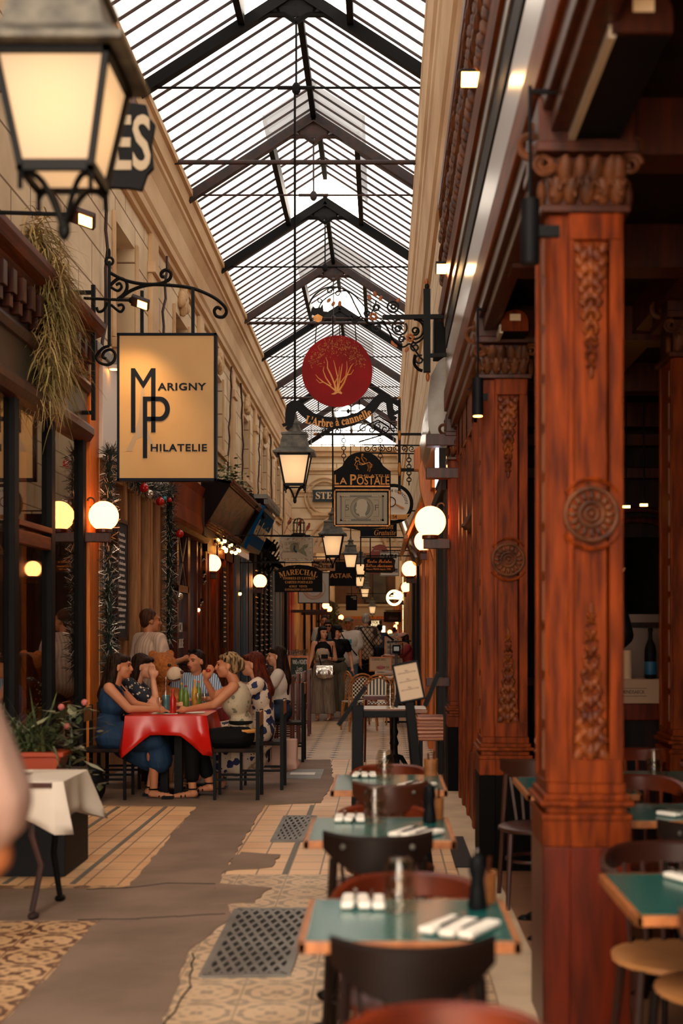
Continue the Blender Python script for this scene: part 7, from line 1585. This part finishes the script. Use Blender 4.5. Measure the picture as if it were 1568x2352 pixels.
def trousers(J, f=.014, flare=0, t1=1.9, w=1.0): return [('e', J['pelvis'], (.165*w+f, .115*w+f, .12+f)), ('e', J['waist'], (.135*w+f, .10*w+f, .05))]+p_leg(J, 'L', f, t1, 1, flare)+p_leg(J, 'R', f, t1, 1, flare)
def sandals(J, r, m):
    for n in 'LR':
        c = J['an'+n]; q = MB(); q.obox(c+V((0,.06,-.086)), (.075, .24, .016)); q.build('sandal_sole', M['iron_brown'], r)
        q = MB(); q.torus(c+V((0,.0,.0)), .040, .007, 14, 5, axis='z').tube([c+V((-.035,.10,-.075)), c+V((0,.10,-.028)), c+V((.035,.10,-.075))], .007, 5).tube([c+V((-.035,.06,-.07)), c+V((0,.07,-.02)), c+V((.03,.05,-.07))], .007, 5).tube([c+V((0,.04,-.015)), c+V((0,.10,-.03))], .006, 5); q.build('sandal_straps', m, r)
# 1 woman in blue
J = pose_sit(.47); J['head'] = V((0,.10,1.19)); J['neck'] = V((0,.05,1.055)); J['elL'] = V((-.20,.20,.84)); J['wrL'] = V((-.08,.42,.812)); J['elR'] = V((.21,.22,.82)); J['wrR'] = V((.10,.44,.812)); J['anL'] = V((-.08,.36,.09)); J['anR'] = V((.08,.42,.09)); J['knL'].z = .52; J['knR'].z = .52
bluedress = mat('petrol_blue_dress', '0c3558', .8, col2='0a2a48', nscale=8, stretch=(4,4,1), kind='Object', bump=.4)
dr = p_torso(J, .014)[:4]+[('e', J['chest']+V((0,.02,-.05)), (.165,.115,.10))]+p_leg(J, 'L', .035, 1)+p_leg(J, 'R', .035, 1)+[('c', V((0,.05,.56)), .15, V((0,.40,.52)), .125), ('c', V((-.05,.43,.5)), .10, V((-.05,.46,.34)), .115), ('c', V((.05,.43,.5)), .10, V((.05,.46,.34)), .115), ('c', V((0,.12,.45)), .09, V((0,.36,.34)), .10)]
r, Mh = person('woman in a petrol blue dress with long dark hair seated left of the red table', (-2.50, 11.92, 0), -PI/2, J, SK, 'long', M['hair_dark'], [('dress', bluedress, dr)], yaw=0, vox=.008, hands=((.4,1,-.1), (-.5,1,-.1)))
sandals(J, r, M['black']); q = MB()
for s_ in (-1, 1): q.tube([J['chest']+V((s_*.07,.11,.08)), J['sh'+'LR'[s_ > 0]]*.6+V((0,.02,.045))+J['neck']*.38, J['chest']+V((s_*.08,-.10,.06))], .008, 5)
q.build('dress_straps', M['black'], r)
# 2 woman in dark floral top
J = pose_sit(.47); J['elR'] = V((.16,.30,.80)); J['wrR'] = V((.07,.25,1.05)); J['elL'] = V((-.2,.2,.82)); J['wrL'] = V((-.05,.45,.80)); J['head'] = V((0,.14,1.17)); J['neck'] = V((0,.07,1.04))
dark_fl = jit_pattern('dark_floral_print', '0f1a2a', 'c9bfa5', 26, .52)
person('woman in a dark floral top resting her chin on her hand, second on the left', (-2.46, 12.62, 0), -PI/2, J, SK2, 'long', M['hair_dark'], [('floral_top', dark_fl, top(J, .016, .55)), ('skirt', M['navy'], trousers(J, .02, 0, 1.3))], yaw=-.1, pitch=-.15, hands=((.3,1,0), (.0,-.1,1)))
# 3 standing man
J = pose_stand(); J['elR'] = V((.23,.02,1.12)); J['wrR'] = V((.20,.27,1.18)); J['elL'] = V((-.23,.0,1.10)); J['wrL'] = V((-.16,.12,1.22))
shirt_s = stripes('striped_beige_shirt', 'c2a68e', 'a58a78', 9, 0)
m_pants = mat('dark_trousers', '1c1a1c', .8)
person('man in a striped beige shirt standing at the oak door with his back half turned', (-2.46, 13.75, 0), -.75, J, SK3, 'short', M['hair_brown'], [('shirt', shirt_s, top(J, .022, 1.0, False, 1.12)+[('c', J['neck']+V((0,0,-.03)), .062, J['neck'], .058)]), ('trousers', m_pants, trousers(J, .015))], yaw=-.45, s=1.03, fem=False)
# 4 teddy bear
tb_ = root('teddy_bear', 'huge brown teddy bear with cream muzzle seated at the table like a guest', 'teddy bear', (-2.23, 13.22, 0)); fur = mat('golden_brown_fur', '8a4a18', .95, col2='b0682a', nscale=40, bump=.8); hc = P(373, 1535, 13.2)-tb_.location
blob('body', [('e', V((-.02,0,.68)), (.25,.2,.30)), ('e', V((.12,.0,.85)), (.09,.12,.10)), ('c', V((-.2,-.05,.85)), .09, V((-.1,-.25,.72)), .08), ('c', V((.1,-.05,.85)), .09, V((.16,-.22,.80)), .08), ('e', hc, (.165,.165,.165)), ('e', hc+V((-.10,.03,.13)), (.055,.03,.055)), ('e', hc+V((.06,.08,.14)), (.05,.03,.05)), ('c', V((-.1,-.1,.5)), .1, V((-.12,-.3,.48)), .09), ('c', V((.1,-.1,.5)), .1, V((.12,-.3,.48)), .09)], fur, tb_, .014, 2)
MB().ell(hc+V((.14,-.10,-.055)), (.085,.085,.075), 18, 12).build('muzzle', mat('cream_fur', 'd8bfa0', .95, bump=.6, nscale=50), tb_, smooth=True); MB().ell(hc+V((.215,-.13,-.035)), (.022,.025,.020), 12, 8).build('nose', mat('brown_nose', '4a2418', .3), tb_, smooth=True)
q = MB().ell(hc+V((.09,-.135,.035)), .018, 10, 8).ell(hc+V((.15,-.02,.045)), .018, 10, 8).tube([hc+V((.08,-.175,-.10)), hc+V((.14,-.185,-.115)), hc+V((.20,-.14,-.10))], .006, 5); q.build('eyes_and_mouth', M['eye'], tb_, smooth=True); MB().box(-.2, .2, -.1, .25, .0, .44).build('seat_block', M['wood_deep'], tb_)
# 5 woman facing camera
J = pose_sit(.47); J['elR'] = V((.26,.12,.80)); J['wrR'] = V((.10,.30,.82)); J['elL'] = V((-.26,.12,.80)); J['wrL'] = V((-.10,.30,.82))
bl_st = stripes('blue_white_striped_shirt', '3f6c8e', 'c2cbd0', 14, 0)
r, Mh = person('smiling woman in a blue striped shirt facing the camera with sunglasses on her hair', (-1.96, 13.72, 0), PI, J, SK, 'tied', M['hair_dark'], [('shirt', bl_st, top(J, .018, .8))], yaw=-.5, roll=.08)
T = lambda x, y, z: J['head']+Mh@V((x, y, z)); q = MB()
for s_ in (-1, 1): q.ell(T(s_*.034, .045, .118), (.028, .012, .018), 10, 6, rot=Mh)
q.tube([T(-.01,.055,.12), T(.01,.055,.12)], .004, 5).build('sunglasses', M['black'], r, smooth=True)
# 6 woman with bun, drinking
J = pose_sit(.47); J['head'] = V((0,.12,1.20)); J['neck'] = V((0,.05,1.06)); J['elL'] = V((-.20,.25,.93)); J['wrL'] = V((-.05,.30,1.10)); J['elR'] = V((.22,.22,.86)); J['wrR'] = V((.10,.46,.81)); J['shL'] = V((-.165,.05,1.02)); 
J['elL'], J['wrL'], J['elR'], J['wrR'] = V((-.20,.22,.86)), V((-.09,.47,.81)), V((.18,.27,.92)), V((.07,.33,1.07))
J['knL'] = V((-.09,.44,.55)); J['knR'] = V((.10,.42,.53)); J['anL'] = V((-.07,.43,.09)); J['anR'] = V((.12,.30,.12))
fl_top = jit_pattern('pale_floral_blouse', 'b3a489', '6f6a55', 16, .55, col3='b5703e')
blk = mat('black_trousers', '0a0b0d', .8, spec=.15)
r, Mh = person('woman with a blond bun in a sleeveless floral blouse, drinking at the red table', (-1.30, 11.92, 0), PI/2, J, SK, 'bun', M['hair_blond'], [('blouse', fl_top, [p for p in p_torso(J, .014)[1:4]]+[('e', J['chest']+V((0,.03,-.02)), (.165,.125,.14)), ('c', J['chest'], .11, lerp(J['chest'], J['neck'], .55), .085)]), ('trousers', blk, trousers(J, .014, .012, 1.75))], yaw=.12, vox=.008, hands=((.5,1,-.1), (-.3,-.35,.75)))
sandals(J, r, M['black']); q = MB().torus((0,0,.615), .145, .018, 24, 6, axis='z'); q.build('belt', M['goldtext'], r, loc=(0, .0, 0)); q = MB().tube([Mh@V((.083*math.cos(t), .03-.03*math.sin(t), .04+.09*math.sin(t)))+J['head'] for t in [PI*i/12 for i in range(13)]], .007, 6); q.build('hair_band', M['black'], r)
gls = root('stemmed_glass', 'glass of red drink held at the mouth of the woman with the bun', 'glass', (-1.30-.30, 11.92+.04, 1.165)); MB().lathe((0,0,-.05), [(.004, 0), (.02, .03), (.032, .05), (.032, .09)], 14).build('glass', M['clear'], gls, smooth=True, rot=(0, .5, 0)); MB().ell((0,0,-.005), (.026,.026,.018), 10, 8).build('red_drink', mat('red_drink', 'b5301c', .2), gls, smooth=True)
# 7 auburn woman in white and blue dress
J = pose_sit(.47); J['head'] = V((0,.10,1.19)); J['elL'] = V((-.22,.2,.86)); J['wrL'] = V((-.08,.42,.81)); J['elR'] = V((.22,.16,.84)); J['wrR'] = V((.1,.42,.81))
wb_ = jit_pattern('white_dress_with_blue_flowers', 'cdb9a2', '16204a', 10, .66, col3='10142c')
dr = p_torso(J, .018)+p_arm(J, 'L', .02, 0, .6)+p_arm(J, 'R', .02, 0, .6)+p_leg(J, 'L', .05, 1)+p_leg(J, 'R', .05, 1)+[('c', V((0,.05,.56)), .16, V((0,.40,.50)), .14), ('c', V((-.06,.42,.45)), .12, V((-.05,.40,.26)), .13), ('c', V((.06,.42,.45)), .12, V((.05,.40,.22)), .13), ('c', V((0,.0,.45)), .11, V((0,.25,.24)), .13), ('c', V((.12,-.02,.45)), .06, V((.14,.06,.25)), .09)]
r, Mh = person('woman with auburn hair in a white dress with blue flowers, seated behind the bun woman', (-1.17, 12.62, 0), PI/2, J, SK2, 'long', M['hair_auburn'], [('dress', wb_, dr)], yaw=.1)
sandals(J, r, M['black'])
# 8 woman in white top
J = pose_sit(.47); J['elL'] = V((-.20,.15,.80)); J['wrL'] = V((-.12,.38,.80)); J['elR'] = V((.2,.12,.80)); J['wrR'] = V((.1,.38,.80)); J['head'] = V((0,.06,1.21)); J['anL'] = V((-.09,.36,.1))
jeans = mat('dark_blue_denim', '0f1c30', .85, col2='1a2c44', nscale=20)
r, Mh = person('woman in a white cropped top with long dark hair sitting alone in profile', (-1.19, 15.28, 0), PI/2, J, SK2, 'long', M['hair_dark'], [('cropped_top', mat('white_knit_top', 'cdbfae', .85), [p for p in p_torso(J, .014)[3:]]+p_arm(J, 'L', .016, 0, .5)+p_arm(J, 'R', .016, 0, .5)), ('jeans', jeans, trousers(J, .014, .01))], yaw=.1)
T = lambda x, y, z: J['head']+Mh@V((x, y, z)); MB().ell(T(.03,.07,.095), (.026,.010,.014), 10, 6, rot=Mh).ell(T(-.03,.07,.095), (.026,.010,.014), 10, 6, rot=Mh).build('sunglasses', mat('orange_lens', 'c86a1c', .15), r, smooth=True)
# things by the group
o = blob('black_bag', [('e', V((0,0,.16)), (.17,.14,.17)), ('e', V((.05,0,.30)), (.10,.09,.06))], M['black'], None, .012); o.location = (-2.60, 11.45, 0); tag(o, 'black bag on the floor under the woman in blue', 'bag')
o = blob('fabric_bag', [('b', V((0,0,.18)), (.26,.12,.30)), ('e', V((0,0,.08)), (.16,.09,.08))], mat('pale_pink_bag', 'b08a78', .7), None, .012); o.location = (-.98, 12.95, .12); tag(o, 'pale pink fabric bag hanging low behind the floral dress chair', 'bag')
# 9 woman in beige overalls
J = pose_stand(.05); J['elR'] = V((.22,-.02,1.12)); J['wrR'] = V((.27,.05,.90)); J['elL'] = V((-.22,-.02,1.10)); J['wrL'] = V((-.06,.20,1.13))
taupe = mat('taupe_trousers', '8a7a68', .85, col2='6f604f', nscale=9, stretch=(5,5,.4), kind='Object', bump=.4)
r, Mh = person('woman in beige wide dungarees with a silver bag and a camera walking towards the viewer', (P(742, 0, 21.8).x, 21.8, 0), PI-.1, J, SK2, 'bob', M['hair_black'], [('dungarees_top', mat('pale_beige_cotton', 'ab9a85', .85), [('e', J['chest']+V((0,.04,-.05)), (.13,.09,.13)), ('e', J['waist'], (.14,.105,.14))]), ('black_vest', M['black'], p_torso(J, .006)[2:4]+[('c', J['chest'], .11, lerp(J['chest'], J['neck'], .5), .08)]), ('wide_trousers', taupe, trousers(J, .026, .05, 1.85))], yaw=.6, s=.93, vox=.011, hands=(( .3,.6,.2), None))
sb2 = blob('silver_bag', [('b', V((0,0,0)), (.30,.10,.17)), ('e', V((0,0,-.05)), (.17,.07,.10))], mat('crinkled_silver', '9a948c', .25, metal=.9, col2='d8d2c8', nscale=14, bump=.6), None, .012, 1); sb2.location = (P(745, 0, 21.6).x, 21.62, P(0, 1540, 21.6).z); tag(sb2, 'crinkled silver shoulder bag worn by the woman in beige dungarees', 'bag')
cm = root('compact_camera', 'small black camera in the hand of the woman in beige dungarees', 'camera', P(745, 1508, 21.5)); MB().box(-.055, .055, -.02, .02, -.035, .035).build('camera_body', M['black'], cm, bevel=.006); MB().cyl((0,-.06,0), (0,-.02,0), .028, n=14).build('lens', M['black'], cm)
q = MB().tube([P(730, 1478, 21.9)+V((0,-.12,.1)), P(733, 1510, 21.7), P(738, 1532, 21.6)], .01, 5).tube([P(765, 1480, 21.9)+V((0,-.1,.06)), P(762, 1515, 21.6)], .008, 5); tag(q.build('bag_strap', M['black']), 'thin black straps hanging over the beige dungarees', 'strap')
# 10 woman in black cap
J = pose_stand(.04); J['elR'] = V((.22,-.05,1.12)); J['wrR'] = V((.24,.08,.9)); J['elL'] = V((-.25,-.06,1.14)); J['wrL'] = V((-.27,.04,.92))
olive = mat('olive_trousers', '5e5645', .85, col2='463f30', nscale=9, stretch=(5,5,.4), kind='Object', bump=.4)
def capon(J, Mh, r, m, s=1):
    T = lambda x, y, z: J['head']+Mh@V((x*s, y*s, z*s)); blob('cap', [('e', T(0,-.02,.075), (.087*s,.098*s,.062*s), Mh), ('e', T(0,.095,.055), (.060*s,.055*s,.012*s), Mh)], m, r, .010, 1)
r, Mh = person('woman in a black cap and black shirt with wide olive trousers walking beside the dungarees', (P(774, 0, 22.4).x, 22.4, 0), PI+.15, J, SK2, 'bob', M['hair_black'], [('shirt', M['black'], top(J, .012, .5)), ('wide_trousers', olive, trousers(J, .026, .05, 1.85))], yaw=.6, pitch=-.3, s=.94, vox=.011); capon(J, Mh, r, M['black'])
# 11, 12
J = pose_stand(); g_tee = mat('grey_green_tee', '4a5250', .85)
r, Mh = person('woman in a grey shirt and dark sunglasses behind the dungarees woman', (P(753, 0, 27).x, 27, 0), PI, J, SK2, 'bob', M['hair_dark'], [('shirt', g_tee, top(J, .02, .6)), ('trousers', m_pants, trousers(J))], vox=.013, yaw=.1)
MB().ell(J['head']+V((.03,.10,.012)), (.028,.012,.018), 8, 6).ell(J['head']+V((-.03,.10,.012)), (.028,.012,.018), 8, 6).build('sunglasses', M['black'], r)
J = pose_stand(); person('dark haired man in a pale shirt half hidden behind the woman with sunglasses', (P(745, 0, 28.5).x, 28.5, 0), PI, J, SK3, 'short', M['hair_black'], [('shirt', mat('pale_tee', 'b5a997', .85), top(J, .022, .6, False, 1.1)), ('trousers', m_pants, trousers(J))], vox=.013, s=1.07, fem=False)
# 13 man in white tee
J = pose_stand(.04); wt_ = mat('white_tee', 'c6bfb4', .85)
r, Mh = person('man in an olive cap and white t-shirt with blue squares facing the viewer', (P(800, 0, 24.6).x, 24.6, 0), PI, J, SK3, 'short', M['hair_grey'], [('t_shirt', wt_, top(J, .026, .7, False, 1.15)), ('jeans', mat('light_denim', '4a6478', .85), trousers(J, .018))], vox=.012, s=1.03, fem=False, yaw=-.2); capon(J, Mh, r, mat('olive_cap', '6b6450', .8))
q = MB()
for sx in (-.062, .008):
    for z in (1.13, 1.22): q.box(sx, sx+.055, .135, .145, z, z+.075)
q.build('blue_print', mat('turquoise_print', '1c8aa0', .7), r); MB().tube([(.13,.10,1.40), (.02,.15,1.22), (-.16,.12,1.0)], .012, 5).build('bag_strap', M['black'], r)
# 14 man in patterned shirt, back view
J = pose_stand(); J['elR'] = V((.25,.05,1.13)); J['wrR'] = V((.2,.25,1.1))
_m, _nt, _b = newmat('diamond_patterned_shirt'); ck = N(_nt, 'ShaderNodeTexVoronoi', feature='DISTANCE_TO_EDGE'); ck.inputs['Scale'].default_value = 17; ck.inputs['Randomness'].default_value = .12; mp_ = coords(_nt, 'Object', (1, .4, .75)); _nt.nodes['Mapping'].inputs['Rotation'].default_value = (0, PI/4, 0); _nt.links.new(mp_, ck.inputs[0]); r_ = N(_nt, 'ShaderNodeValToRGB'); r_.color_ramp.elements[0].color = lin('33201a'); r_.color_ramp.elements[1].color = lin('b59c7e'); r_.color_ramp.elements[0].position = .05; r_.color_ramp.elements[1].position = .14; _nt.links.new(ck.outputs['Distance'], r_.inputs[0]); _nt.links.new(r_.outputs[0], _b.inputs[0]); _b.inputs['Roughness'].default_value = .85
r, Mh = person('white haired man in a diamond patterned shirt seen from behind with a shoulder bag', (P(840, 0, 27.5).x, 27.5, 0), -.1, J, SK2, 'short', M['hair_grey'], [('patterned_shirt', _m, top(J, .026, .9, False, 1.1)), ('trousers', blk, trousers(J, .03, .02))], vox=.012, s=1.09, fem=False, face=False)
MB().tube([(-.10,-.10,1.42), (.02,-.175,1.25), (.16,-.15,1.05), (.2,-.08,.98)], .014, 5).build('bag_strap', M['black'], r); MB().ell((.24,-.04,.90), (.10,.10,.15), 12, 8).build('shoulder_bag', M['black'], r, smooth=True)
# 15 man with backpack, 16, 17
J = pose_stand(); nv = mat('navy_shirt', '14233a', .85)
r, Mh = person('man in navy shirt and cap with a backpack walking away in the distance', (P(872, 0, 38).x, 38, 0), 0, J, SK3, 'short', M['hair_black'], [('shirt', nv, top(J, .026, .8, False, 1.1)), ('trousers', mat('blue_jeans', '26384c', .85), trousers(J, .018))], vox=.016, s=.97, fem=False, face=False); capon(J, Mh, r, M['black']); blob('backpack', [('b', V((0,-.19,1.18)), (.26,.14,.36))], mat('blue_backpack', '24364e', .8), r, .016)
J = pose_stand(); person('distant man in a pale shirt above the poster stand', (P(905, 0, 46).x, 46, 0), 0, J, SK3, 'short', M['hair_brown'], [('shirt', mat('pale_blue_shirt', 'a8b0b8', .85), top(J, .03, .9, False, 1.15)), ('trousers', m_pants, trousers(J))], vox=.018, s=.93, fem=False, face=False)
J = pose_sit(.62); J['elL'] = V((-.2,.2,.98)); J['wrL'] = V((-.05,.42,1.0)); J['elR'] = V((.2,.2,.96)); J['wrR'] = V((.08,.42,.98)); J['head'] += V((0,.06,-.02))
rr_ = mat('dusty_red_shirt', '8e2c2c', .85)
r, Mh = person('person in a dusty red shirt, cap and headphones operating the camera rig', (P(939, 0, 25.8).x, 25.8, 0), PI/2, J, SK2, 'tied', M['hair_brown'], [('shirt', rr_, top(J, .02, .7)), ('trousers', nv, trousers(J))], vox=.012, pitch=-.2); capon(J, Mh, r, mat('pink_cap', 'b98a78', .8)); MB().torus(J['head']+V((0,-.02,.02)), .098, .010, 20, 6, axis='x').ell(J['head']+V((.085,-.02,0)), (.02,.035,.04), 10, 8).ell(J['head']+V((-.085,-.02,0)), (.02,.035,.04), 10, 8).build('headphones', M['black'], r, smooth=True)
MB().box(-.2, .2, -.15, .25, .0, .60).build('stool', M['black'], r)
# 18 foreground person, 19 person behind the pillar
J = pose_stand(); J['elL'] = V((-.25,-.05,1.12)); J['wrL'] = V((-.14,.12,.98)); J['shL'].x = -.19
person('blurred person in a pinkish white shirt cut off by the left edge, nearest of all', (-.985, 2.42, 0), PI, J, SK3, 'short', M['hair_brown'], [('shirt', mat('pinkish_white_shirt', '9c7c6e', .9, bump=.3, nscale=7), top(J, .034, .6, False, 1.15)), ('trousers', m_pants, trousers(J, .02))], vox=.010, fem=False)
J = pose_stand(); J['elR'] = V((.32,.05,1.50)); J['wrR'] = V((.26,.06,1.80))
person('person inside the restaurant raising a hand, hidden behind the nearest pillar', (1.22, 8.3, 0), 0, J, SK2, 'short', M['hair_dark'], [('shirt', M['black'], top(J, .02, 1.6, False)), ('trousers', m_pants, trousers(J))], vox=.011, fem=False, face=False, hands=(None, (.3,0,1)))
# hanging ivy far down the passage
iv = root('hanging_ivy', 'hanging green foliage on the left above the two walking women', 'plant', P(766, 1385, 50)); q = MB()
for k in range(500):
    z = -R.random()*1.3; c = Vector((R.gauss(0, .13)+.1*math.sin(z*5), R.gauss(0, .15), z)); a = R.uniform(0, 6.28); u = Vector((math.cos(a), math.sin(a)*.4, R.uniform(-.6, .6)))*.07; w = Vector((-u.z, 0, u.x))*.5
    q.add([c-u, c+w, c+u, c-w], [(0,1,2,3)])
q.build('leaves', mat('ivy_leaves', '2e3420', .7, col2='5a5c38', nscale=6), iv); MB().tube([(0,0,0), (.05,0,-.5), (-.03,0,-1.2)], .02, 6).bar((-1.05, 0, .02), (0, 0, .02), .04).build('stem', M['iron_brown'], iv)
